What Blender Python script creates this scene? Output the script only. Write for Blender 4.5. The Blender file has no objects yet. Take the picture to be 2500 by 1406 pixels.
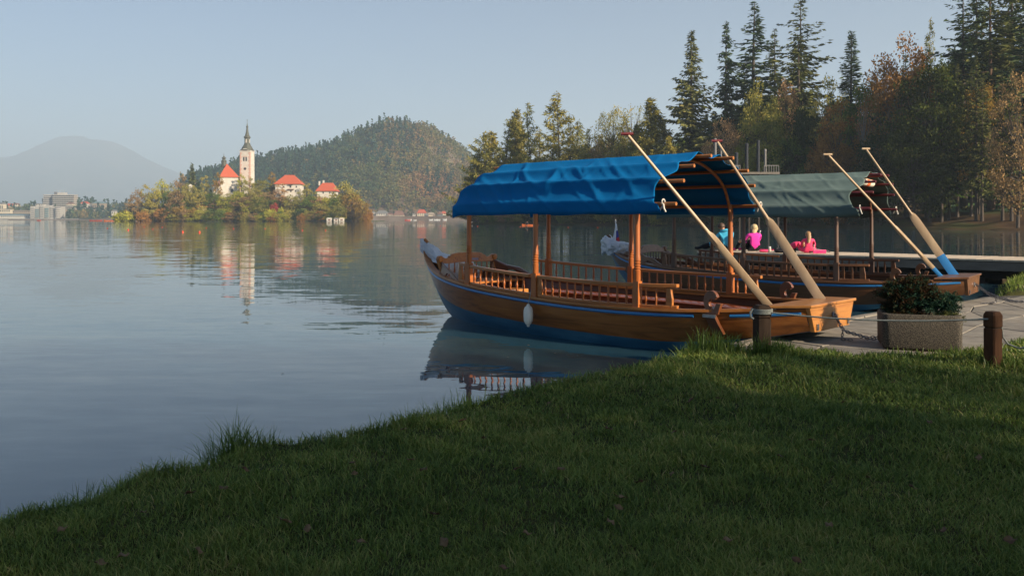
import bpy, math, random
import numpy as np
from mathutils import Vector, Matrix, Quaternion, noise

# ------------------------------------------------------------------ camera, sky, sun, exposure
sc = bpy.context.scene
COL = sc.collection
F, CX, HY, CZ = 2083.0, 1250.0, 534.0, 1.6      # focal length in photo pixels, principal x, horizon row, eye height

cam_d = bpy.data.cameras.new("camera")
cam = bpy.data.objects.new("camera", cam_d)
COL.objects.link(cam)
cam.location = (0, 0, CZ)
cam.rotation_euler = (math.radians(90), 0, 0)
cam_d.sensor_width = 36
cam_d.lens = F / 2500 * 36
cam_d.shift_y = -(703 - HY) / 2500
cam_d.clip_start = 0.1
cam_d.clip_end = 20000
sc.camera = cam

SUN_EL = math.radians(24)
SUN_DIR = Vector((0.78, -0.625, 0)).normalized() * math.cos(SUN_EL) + Vector((0, 0, math.sin(SUN_EL)))
world = bpy.data.worlds.new("World")
sc.world = world
world.use_nodes = True
wn, wl = world.node_tree.nodes, world.node_tree.links
bg = wn["Background"]
sky = wn.new("ShaderNodeTexSky")
sky.sky_type = 'NISHITA'
sky.sun_disc = False
sky.sun_elevation = SUN_EL
sky.sun_rotation = math.atan2(SUN_DIR.x, SUN_DIR.y)
sky.altitude = 500
sky.air_density = 1.0
sky.dust_density = 1.0
sky.ozone_density = 3.2
wl.new(sky.outputs[0], bg.inputs[0])
bg.inputs[1].default_value = 0.060

sun_d = bpy.data.lights.new("sun", 'SUN')
sun_d.energy = 5.0
sun_d.angle = math.radians(0.55)
sun_d.color = (1.0, 0.83, 0.62)
sun = bpy.data.objects.new("sun", sun_d)
COL.objects.link(sun)
sun.location = (30, -20, 40)
sun.rotation_euler = SUN_DIR.to_track_quat('Z', 'Y').to_euler()

sc.view_settings.view_transform = 'Standard'
sc.view_settings.look = 'None'
sc.view_settings.gamma = 1
sc.view_settings.use_curve_mapping = False
sc.view_settings.exposure = 0.86
sc.render.engine = 'CYCLES'
cy = sc.cycles
cy.use_denoising = True
cy.max_bounces = 7
cy.diffuse_bounces = 3
cy.glossy_bounces = 4
cy.transmission_bounces = 4
cy.transparent_max_bounces = 12
cy.volume_bounces = 2
cy.sample_clamp_indirect = 6
HAZE_DENSITY = 0.00023

# ------------------------------------------------------------------ helpers
RAD = math.radians
rnd = random.Random(11)
rng = np.random.default_rng(5)
V = Vector


def px(x, y, D):
    """a photo pixel at depth D, as a point of the scene"""
    return V(((x - CX) / F * D, D, CZ - (y - HY) / F * D))


def pz(x, y, z):
    return px(x, y, F * (CZ - z) / (y - HY))


def lerp(a, b, t):
    return a + (b - a) * t


def sstep(a, b, x):
    t = np.clip((np.asarray(x, float) - a) / (b - a), 0, 1)
    return t * t * (3 - 2 * t)


def cub(xs, ys, x):
    """smooth interpolation through (xs, ys)"""
    xs = np.asarray(xs, float); ys = np.asarray(ys, float)
    m = np.gradient(ys, xs)
    i = int(np.clip(np.searchsorted(xs, x) - 1, 0, len(xs) - 2))
    h = xs[i + 1] - xs[i]
    t = min(max((x - xs[i]) / h, 0), 1)
    return float((2*t**3 - 3*t*t + 1)*ys[i] + (t**3 - 2*t*t + t)*h*m[i] + (-2*t**3 + 3*t*t)*ys[i+1] + (t**3 - t*t)*h*m[i+1])


class MB:
    def __init__(s):
        s.v, s.f, s.m = [], [], []

    def add(s, vs, fs, m=0):
        o = len(s.v)
        s.v += [tuple(p) for p in vs]
        s.f += [[i + o for i in f] for f in fs]
        s.m += [m] * len(fs)
        return s

    def box(s, c, size, rot=None, m=0, taper=1.0):
        hx, hy, hz = size[0] / 2, size[1] / 2, size[2] / 2
        vs = []
        for z in (-1, 1):
            k = taper if z > 0 else 1.0
            for x, y in ((-1, -1), (1, -1), (1, 1), (-1, 1)):
                p = V((x * hx * k, y * hy * k, z * hz))
                if rot is not None:
                    p = rot @ p
                vs.append(p + V(c))
        return s.add(vs, [(3, 2, 1, 0), (4, 5, 6, 7), (0, 1, 5, 4), (1, 2, 6, 5), (2, 3, 7, 6), (3, 0, 4, 7)], m)

    def beam(s, a, b, w, h, m=0, up=(0, 0, 1)):
        a, b = V(a), V(b)
        d = (b - a).normalized()
        u = V(up)
        if abs(d.dot(u)) > .98:
            u = V((0, 1, 0))
        sd = d.cross(u).normalized()
        u = sd.cross(d)
        R = Matrix((d, sd, u)).transposed()
        return s.box((a + b) / 2, ((b - a).length, w, h), R, m)

    def loft(s, rings, m=0, caps=True, closed=True):
        n = len(rings[0])
        vs = [p for r in rings for p in r]
        fs = []
        for i in range(len(rings) - 1):
            for j in range(n if closed else n - 1):
                k = (j + 1) % n
                fs.append((i*n + j, i*n + k, (i+1)*n + k, (i+1)*n + j))
        if caps:
            fs.append(tuple(range(n - 1, -1, -1)))
            fs.append(tuple((len(rings) - 1)*n + j for j in range(n)))
        return s.add(vs, fs, m)

    def tube(s, path, rad, n=8, m=0, caps=True):
        path = [V(p) for p in path]
        if not hasattr(rad, '__len__'):
            rad = [rad] * len(path)
        rings = []
        ref = None
        for i, p in enumerate(path):
            d = (path[min(i + 1, len(path) - 1)] - path[max(i - 1, 0)]).normalized()
            if ref is None:
                ref = V((0, 0, 1)) if abs(d.z) < .9 else V((1, 0, 0))
            a = d.cross(ref).normalized()
            b = d.cross(a).normalized()
            ref = a.cross(d)
            rings.append([p + (a*math.cos(2*math.pi*j/n) + b*math.sin(2*math.pi*j/n)) * rad[i] for j in range(n)])
        return s.loft(rings, m, caps)

    def lathe(s, prof, n=10, o=(0, 0, 0), m=0, axis=None):
        o = V(o)
        rings = []
        for r, z in prof:
            ring = []
            for j in range(n):
                p = V((r*math.cos(2*math.pi*j/n), r*math.sin(2*math.pi*j/n), z))
                if axis is not None:
                    p = axis @ p
                ring.append(p + o)
            rings.append(ring)
        return s.loft(rings, m)

    def prism(s, poly, a, b, to3, m=0):
        """poly: 2D outline, extruded between depths a and b; to3(u, v, depth) gives the point"""
        n = len(poly)
        vs = [to3(u, v, a) for u, v in poly] + [to3(u, v, b) for u, v in poly]
        fs = [tuple(range(n - 1, -1, -1)), tuple(range(n, 2*n))]
        for i in range(n):
            k = (i + 1) % n
            fs.append((i, k, n + k, n + i))
        return s.add(vs, fs, m)

    def build(s, name, mats, parent=None, smooth=None, bevel=0.0):
        me = bpy.data.meshes.new(name)
        me.from_pydata(s.v, [], s.f)
        if not isinstance(mats, (list, tuple)):
            mats = [mats]
        for m in mats:
            me.materials.append(m)
        if len(mats) > 1:
            me.polygons.foreach_set("material_index", s.m)
        if smooth:
            me.polygons.foreach_set("use_smooth", [True] * len(s.f))
            me.set_sharp_from_angle(angle=RAD(smooth))
        me.update()
        o = bpy.data.objects.new(name, me)
        COL.objects.link(o)
        if parent is not None:
            o.parent = parent
        if bevel:
            b = o.modifiers.new("bevel", 'BEVEL')
            b.width = bevel; b.segments = 2; b.limit_method = 'ANGLE'
        return o


def npmesh(name, verts, quads, mats, tint=None, parent=None, smooth=False):
    """one mesh from numpy arrays; quads is (n,4) or (n,3)"""
    me = bpy.data.meshes.new(name)
    verts = np.ascontiguousarray(verts, np.float32)
    quads = np.ascontiguousarray(quads, np.int32)
    nf, k = quads.shape
    me.vertices.add(len(verts)); me.vertices.foreach_set("co", verts.ravel())
    me.loops.add(nf*k); me.loops.foreach_set("vertex_index", quads.ravel())
    me.polygons.add(nf)
    me.polygons.foreach_set("loop_start", np.arange(0, nf*k, k, dtype=np.int32))
    if smooth:
        me.polygons.foreach_set("use_smooth", np.ones(nf, bool))
    me.update(calc_edges=True)
    if tint is not None:
        at = me.attributes.new("tint", 'FLOAT', 'FACE')
        at.data.foreach_set("value", np.ascontiguousarray(tint, np.float32))
    for m in (mats if isinstance(mats, (list, tuple)) else [mats]):
        me.materials.append(m)
    o = bpy.data.objects.new(name, me)
    COL.objects.link(o)
    if parent is not None:
        o.parent = parent
    return o


def tag(o, label=None, cat=None, group=None, kind=None):
    if label: o['label'] = label
    if cat: o['category'] = cat
    if group: o['group'] = group
    if kind: o['kind'] = kind
    return o


def thing(name, label, cat, loc=(0, 0, 0), rz=0.0, group=None):
    o = bpy.data.objects.new(name, None)
    o.empty_display_size = .2
    COL.objects.link(o)
    o.location = loc
    o.rotation_euler = (0, 0, rz)
    return tag(o, label, cat, group)


KIDS = {}


def copy_tree(o, parent=None):
    c = o.copy()
    COL.objects.link(c)
    if parent is not None:
        c.parent = parent
    for ch in list(o.children):
        copy_tree(ch, c)
    return c


# ------------------------------------------------------------------ materials
def mat_new(name):
    m = bpy.data.materials.new(name)
    m.use_nodes = True
    return m, m.node_tree.nodes, m.node_tree.links, m.node_tree.nodes["Principled BSDF"]


def ramp(nodes, stops):
    r = nodes.new("ShaderNodeValToRGB")
    els = r.color_ramp.elements
    while len(els) < len(stops):
        els.new(.5)
    for e, (p, c) in zip(els, stops):
        e.position = p
        e.color = (*c, 1)
    return r


def coords(nodes, links, scale=(1, 1, 1), kind='Object'):
    tc = nodes.new("ShaderNodeTexCoord")
    mp = nodes.new("ShaderNodeMapping")
    mp.inputs['Scale'].default_value = scale
    links.new(tc.outputs[kind], mp.inputs[0])
    return mp


def mat_noise(name, cols, scale=(5, 5, 5), detail=4, rough=.6, bump=0.0, bscale=None, spec=.5, coat=0.0, metal=0.0, dist=0.0, lo=.3, hi=.7):
    m, n, l, p = mat_new(name)
    mp = coords(n, l, scale)
    t = n.new("ShaderNodeTexNoise")
    t.inputs['Scale'].default_value = 1
    t.inputs['Detail'].default_value = detail
    t.inputs['Distortion'].default_value = dist
    l.new(mp.outputs[0], t.inputs['Vector'])
    k = len(cols)
    r = ramp(n, [(lerp(lo, hi, i/(k - 1)) if k > 1 else .5, c) for i, c in enumerate(cols)]) if k > 1 else ramp(n, [(0, cols[0]), (1, cols[0])])
    l.new(t.outputs[0], r.inputs[0])
    l.new(r.outputs[0], p.inputs['Base Color'])
    p.inputs['Roughness'].default_value = rough
    p.inputs['Specular IOR Level'].default_value = spec
    p.inputs['Coat Weight'].default_value = coat
    p.inputs['Coat Roughness'].default_value = .15
    p.inputs['Metallic'].default_value = metal
    if bump:
        b = n.new("ShaderNodeBump")
        b.inputs['Strength'].default_value = 1
        b.inputs['Distance'].default_value = bump
        if bscale:
            mp2 = coords(n, l, bscale)
            t2 = n.new("ShaderNodeTexNoise")
            t2.inputs['Scale'].default_value = 1
            t2.inputs['Detail'].default_value = 3
            l.new(mp2.outputs[0], t2.inputs['Vector'])
            l.new(t2.outputs[0], b.inputs['Height'])
        else:
            l.new(t.outputs[0], b.inputs['Height'])
        l.new(b.outputs[0], p.inputs['Normal'])
    return m


def mat_leaf(name, cols, trans=.25, rand=.35, sheen=0.0):
    """leaf colour from the 'tint' of each leaf plus a shift for each tree"""
    m, n, l, p = mat_new(name)
    n.remove(p)
    at = n.new("ShaderNodeAttribute"); at.attribute_name = "tint"
    oi = n.new("ShaderNodeObjectInfo")
    ma = n.new("ShaderNodeMath"); ma.operation = 'MULTIPLY_ADD'
    ma.inputs[1].default_value = rand; ma.inputs[2].default_value = -rand/2
    l.new(oi.outputs['Random'], ma.inputs[0])
    ad = n.new("ShaderNodeMath"); ad.operation = 'ADD'
    l.new(at.outputs['Fac'], ad.inputs[0]); l.new(ma.outputs[0], ad.inputs[1])
    r = ramp(n, [(i/(len(cols) - 1), c) for i, c in enumerate(cols)])
    l.new(ad.outputs[0], r.inputs[0])
    d = n.new("ShaderNodeBsdfDiffuse"); t = n.new("ShaderNodeBsdfTranslucent"); mx = n.new("ShaderNodeMixShader")
    mx.inputs[0].default_value = trans
    l.new(r.outputs[0], d.inputs[0]); l.new(r.outputs[0], t.inputs[0])
    l.new(d.outputs[0], mx.inputs[1]); l.new(t.outputs[0], mx.inputs[2])
    if sheen:
        g = n.new("ShaderNodeBsdfGlossy"); g.inputs['Roughness'].default_value = .42
        m2 = n.new("ShaderNodeMixShader"); m2.inputs[0].default_value = sheen
        l.new(mx.outputs[0], m2.inputs[1]); l.new(g.outputs[0], m2.inputs[2])
        mx = m2
    l.new(mx.outputs[0], n["Material Output"].inputs[0])
    return m


M = {}
# varnished boat timber (grain along the boat, or up the posts)
M['hull_wood'] = mat_noise('hull_wood', [(.15, .048, .010), (.26, .088, .018), (.335, .125, .028)], (1.1, 9, 16), 6, .36, .0012, spec=.4, coat=.18, dist=.6)
M['rail_wood'] = mat_noise('rail_wood', [(.27, .092, .019), (.41, .155, .034)], (2, 14, 22), 4, .4, coat=.2, spec=.4, dist=.5)
M['post_wood'] = mat_noise('post_wood', [(.27, .075, .016), (.40, .125, .028)], (18, 18, 2.2), 4, .38, coat=.2, spec=.4, dist=.4)
M['bench_wood'] = mat_noise('bench_wood', [(.13, .035, .015), (.22, .06, .025)], (1.5, 12, 12), 4, .2, coat=.7)
M['lining_wood'] = mat_noise('lining_wood', [(.11, .036, .014), (.17, .055, .02)], (1.5, 10, 10), 4, .35, coat=.3)
M['transom_wood'] = mat_noise('transom_wood', [(.30, .115, .026), (.43, .185, .045), (.34, .13, .032)], (8, 1.6, 14), 5, .35, coat=.35, dist=.8)
M['pale_wood'] = mat_noise('pale_wood', [(.36, .25, .15), (.48, .36, .23)], (9, 9, 1.6), 4, .5, coat=.1)
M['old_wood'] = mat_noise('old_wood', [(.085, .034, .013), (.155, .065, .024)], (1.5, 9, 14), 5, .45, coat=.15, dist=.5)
M['old_post'] = mat_noise('old_post', [(.07, .04, .028), (.13, .068, .042)], (16, 16, 2), 4, .5)
M['blue_paint'] = mat_noise('blue_paint', [(.02, .15, .38), (.025, .18, .43)], (3, 3, 3), 2, .35, coat=.2)
M['hull_blue'] = mat_noise('hull_blue', [(.012, .072, .135), (.020, .10, .18), (.045, .155, .24)], (1.5, 3, 6), 5, .45, coat=.1)
M['oar_blue'] = mat_noise('oar_blue', [(.03, .20, .50), (.04, .23, .55)], (8, 8, 2), 2, .4)
M['dark_red'] = mat_noise('dark_red', [(.10, .015, .02), (.16, .03, .03)], (8, 8, 8), 2, .4)
M['tarp_blue'] = mat_noise('tarp_blue', [(.002, .112, .30), (.004, .142, .36)], (1.2, 1.2, 1.2), 4, .85, .0008, (90, 90, 90), spec=.08)
M['tarp_teal'] = mat_noise('tarp_teal', [(.085, .125, .12), (.12, .17, .16), (.135, .175, .16)], (1.6, 2.6, 2.6), 5, .85, .0008, (90, 90, 90), spec=.08)
M['white_rope'] = mat_noise('white_rope', [(.45, .43, .38), (.6, .58, .52)], (60, 60, 60), 2, .8)
M['grey_rope'] = mat_noise('grey_rope', [(.16, .18, .16), (.27, .28, .25)], (90, 90, 90), 2, .8)
M['steel'] = mat_noise('steel', [(.20, .20, .21), (.35, .35, .36)], (30, 30, 30), 2, .35, metal=.9)
M['chain_steel'] = mat_noise('chain_steel', [(.12, .12, .13), (.24, .24, .25)], (40, 40, 40), 2, .45, metal=.7)
M['fender'] = mat_noise('fender', [(.62, .60, .53), (.72, .71, .64)], (6, 6, 6), 4, .4)
M['dark_cloth'] = mat_noise('dark_cloth', [(.012, .016, .03), (.02, .026, .045)], (12, 12, 12), 3, .8)


def mat_plastic():
    m, n, l, p = mat_new('clear_plastic')
    p.inputs['Base Color'].default_value = (.80, .85, .92, 1)
    p.inputs['Roughness'].default_value = .28
    p.inputs['Alpha'].default_value = .78
    mp = coords(n, l, (22, 22, 22))
    t = n.new("ShaderNodeTexNoise"); t.inputs['Scale'].default_value = 1; t.inputs['Detail'].default_value = 3
    t.inputs['Distortion'].default_value = 1.5
    l.new(mp.outputs[0], t.inputs['Vector'])
    b = n.new("ShaderNodeBump"); b.inputs['Distance'].default_value = .05
    l.new(t.outputs[0], b.inputs['Height']); l.new(b.outputs[0], p.inputs['Normal'])
    return m


M['plastic'] = mat_plastic()
# ------------------------------------------------------------------ water
def mat_water():
    m, n, l, p = mat_new('lake_water')
    p.inputs['Base Color'].default_value = (.022, .058, .080, 1)
    p.inputs['Roughness'].default_value = .02
    p.inputs['IOR'].default_value = 1.42
    tc = n.new("ShaderNodeTexCoord")

    def slopes(scale, sx, sy, loc, detail=2):
        mp = n.new("ShaderNodeMapping")
        mp.inputs['Scale'].default_value = (scale[0], scale[1], 1)
        mp.inputs['Location'].default_value = loc
        mp.inputs['Rotation'].default_value = (0, 0, loc[2])
        l.new(tc.outputs['Object'], mp.inputs[0])
        t = n.new("ShaderNodeTexNoise")
        t.inputs['Scale'].default_value = 1; t.inputs['Detail'].default_value = detail; t.inputs['Roughness'].default_value = .5
        l.new(mp.outputs[0], t.inputs['Vector'])
        sb = n.new("ShaderNodeVectorMath"); sb.operation = 'SUBTRACT'
        sb.inputs[1].default_value = (.5, .5, .5)
        l.new(t.outputs['Color'], sb.inputs[0])
        mu = n.new("ShaderNodeVectorMath"); mu.operation = 'MULTIPLY'
        mu.inputs[1].default_value = (sx, sy, 0)
        l.new(sb.outputs[0], mu.inputs[0])
        return mu

    a = slopes((.9, 3.2), .036, .085, (3, 7, .12))
    b = slopes((.22, .75), .018, .042, (11, 2, -.10))
    c = slopes((3.0, 9.0), .028, .055, (5, 9, .2))
    # calm and ruffled bands
    mp = n.new("ShaderNodeMapping"); mp.inputs['Scale'].default_value = (.035, .11, 1); mp.inputs['Rotation'].default_value = (0, 0, .15)
    l.new(tc.outputs['Object'], mp.inputs[0])
    t = n.new("ShaderNodeTexNoise"); t.inputs['Scale'].default_value = 1; t.inputs['Detail'].default_value = 3
    l.new(mp.outputs[0], t.inputs['Vector'])
    mr = n.new("ShaderNodeMapRange")
    mr.inputs['From Min'].default_value = .38; mr.inputs['From Max'].default_value = .64
    mr.inputs['To Min'].default_value = .35; mr.inputs['To Max'].default_value = 1.25
    l.new(t.outputs[0], mr.inputs['Value'])
    s1 = n.new("ShaderNodeVectorMath"); s1.operation = 'ADD'
    l.new(a.outputs[0], s1.inputs[0]); l.new(b.outputs[0], s1.inputs[1])
    s2 = n.new("ShaderNodeVectorMath"); s2.operation = 'ADD'
    l.new(s1.outputs[0], s2.inputs[0]); l.new(c.outputs[0], s2.inputs[1])
    sc_ = n.new("ShaderNodeVectorMath"); sc_.operation = 'SCALE'
    l.new(s2.outputs[0], sc_.inputs[0]); l.new(mr.outputs[0], sc_.inputs['Scale'])
    up = n.new("ShaderNodeVectorMath"); up.operation = 'ADD'; up.inputs[1].default_value = (0, 0, 1)
    l.new(sc_.outputs[0], up.inputs[0])
    nm = n.new("ShaderNodeVectorMath"); nm.operation = 'NORMALIZE'
    l.new(up.outputs[0], nm.inputs[0])
    l.new(nm.outputs[0], p.inputs['Normal'])
    return m


M['water'] = mat_water()
w = MB().add([(-2600, -120, 0), (2600, -120, 0), (2600, 1300, 0), (-2600, 1300, 0)], [(0, 1, 2, 3)]).build('lake_water', M['water'])
tag(w, 'calm lake with soft ripples between the grassy bank and the island', None, kind='structure')

# ------------------------------------------------------------------ near ground (bank, lawn)
def chain(pts):
    return np.array([(p[0], p[1]) for p in pts], float)


shore_px = [(-260, 1330), (0, 1222), (130, 1200), (230, 1155), (330, 1122), (460, 1112), (520, 1082), (640, 1060), (780, 1045), (900, 1030),
            (960, 1005), (1040, 990), (1120, 968), (1250, 938), (1330, 915), (1500, 890), (1560, 878), (1660, 858), (1760, 852), (1850, 850)]
SHORE = [(-40.0, -6.0), (-8.0, 1.6)] + [tuple(pz(x, y, .25)[:2]) for x, y in shore_px]
QUAY = [(2.50, 9.36), (5.02, 12.12), (7.55, 14.35), (8.5, 15.4)]
SHORE2 = [(9.4, 16.4), (10.4, 18.4), (11.8, 20.2), (14.0, 21.8), (24, 24), (90, 26)]
LINE = np.array(SHORE + QUAY + SHORE2)
POLY = np.vstack([LINE, [(90, -60), (-40, -60)]])
LAWN_EDGE = [tuple(pz(x, y, .24)[:2]) for x, y in [(1850, 846), (1930, 846), (2010, 852), (2090, 862), (2200, 866), (2300, 870), (2400, 866), (2500, 838)]] + [(7.2, 9.9), (12, 10.6), (30, 12)]


def inside(poly, x, y):
    x = np.asarray(x, float); y = np.asarray(y, float)
    r = np.zeros(x.shape, bool)
    n = len(poly)
    for i in range(n):
        x1, y1 = poly[i]; x2, y2 = poly[(i + 1) % n]
        if y1 == y2:
            continue
        c = ((y1 > y) != (y2 > y)) & (x < (x2 - x1)*(y - y1)/(y2 - y1) + x1)
        r ^= c
    return r


def dist_line(line, x, y):
    x = np.asarray(x, float); y = np.asarray(y, float)
    best = np.full(x.shape, 1e9)
    for i in range(len(line) - 1):
        ax, ay = line[i]; bx, by = line[i + 1]
        dx, dy = bx - ax, by - ay
        t = np.clip(((x - ax)*dx + (y - ay)*dy)/(dx*dx + dy*dy + 1e-12), 0, 1)
        best = np.minimum(best, np.hypot(x - ax - t*dx, y - ay - t*dy))
    return best


PAVE = np.array(QUAY + [(9.0, 15.6), (12.5, 17.2), (30, 20)] + [p for p in reversed(LAWN_EDGE)])


def wob(x, y):
    return (.018*np.sin(1.7*x + .6*y) + .014*np.sin(2.9*y - 1.1*x + 1) + .010*np.sin(4.3*x + 3.1*y) + .007*np.sin(7.3*x - 6.1*y))


def ground_z(x, y):
    ins = inside(POLY, x, y)
    d = dist_line(LINE, x, y)
    d = np.where(ins, d, -d)
    z = np.where(d > 0, -.02 + .27*sstep(0, .28, d), np.maximum(-.9, .9*d - .02))
    z = z + np.where(d > .1, wob(x, y), 0)
    pv = inside(PAVE, x, y)
    dp = dist_line(np.array(LAWN_EDGE), x, y)
    z = np.where(pv, np.minimum(z, .235 - .14*sstep(0, .2, dp)), z)
    return z


gx = np.concatenate([np.linspace(-40, -7, 14), np.linspace(-6.8, 13, 210), np.linspace(13.5, 90, 40)])
gy = np.concatenate([np.linspace(-60, -1, 24), np.linspace(-.8, 23, 230), np.linspace(23.5, 30, 8)])
GX, GY = np.meshgrid(gx, gy)
GZ = ground_z(GX, GY)
nxx, nyy = len(gx), len(gy)
ii = np.arange(nxx*nyy).reshape(nyy, nxx)
quads = np.stack([ii[:-1, :-1], ii[:-1, 1:], ii[1:, 1:], ii[1:, :-1]], -1).reshape(-1, 4)
M['soil'] = mat_noise('lawn_soil', [(.020, .022, .008), (.035, .040, .012), (.05, .045, .018)], (3, 3, 3), 6, .95, .02, (22, 22, 22), spec=.1)
g = npmesh('lawn_ground', np.stack([GX, GY, GZ], -1).reshape(-1, 3), quads, M['soil'], smooth=True)
tag(g, 'shaded grassy bank sloping down to the lake', None, kind='structure')

# ------------------------------------------------------------------ pavement of stone slabs
M['mortar'] = mat_noise('pavement_mortar', [(.03, .028, .02), (.06, .052, .04)], (9, 9, 9), 4, .95, .01)
M['slab'] = mat_noise('paving_stone', [(.12, .11, .095), (.19, .175, .15), (.24, .22, .185)], (4, 4, 4), 7, .85, .004, (70, 70, 70), spec=.25)
M['slab2'] = mat_noise('paving_stone_pale', [(.18, .16, .13), (.26, .235, .195)], (5, 5, 5), 7, .85, .004, (70, 70, 70), spec=.25)
pav = MB().prism([tuple(p) for p in PAVE], .06, .186, lambda u, v, d: (u, v, d)).build('pavement', M['mortar'])
tag(pav, 'landing place paved with worn stone slabs beside the boats', None, kind='structure')


def clip_poly(poly, a, b):
    """keep the part of a convex polygon left of the line a-b"""
    out = []
    def sd(p): return (b[0]-a[0])*(p[1]-a[1]) - (b[1]-a[1])*(p[0]-a[0])
    for i in range(len(poly)):
        p, q = poly[i], poly[(i + 1) % len(poly)]
        sp, sq = sd(p), sd(q)
        if sp >= 0: out.append(p)
        if (sp >= 0) != (sq >= 0):
            t = sp/(sp - sq)
            out.append((p[0] + (q[0]-p[0])*t, p[1] + (q[1]-p[1])*t))
    return out


def shrink(poly, g):
    c = (sum(p[0] for p in poly)/len(poly), sum(p[1] for p in poly)/len(poly))
    out = []
    for p in poly:
        d = math.hypot(p[0]-c[0], p[1]-c[1])
        k = max(0, (d - g)/d) if d > 1e-6 else 1
        out.append((c[0] + (p[0]-c[0])*k, c[1] + (p[1]-c[1])*k))
    return out


ux, uy = (5.02 - 2.5)/3.737, (12.12 - 9.36)/3.737        # along the quay
def slab_grid():
    r = random.Random(3)
    o = (2.5, 9.36)
    NA, NB = 13, 15
    pts = {}
    for i in range(NA + 1):
        for j in range(NB + 1):
            a = -2.2 + i*.95 + r.uniform(-.16, .16)
            b = -.02 - j*.78 + (r.uniform(-.14, .14) if j > 0 else 0)
            pts[i, j] = (o[0] + ux*a - uy*b, o[1] + uy*a + ux*b)
    for i in range(NA):
        for j in range(NB):
            q = [pts[i, j], pts[i, j+1], pts[i+1, j+1], pts[i+1, j]]
            polys = [q]
            k = r.random()
            if k < .28: polys = [[q[0], q[1], q[2]], [q[0], q[2], q[3]]]
            elif k < .42: polys = [[q[1], q[2], q[3]], [q[0], q[1], q[3]]]
            for p in polys:
                cx = sum(v[0] for v in p)/len(p); cy = sum(v[1] for v in p)/len(p)
                if not inside(PAVE, [cx], [cy])[0] and dist_line(np.array(LAWN_EDGE), [cx], [cy])[0] > .25:
                    continue
                area = sum(p[a][0]*p[(a+1) % len(p)][1] - p[(a+1) % len(p)][0]*p[a][1] for a in range(len(p)))
                if area < 0: p = p[::-1]
                p = clip_poly(clip_poly(p, QUAY[1], QUAY[0]), QUAY[2], QUAY[1])   # trim against the quay
                if len(p) < 3: continue
                s_ = shrink(p, .02)
                zt = .205 + r.uniform(-.004, .005)
                s2 = shrink(s_, .010)
                n = len(s_)
                mb = MB()
                vs = [(x, y, .16) for x, y in s_] + [(x, y, zt - .008) for x, y in s_] + [(x, y, zt) for x, y in s2]
                fs = [tuple(range(2*n, 3*n))]
                for a in range(n):
                    b = (a + 1) % n
                    fs += [(a, b, n+b, n+a), (n+a, n+b, 2*n+b, 2*n+a)]
                mb.add(vs, fs)
                if cx < 13:
                    mb.build('paving_slab', M['slab2'] if r.random() < .3 else M['slab'], pav)
slab_grid()
# pale edge kerb along the water side of the landing
for a, b in ((QUAY[1], QUAY[2]), (QUAY[0], QUAY[1])):
    n = 5
    for i in range(n):
        p = V((lerp(a[0], b[0], (i + .02)/n), lerp(a[1], b[1], (i + .02)/n), .165))
        q = V((lerp(a[0], b[0], (i + .98)/n), lerp(a[1], b[1], (i + .98)/n), .165))
        off = V((uy, -ux, 0))*-.07
        MB().beam(p + off, q + off, .13, .11).build('kerb_stone', M['slab2'], pav, bevel=.01)

# ------------------------------------------------------------------ grass
M['grass'] = mat_leaf('grass_blades', [(.056, .102, .022), (.125, .19, .036), (.20, .245, .054), (.33, .29, .09), (.40, .32, .15)], .3, 0, .02)


def blades(pos, length, width, lean, tint, seed):
    """curved blades: a strip of two quads closed by a tip"""
    r = np.random.default_rng(seed)
    n = len(pos)
    az = r.uniform(0, 2*np.pi, n)
    d = np.stack([np.cos(az), np.sin(az), np.zeros(n)], 1)
    fa = az + r.uniform(-1, 1, n) + np.pi/2
    sd = np.stack([np.cos(fa), np.sin(fa), np.zeros(n)], 1)*(width[:, None]/2)
    up = np.array([0, 0, 1.0])
    ts = [0, .45, .8, 1.0]
    P = [pos + up*(length*(t - .35*lean*t*t))[:, None] + d*(length*lean*t*t)[:, None] for t in ts]
    vs = np.stack([P[0] - sd, P[0] + sd, P[1] - sd*.85, P[1] + sd*.85, P[2] - sd*.5, P[2] + sd*.5, P[3]], 1)
    b = np.arange(n)[:, None]*7
    q1 = b + np.array([0, 1, 3, 2]); q2 = b + np.array([2, 3, 5, 4]); q3 = b + np.array([4, 5, 6, 6])
    tri = np.concatenate([b + np.array([0, 1, 3]), b + np.array([0, 3, 2]), b + np.array([2, 3, 5]), b + np.array([2, 5, 4]), b + np.array([4, 5, 6])])
    return vs.reshape(-1, 3), tri, np.tile(tint, 5)


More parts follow.
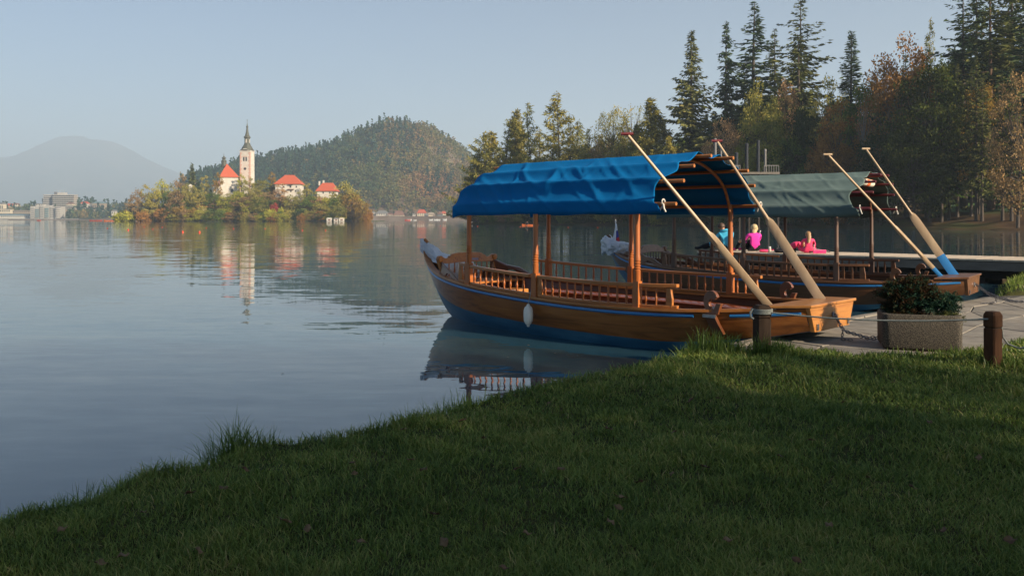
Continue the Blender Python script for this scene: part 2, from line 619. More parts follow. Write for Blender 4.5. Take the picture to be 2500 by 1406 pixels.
def make_grass():
    r = np.random.default_rng(21)
    pos, ln, wd, lean, tint = [], [], [], [], []
    # lawn: denser where it is near
    N = 520000
    D = np.exp(r.uniform(np.log(3.0), np.log(10.3), N))
    X = r.uniform(-.68, .68, N)*D
    keep = inside(POLY, X, D) & ~inside(PAVE, X, D)
    ds = dist_line(LINE, X, D)
    keep &= (ds > .02)
    X, D, ds = X[keep], D[keep], ds[keep]
    patch = .5 + .5*np.sin(1.3*X + 2.1*np.sin(.9*D))*np.sin(1.9*D + 1.4*np.sin(1.1*X + .5))
    patch2 = .5 + .5*np.sin(5.1*X + 2*np.sin(4.0*D))*np.sin(6.3*D + 1.7*X)
    k2 = r.random(len(X)) < (.42 + .30*patch + .2*patch2)
    X, D, ds, patch, patch2 = X[k2], D[k2], ds[k2], patch[k2], patch2[k2]
    n = len(X)
    # clumps: blades of one clump share height, colour and density
    def cellrand(cs, k):
        a = np.floor((X + r.normal(0, cs*.22, n))/cs).astype(np.int64); b_ = np.floor((D + r.normal(0, cs*.22, n))/cs).astype(np.int64)
        h = (a*73856093 ^ b_*19349663 ^ k*83492791) & 0xffff
        return ((h*40503) & 0xffff)/65535.0
    ca, cb, cc = cellrand(.13, 1), cellrand(.30, 2), cellrand(.13, 3)
    thin = r.random(n) < .45 + .75*ca*.6 + .35*cb
    X, D, ds, patch, patch2, ca, cb, cc = (q[thin] for q in (X, D, ds, patch, patch2, ca, cb, cc)); n = len(X)
    pos.append(np.stack([X, D, ground_z(X, D) - .004], 1))
    ln.append((.028 + .045*r.random(n)**1.3)*(.55 + .35*patch2 + .55*ca + .35*(cb > .8))*(1 + .5*(ds < .3))*np.clip(.70 + .06*(D - 3.5), .7, 1))
    wd.append((.0036 + .0030*r.random(n))*np.clip(D/4.8, .75, 2.0))
    lean.append(r.uniform(.25, 1.15, n))
    t = -.02 + .50*r.random(n)**1.5 + .20*(patch - .5) + .26*cc + .10*cb - .10
    t[r.random(n) < .05 + .10*(cb < .15)] += .35
    tint.append(t)
    # tall fringe and tufts along the water
    L = np.array(SHORE[2:]); seg = np.hypot(*(L[1:] - L[:-1]).T)
    cum = np.concatenate([[0], np.cumsum(seg)])
    m = 9000
    s = r.uniform(0, cum[-1], m)
    fx = np.interp(s, cum, L[:, 0]); fy = np.interp(s, cum, L[:, 1])
    jit = np.abs(r.normal(0, .09, m))
    cl = .5 + .5*np.sin(3.1*s + 2*np.sin(1.7*s))
    ang = r.uniform(0, 2*np.pi, m)
    fx = fx + jit*np.cos(ang); fy = fy - np.abs(jit*np.sin(ang)) + .03
    pos.append(np.stack([fx, fy, np.maximum(ground_z(fx, fy), .02) - .005], 1))
    ln.append((.05 + .10*r.random(m))*(.5 + .9*cl)); wd.append((.0035 + .002*r.random(m))*np.clip(fy/5, .9, 1.7))
    lean.append(r.uniform(.2, 1.0, m)); tint.append(.06 + .35*r.random(m))
    tufts = [(548, 1088, .34, 230, .10), (600, 1075, .24, 150, .10), (700, 1060, .14, 90, .08), (230, 1150, .2, 130, .12), (330, 1125, .2, 160, .12), (420, 1110, .2, 150, .1),
             (965, 1012, .2, 160, .09), (1065, 985, .26, 300, .12), (1100, 980, .2, 150, .1), (1330, 915, .13, 120, .1), (1560, 880, .2, 200, .14), (1640, 868, .2, 220, .16),
             (1710, 862, .3, 330, .16), (1760, 858, .26, 300, .16), (1850, 856, .24, 260, .14), (1900, 858, .16, 180, .14), (60, 1205, .16, 120, .14), (130, 1192, .18, 120, .12), (20, 1212, .12, 90, .1),
             (1490, 895, .15, 160, .16), (1240, 945, .12, 120, .14), (2424, 888, .14, 150, .14), (2200, 866, .10, 150, .3), (2330, 868, .10, 150, .2), (1160, 965, .12, 120, .1)]
    for x, y, h, k, rad in tufts:
        h *= 1.15; k = int(k*1.7)
        c = pz(x, y, .25)
        a = r.normal(0, rad, k); b_ = r.normal(0, rad*.6, k)
        xx, yy = c.x + a, c.y + b_
        pos.append(np.stack([xx, yy, np.maximum(ground_z(xx, yy), 0) - .005], 1))
        ln.append(h*(.45 + .6*r.random(k))*np.exp(-(a/rad)**2*.18)); wd.append((.004 + .003*r.random(k))*min(max(c.y/5, .9), 1.6))
        lean.append(r.uniform(.1, .85, k)); tint.append(.05 + .33*r.random(k)**1.2)
    # the far grass patch beyond the landing
    k = 9000
    xx = r.uniform(8.8, 16, k); yy = r.uniform(15.5, 23, k)
    kk = inside(POLY, xx, yy) & ~inside(PAVE, xx, yy)
    xx, yy = xx[kk], yy[kk]; k = len(xx)
    pos.append(np.stack([xx, yy, ground_z(xx, yy) - .005], 1))
    ln.append(.07 + .12*r.random(k)); wd.append(.012 + .006*r.random(k)); lean.append(r.uniform(.2, .9, k)); tint.append(.2 + .35*r.random(k))
    pos, ln, wd, lean, tint = (np.concatenate(a) for a in (pos, ln, wd, lean, tint))
    v, t, ti = blades(pos, ln, wd, lean, np.clip(tint, 0, 1), 4)
    o = npmesh('lawn_grass', v, t, M['grass'], ti)
    tag(o, 'dark green lawn grass with taller tufts along the water edge', None, kind='stuff')
make_grass()
# ------------------------------------------------------------------ the two covered rowing boats
ST = np.array([
    # s      hw    zg    hb     zb     paint
    [-1.89, .60, .600, .47, .335, .34],
    [-1.50, .77, .565, .60, .255, .26],
    [-1.00, .95, .530, .74, .150, .19],
    [-.40, 1.12, .508, .87, .020, .125],
    [.30, 1.20, .500, .94, -.08, .130],
    [1.00, 1.20, .506, .93, -.13, .140],
    [1.70, 1.15, .525, .88, -.15, .155],
    [2.40, 1.07, .555, .79, -.15, .18],
    [3.19, .95, .602, .64, -.13, .20],
    [3.80, .78, .655, .44, -.09, .25],
    [4.30, .58, .715, .22, -.01, .34],
    [4.70, .37, .795, .08, .20, .50],
    [5.00, .185, .905, .025, .55, .72],
    [5.21, .05, 1.05, .012, .93, .97]])


def hull_at(s):
    return [cub(ST[:, 0], ST[:, k], s) for k in range(1, 6)]


ARCH = [(1.0, 1.665), (1.0, 1.81), (.87, 2.085), (.63, 2.275), (.235, 2.42)]


def arch_pts(n=6):
    """outline of the awning across the boat, from the near hem to the far hem; y as a share of the half width"""
    half = ARCH + [(-y, z) for y, z in reversed(ARCH)]
    return half


def make_boat(C3, u, look):
    new = look == 'new'
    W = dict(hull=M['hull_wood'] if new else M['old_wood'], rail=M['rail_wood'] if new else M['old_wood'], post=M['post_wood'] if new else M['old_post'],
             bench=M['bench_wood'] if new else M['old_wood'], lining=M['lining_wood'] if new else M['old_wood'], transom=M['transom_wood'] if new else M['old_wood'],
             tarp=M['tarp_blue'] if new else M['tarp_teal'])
    root = thing('covered_rowing_boat',
                 'orange varnished wooden rowing boat under a bright blue awning' if new else 'darker wooden rowing boat under a faded teal awning, behind the blue one',
                 'boat', (C3[0], C3[1], 0), math.atan2(u[1], u[0]), 'covered rowing boats at the landing')
    S = np.linspace(-1.89, 5.21, 60)
    # outer hull: wood above, blue paint below
    mb = MB()
    rings = []
    for s in S:
        hw, zg, hb, zb, zp = hull_at(s)
        zp = max(zp, zb + .004)
        side = []
        for k in range(8):
            z = lerp(zg, zp, k/4) if k <= 4 else lerp(zp, zb, (k - 4)/3)
            t = (zg - z)/max(zg - zb, 1e-4)
            y = lerp(hw, hb, t) + .035*math.sin(math.pi*t)*min(1, hw/.5)
            side.append((y, z))
        ring = [V((s, y, z)) for y, z in side] + [V((s, -y, z)) for y, z in reversed(side)]
        rings.append(ring)
    n = len(rings[0])
    vs = [p for r in rings for p in r]
    fs, ms = [], []
    for i in range(len(rings) - 1):
        for j in range(n - 1):
            fs.append((i*n + j, (i+1)*n + j, (i+1)*n + j + 1, i*n + j + 1))
            ms.append(0 if (j < 4 or j >= n - 5) else 1)
    mb.v, mb.f, mb.m = [tuple(p) for p in vs], [list(f) for f in fs], ms
    mb.build('hull', [W['hull'], M['hull_blue']], root, smooth=40)
    # inner skin with floor
    mb = MB(); rings = []
    for s in S[1:-2]:
        hw, zg, hb, zb, zp = hull_at(s)
        zf = max(zb + .07, .09)
        t = (zg - zf)/max(zg - zb, 1e-3)
        yf = max(lerp(hw, hb, t) - .05, .005)
        yg = max(hw - .045, .006)
        rings.append([V((s, yg, zg)), V((s, lerp(yg, yf, .5) + .012, lerp(zg, zf, .5))), V((s, yf, zf)), V((s, -yf, zf)), V((s, -lerp(yg, yf, .5) - .012, lerp(zg, zf, .5))), V((s, -yg, zg))])
    mb.loft(rings, caps=False, closed=False)
    mb.build('hull_lining', W['lining'], root, smooth=40)
    # transom with its frame
    hw, zg, hb, zb, zp = hull_at(-1.89)
    mb = MB()
    mb.prism([(hw + .012, zg + .008), (hb + .012, zb - .004), (-hb - .012, zb - .004), (-hw - .012, zg + .008)], -1.94, -1.886, lambda a, b, d: V((d, a, b)))
    tr = mb.build('transom', W['transom'], root, bevel=.006)
    mb = MB()
    mb.lathe([(.028, 0), (.028, .012)], 10, (-1.952, 0, zg - .1), axis=Matrix.Rotation(RAD(90), 3, 'Y'))
    mb.tube([(-1.955, .03*math.cos(a), zg - .12 + .035*math.sin(a)) for a in np.linspace(0, 2*math.pi, 14)], .007, 6)
    mb.build('mooring_ring', M['steel'], tr, smooth=40)
    for sg in (1, -1):
        MB().box((-1.948, sg*(hb - .045), zb + .05), (.012, .05, .07)).build('metal_cleat', M['steel'], tr)
    # stern deck board
    mb = MB()
    a, b = hull_at(-1.945 if False else -1.89), hull_at(-1.47)
    mb.add([(-1.965, a[0] + .03, a[1] + .012), (-1.965, -a[0] - .03, a[1] + .012), (-1.47, -b[0] - .02, b[1] + .028), (-1.47, b[0] + .02, b[1] + .028),
            (-1.965, a[0] + .03, a[1] + .045), (-1.965, -a[0] - .03, a[1] + .045), (-1.47, -b[0] - .02, b[1] + .058), (-1.47, b[0] + .02, b[1] + .058)],
           [(0, 1, 2, 3), (7, 6, 5, 4), (0, 4, 5, 1), (1, 5, 6, 2), (2, 6, 7, 3), (3, 7, 4, 0)])
    mb.build('stern_deck', W['transom'], root, bevel=.006)
    # gunwale caps and blue rubbing strakes
    SG = np.linspace(-1.46, 5.17, 56)
    for sg in (1, -1):
        rings = []
        for s in SG:
            hw, zg, *_ = hull_at(s)
            wi = min(.11, hw*.8)
            rings.append([V((s, sg*(hw + .022), zg - .004)), V((s, sg*(hw + .022), zg + .026)), V((s, sg*(hw - wi), zg + .026)), V((s, sg*(hw - wi), zg - .004))])
        MB().loft(rings).build('gunwale', W['rail'], root, smooth=35)
        for a, b in (((-1.84, -1.12), (-.72, 5.14)) if sg > 0 else ((-1.84, 5.14),)):
            rings = []
            for s in np.linspace(a, b, 6 if b < 0 else 50):
                hw, zg, hb, zb, zp = hull_at(s)
                t = .05/max(zg - zb, .06)
                y = lerp(hw, hb, t) + .004
                r_ = .024 if s < 4.8 else .016
                rings.append([V((s, sg*(y + r_*1.1*math.cos(q)), zg - .050 + r_*math.sin(q))) for q in np.linspace(0, 2*math.pi, 9)[:-1]])
            MB().loft(rings).build('rubbing_strake', M['blue_paint'], root, smooth=60)
    # benches along both sides
    for sg in (1, -1):
        rings, rf = [], []
        for s in np.linspace(-.95, 3.1, 26):
            hw, zg, hb, zb, zp = hull_at(s)
            zz = lerp(.40, .47, (s + .95)/4.05)
            yo, yi = hw - .10, hw - .52
            rings.append([V((s, sg*yo, zz)), V((s, sg*yi, zz)), V((s, sg*(yi - .02), zz - .015)), V((s, sg*(yi - .02), zz - .03)), V((s, sg*yi, zz - .045)), V((s, sg*yo, zz - .045))])
            rf.append([V((s, sg*(yi + .07), zz - .045)), V((s, sg*(yi + .055), zz - .045)), V((s, sg*(yi + .055), .1)), V((s, sg*(yi + .07), .1))])
        be = MB().loft(rings).build('bench', W['bench'], root, smooth=40)
        MB().loft(rf).build('bench_front', W['lining'], be)
    # posts
    for s in (0.0, 1.68, 3.19):
        hw, zg, *_ = hull_at(s)
        for sg in (1, -1):
            y = sg*(hw - .045)
            mb = MB()
            q = zg + .30
            mb.box((s, y, (zg + q)/2 + .02), (.088, .088, q - zg + .04), taper=.96)
            p = [(.036, q + .02), (.041, q + .05), (.041, q + .16)]
            for k in range(4):
                z0 = q + .17 + k*.032
                p += [(.042, z0), (.035, z0 + .008), (.035, z0 + .014), (.042, z0 + .022)]
            p += [(.040, q + .34), (.036, q + .36), (.035, 1.66), (.033, 1.80)]
            mb.lathe(p, 12, (s, y, 0))
            po = mb.build('awning_post', W['post'], root, smooth=35)
    # arches and battens of the awning
    half = arch_pts()
    for s in (0.0, 1.68, 3.19):
        hw, zg, *_ = hull_at(s)
        hw -= .035
        pts = []
        ctrl = [(1.0, 1.74), (.99, 1.81), (.87, 2.055), (.63, 2.24), (.235, 2.385), (-.235, 2.385), (-.63, 2.24), (-.87, 2.055), (-.99, 1.81), (-1.0, 1.74)]
        tt = np.arange(len(ctrl))
        for t in np.linspace(0, len(ctrl) - 1, 34):
            pts.append(V((s, cub(tt, [c[0] for c in ctrl], t)*hw*.97, cub(tt, [c[1] for c in ctrl], t) - .035)))
        MB().tube(pts, .021, 8).build('awning_arch', W['rail'], root, smooth=50)

    def aw(s):         # half width of the awning along the boat
        return cub([-.6, 0, 1.68, 3.19, 3.7], [1.17, 1.17, 1.13, .93, .84], s)

    rr = random.Random(4)
    for yf, z in [(y, z) for y, z in half if z > 1.7]:
        e = -.48 + rr.uniform(-.05, .04) - (.05 if yf > .5 else 0)
        path = [V((s, yf*aw(s)*.975, z - .036)) for s in np.linspace(e, 3.34, 10)]
        mb = MB()
        mb.tube(path, .0235, 7)
        mb.build('awning_batten', W['rail'] if new else M['dark_red'], root, smooth=50)
    # awning cloth
    segs = []
    full = half
    per = [5, 10, 10, 10, 10, 10, 10, 10, 5]
    for i, k in enumerate(per):
        for j in range(k):
            segs.append((i, j/k))
    segs.append((len(per) - 1, 1.0))
    NS = 150
    vs, nq = [], len(segs)
    sd = 0 if new else 31
    for a in range(NS + 1):
        for qi, (i, t) in enumerate(segs):
            q = qi/(nq - 1)
            y = lerp(full[i][0], full[i + 1][0], t); z = lerp(full[i][1], full[i + 1][1], t)
            bow = 3.52 + .10*math.cos(q*7) - .06*abs(q - .5)
            st = -.33 + (.10*math.exp(-((q - .16)/.07)**2) + .05*math.sin(q*19 + sd) if q < .33 else .02*math.sin(q*23)) - (.05 if q < .04 else 0)
            s = lerp(st, bow, a/NS)
            Wd = aw(s)
            # cloth sags a little between battens, more where the folds run
            ny, nz = full[i + 1][1] - full[i][1], -(full[i + 1][0] - full[i][0])*1.15
            L = math.hypot(ny, nz); ny, nz = ny/L, nz/L
            if i == 0 or i == len(per) - 1:
                sag = 0
                ny, nz = (1 if y > 0 else -1), 0
            else:
                sag = -.022*math.sin(math.pi*t)*(1 if new else .8)
            # diagonal folds pulled tight by the lashings
            dq = min(q, 1 - q)*2
            ph = s*1.0 - 1.25*dq                        # folds run down and towards the bow
            def ridge(x, w):
                return max(0.0, 1 - abs(x)*w)**1.6
            n1 = noise.noise(V((ph*1.55 + sd, dq*.9 + (4 if q > .5 else 0), 3.3)))
            n2 = noise.noise(V((ph*2.9 + 7, dq*1.7 + (9 if q > .5 else 0), sd + 1.7)))
            n3 = noise.noise(V(((s + .8*dq)*2.3 + 3, dq*2.5, 9 + sd)))
            amp = (1.0 if new else .6)*(.45 + .55*math.sin(math.pi*min(max(a/NS, 0), 1)))
            tens = .45 + .55*math.sin(math.pi*t)
            dsp = sag*2.0 + amp*tens*(.034*ridge(n1, 7.5) + .018*ridge(n2, 7) + .008*ridge(n3, 8) + .006*n3)*(.55 + .45*math.sin(math.pi*min(1, dq*1.15)))
            dsp = max(dsp, -.048*math.sin(math.pi*t) if 0 < i < len(per) - 1 else -.01)
            edge = (1 - min(a/NS*12, 1))
            dsp += edge*.012*math.sin(q*60 + sd)
            droop = 0.0
            if a/NS > .92:
                droop = ((a/NS - .92)/.08)**2*(.05 + .20*(z > 2.0)*(z - 2.0)/.42)
            hem = 0
            if i == 0 and t < .01 or i == len(per) - 1 and t > .99:
                hem = .03*noise.noise(V((s*1.6, 0, 7.7 + sd + (3 if q > .5 else 0)))) - (.02 if new else .0)
            if not new and (i == 0 and t < .01 or i == len(per) - 1 and t > .99):
                hem -= .05
            vs.append((s, y*Wd + ny*dsp*(1) + (0.012*(1 if y > 0 else -1)), z + nz*dsp + .014 - droop + hem))
    fs = [(a*nq + b, a*nq + b + 1, (a+1)*nq + b + 1, (a+1)*nq + b) for a in range(NS) for b in range(nq - 1)]
    mb = MB(); mb.add(vs, fs)
    c = mb.build('awning', W['tarp'], root, smooth=180)
    so = c.modifiers.new('thickness', 'SOLIDIFY'); so.thickness = .003
    # lashing at the stern corner
    for sg, ss in ((1, -.40), (-1, -.44)):
        mb = MB()
        y = sg*aw(ss)
        mb.tube([(ss, y + .03*math.cos(a), 1.80 + .03*math.sin(a)) for a in np.linspace(0, 6.3, 10)], .009, 5)
        mb.tube([(ss, y, 1.77), (ss - .02, y + sg*.02, 1.72), (ss - .03, y, 1.68)], .012, 5)
        mb.tube([(ss, y, 1.77), (ss + .03, y - sg*.02, 1.74), (ss + .05, y, 1.70)], .010, 5)
        mb.build('lashing', M['white_rope'], root)
    # railings with balusters
    for sg in (1, -1):
        for s0, s1 in ((3.46, 1.79), (1.63, -.52)):
            rings_t, rings_b = [], []
            for s in np.linspace(s0, s1, 14):
                hw, zg, *_ = hull_at(s)
                y = sg*(hw - .05)
                for rg, zc, h, wd in ((rings_t, zg + .295, .042, .032), (rings_b, zg + .045, .034, .026)):
                    rg.append([V((s, y - wd, zc - h/2)), V((s, y + wd, zc - h/2)), V((s, y + wd, zc + h/2)), V((s, y - wd, zc + h/2))])
            MB().loft(rings_t).build('top_rail', W['rail'], root, bevel=.006)
            MB().loft(rings_b).build('bottom_rail', W['rail'], root, bevel=.004)
            k = int(round((s0 - s1)/.138))
            proto = None
            for i in range(1, k):
                s = lerp(s0, s1, i/k)
                if min(abs(s - p) for p in (0, 1.68, 3.19)) < .07:
                    continue
                hw, zg, *_ = hull_at(s)
                y = sg*(hw - .05)
                if proto is None:
                    mb = MB()
                    if new:
                        mb.lathe([(.011, .055), (.016, .075), (.010, .09), (.015, .11), (.019, .135), (.015, .16), (.010, .175), (.015, .19), (.010, .205), (.015, .225), (.011, .255), (.012, .28)], 8)
                    else:
                        mb.box((0, 0, .167), (.030, .022, .225))
                    proto = mb.build('baluster', W['post'] if new else W['rail'], root, smooth=50)
                    o = proto
                else:
                    o = proto.copy(); COL.objects.link(o); o.parent = root
                o.location = (s, y, zg)
            # shaped end posts
            for s in ((s0 - .03, s1 + .10) if s1 < 0 else (s0 - .03,)):
                hw, zg, *_ = hull_at(s)
                y = sg*(hw - .05)
                mb = MB()
                prof = [(.035, .03), (.045, .07), (.045, .14), (.03, .22), (.025, .275)]
                mb.loft([[V((s - a, y - .02, zg + z)), V((s + a, y - .02, zg + z)), V((s + a, y + .02, zg + z)), V((s - a, y + .02, zg + z))] for a, z in prof])
                mb.build('rail_end_post', W['rail'], root, bevel=.006)
    # carved seat back in the bow
    hb_root = None
    top = [(-.66, .94), (-.655, .985), (-.62, 1.01), (-.57, 1.0), (-.50, .965), (-.43, .965), (-.40, 1.0), (-.36, 1.005), (-.33, 1.03), (-.22, 1.045), (-.0, 1.05),
           (.22, 1.045), (.33, 1.03), (.36, 1.005), (.40, 1.0), (.43, .965), (.50, .965), (.57, 1.0), (.62, 1.01), (.655, .985), (.66, .94)]
    bot = [(.63, .90), (.55, .885), (.44, .88), (.2, .892), (0, .896), (-.2, .892), (-.44, .88), (-.55, .885), (-.63, .90)]
    sh = 4.16
    mb = MB(); mb.prism(top + bot, sh - .02, sh + .028, lambda a, b, d: V((d + (b - .9)*.22, a, b)))
    back = mb.build('seat_back', W['rail'] if new else W['hull'], root, bevel=.008)
    for y in np.linspace(-.43, .43, 8):
        MB().lathe([(.010, .64), (.016, .68), (.011, .72), (.017, .77), (.011, .82), (.011, .895)], 7, (sh - .01, y, 0)).build('back_spindle', W['post'], back, smooth=50)
    for sg in (1, -1):
        mb = MB()
        mb.loft([[V((sh + dx - .03, sg*(.60 + w) - .035, z)), V((sh + dx + .03, sg*(.60 + w) - .035, z)), V((sh + dx + .03, sg*(.60 + w) + .035, z)), V((sh + dx - .03, sg*(.60 + w) + .035, z))]
                 for z, dx, w in ((.60, -.07, -.06), (.70, -.05, -.03), (.80, -.02, .0), (.88, 0, .015), (.93, .01, .02))])
        mb.lathe([(.0, -.045), (.035, -.043), (.055, -.03), (.055, .03), (.035, .043), (0, .045)], 12, (sh + .005, sg*.615, .955), axis=Matrix.Rotation(RAD(90), 3, 'Y'))
        mb.build('back_scroll', W['rail'] if new else W['hull'], back, smooth=40, bevel=.004)
    # painted flowers and the boat's name on the seat back
    for y, z, s_ in ((-.27, .955, .016), (-.31, .935, .012), (-.235, .93, .011), (.29, .96, .015), (.25, .935, .012), (.33, .93, .011)):
        MB().lathe([(s_, 0), (s_*.6, .004), (0, .005)], 7, (sh - .021 + (z - .9)*.22, y, z), axis=Matrix.Rotation(RAD(-90), 3, 'Y')).build('painted_flower', M['dark_red'], back)
    if new:
        tx = bpy.data.curves.new('painted_name', 'FONT')
        tx.body = 'Verena'; tx.size = .085; tx.align_x = 'CENTER'; tx.extrude = .001; tx.shear = .25
        tx.materials.append(M['oar_blue'])
        tmp = bpy.data.objects.new('painted_name_curve', tx); COL.objects.link(tmp)
        tm = bpy.data.meshes.new_from_object(tmp.evaluated_get(bpy.context.evaluated_depsgraph_get()))
        bpy.data.objects.remove(tmp)
        tm.name = 'painted_name'
        to = bpy.data.objects.new('painted_name', tm); COL.objects.link(to); to.parent = back
        to.rotation_euler = Matrix(((0, .2, -1), (-1, 0, 0), (0, .98, .2))).to_euler()
        to.location = (sh - .0225 + .02*.22, -.10, .915)
    # bow seat slats
    for i, (s, z) in enumerate(((4.0, .63), (3.83, .625), (3.66, .62))):
        hw, zg, *_ = hull_at(s)
        MB().box((s, 0, z - .03), (.14, 2*(hw - .10), .03)).build('seat_slat', W['rail'], root, bevel=.005)
    MB().box((3.35, -.12, .33), (.30, .62, .30)).build('bow_locker', M['transom_wood'] if new else W['hull'], root, bevel=.01)
    # carved brackets beside the seat back
    for sg in (1, -1):
        prof = [(4.20, .20), (4.12, .20), (4.02, .165), (3.92, .135), (3.80, .13), (3.70, .12), (3.60, .075), (3.50, .035), (3.40, .015), (3.40, -.02), (3.70, -.01),
                (3.72, .035), (3.80, .068), (3.90, .06), (3.97, .0), (4.20, -.01)]
        mb = MB()

        def t3(a, b, d, sg=sg):
            hw, zg, *_ = hull_at(a)
            return V((a, sg*(hw - .05 + d), zg + .02 + b))
        mb.prism(prof, -.02, .02, t3)
        mb.build('carved_bracket', W['lining'] if new else W['hull'], root)
    # stem head (under its plastic cover)
    MB().tube([(5.05, 0, .9), (5.19, 0, 1.0), (5.27, 0, 1.10), (5.28, 0, 1.18), (5.22, 0, 1.22), (5.16, 0, 1.19)], [.05, .05, .048, .045, .04, .02], 8).build('stem_head', W['rail'], root, smooth=60)
    # rowlocks: a wooden hook and its cleat on the hull side
    for sg in (1, -1):
        s0 = -.93
        hw, zg, hb, zb, zp = hull_at(s0)
        y = sg*(hw - .01)
        tilt = -.10
        mb = MB()
        rings = []
        for a in np.linspace(250, 30, 16):
            r_ = .080
            ca, sa = math.cos(RAD(a)), math.sin(RAD(a))
            cx_, cz_ = s0, zg + .11
            wdt = .030 + .016*math.sin(RAD((250 - a)/220*180))
            # forward (towards the bow) is +s, the hook opens towards the stern
            rings.append([V((cx_ - ca*(r_ + k*wdt)*.82 + tilt*0, y + e*.028, cz_ + sa*(r_ + k*wdt)*1.1)) for k, e in ((-1, -1), (1, -1), (1, 1), (-1, 1))])
        mb.loft(rings)
        mb.loft([[V((s0 - .03 - .035 + dx - tilt*0, y - .028, z)), V((s0 - .03 + .03 + dx, y - .028, z)), V((s0 - .03 + .03 + dx, y + .028, z)), V((s0 - .03 - .035 + dx, y + .028, z))] for z, dx in ((zg - .03, -.02), (zg + .05, -.042), (zg + .10, -.062))])
        mb.box((s0 + .0, y, zg - .0), (.15, .06, .07))
        lock = mb.build('rowlock', W['lining'], root, smooth=40, bevel=.004)
        t = .25/max(zg - zb, .2)
        yb = lerp(hw, hb, min(t, 1))
        mb = MB()
        mb.loft([[V((s0 - .06 + dx, sg*(yy + .005), z)), V((s0 + .07 + dx, sg*(yy + .005), z)), V((s0 + .07 + dx, sg*(yy + .065), z)), V((s0 - .06 + dx, sg*(yy + .065), z))] for z, dx, yy in ((zg - .03, .0, hw), (zg - .14, -.03, lerp(hw, hb, t*.55) + .03), (zg - .26, -.06, yb + .02))])
        mb.build('rowlock_cleat', W['lining'], lock, bevel=.004)
        MB().box((s0 + .0, sg*(hw + .062), zg - .045), (.16, .03, .035)).build('metal_strap', M['steel'], lock)
    return root


B1 = ((2.30, 11.20), (-.727, .686))
B2 = ((6.29, 15.65), (-.798, .603))


def bp(B, s, t, z):
    """boat frame to scene: s towards the bow, t towards the far side"""
    (cx, cy), (ux_, uy_) = B
    return V((cx + ux_*s + uy_*t, cy + uy_*s - ux_*t, z))


boat1 = make_boat(*B1, 'new')
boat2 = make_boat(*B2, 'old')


# ------------------------------------------------------------------ oars
def make_oar(bottom, top, blade_len, blade_w, label, side, blue=0.0, grip=None, group='oars leaning on the awnings'):
    bottom, top = V(bottom), V(top)
    d = (top - bottom)
    L = d.length
    o = thing('oar', label, 'oar', bottom, 0, group)
    d.normalize()
    side = V(side); side = (side - d*side.dot(d)).normalized()
    nrm = d.cross(side)
    mb = MB()
    mb.tube([d*(blade_len*.86), d*(L - .02)], [.023, .018], 10)
    mb.build('shaft', M['pale_wood'], o, smooth=50)
    ks = [(0, .42), (.01, .5), (.10, .53), (.55, .54), (.80, .54), (.90, .52), (.945, .46), (.975, .28), (1.0, .17)]

    def ring(k, w):
        p = d*(blade_len*k)
        th = lerp(.013, .026, k)
        return [p - side*blade_w*w - nrm*th*.4, p - nrm*th, p + side*blade_w*w - nrm*th*.4, p + side*blade_w*w + nrm*th*.4, p + nrm*th, p - side*blade_w*w + nrm*th*.4]
    wv = lambda k: cub([a for a, _ in ks], [b for _, b in ks], k)
    if blue > 0:
        bl = MB().loft([ring(k, wv(k)) for k in np.linspace(blue, 1, 14)]).build('blade', M['pale_wood'], o, smooth=35)
        MB().loft([ring(k, wv(k)*1.01) for k in np.linspace(0, blue, 8)]).build('blade_tip', M['oar_blue'], o, smooth=35)
    else:
        MB().loft([ring(k, wv(k)) for k in np.linspace(0, 1, 18)]).build('blade', M['pale_wood'], o, smooth=35)
    g = grip or M['dark_red']
    MB().tube([d*L - V((.072, 0, -.003)), d*L + V((.072, 0, .003))], [.019, .019], 8).build('grip', g, o, smooth=50)
    return o


def at(x, y, D):
    return px(x, y, D)


make_oar(at(1892, 765, 10.15), at(1531, 328, 10.02), 1.28, .082, 'long pale oar crossing in front of the blue awning, red grip to the left', (.9, -.35, .3))
make_oar(at(2012, 745, 10.35), at(1750, 345, 11.45), 1.32, .104, 'long pale oar leaning on the right end of the blue awning, red grip', (.75, -.3, .6))
make_oar(at(2306, 684, 14.75), at(2021, 378, 14.2), 1.42, .062, 'thin oar with a narrow blue tip leaning on the teal awning, seen edge on', (.6, -.3, .6), .22, M['pale_wood'])
make_oar(at(2338, 684, 14.9), at(2114, 364, 15.6), 1.40, .125, 'oar with a wide blue blade tip at the stern of the teal boat', (.8, -.3, .5), .36, M['pale_wood'])

# ------------------------------------------------------------------ fender on the blue boat's side
f0 = bp(B1, 1.72, -1.21, .53)
fe = thing('boat_fender', 'white plastic fender hanging on the side of the boat with the blue awning', 'fender', (f0.x, f0.y, .30))
fe.scale = (.85, .85, .9)
MB().lathe([(0, -.175), (.022, -.17), (.026, -.145), (.05, -.125), (.072, -.08), (.076, 0), (.074, .07), (.058, .12), (.028, .14), (.024, .165), (0, .17)], 14).build('fender_body', M['fender'], fe, smooth=60)
MB().tube([(0, 0, .15), (.01, .02, .22), (.03, .05, .29), (.055, .075, .40)], .008, 6).build('fender_rope', M['grey_rope'], fe)


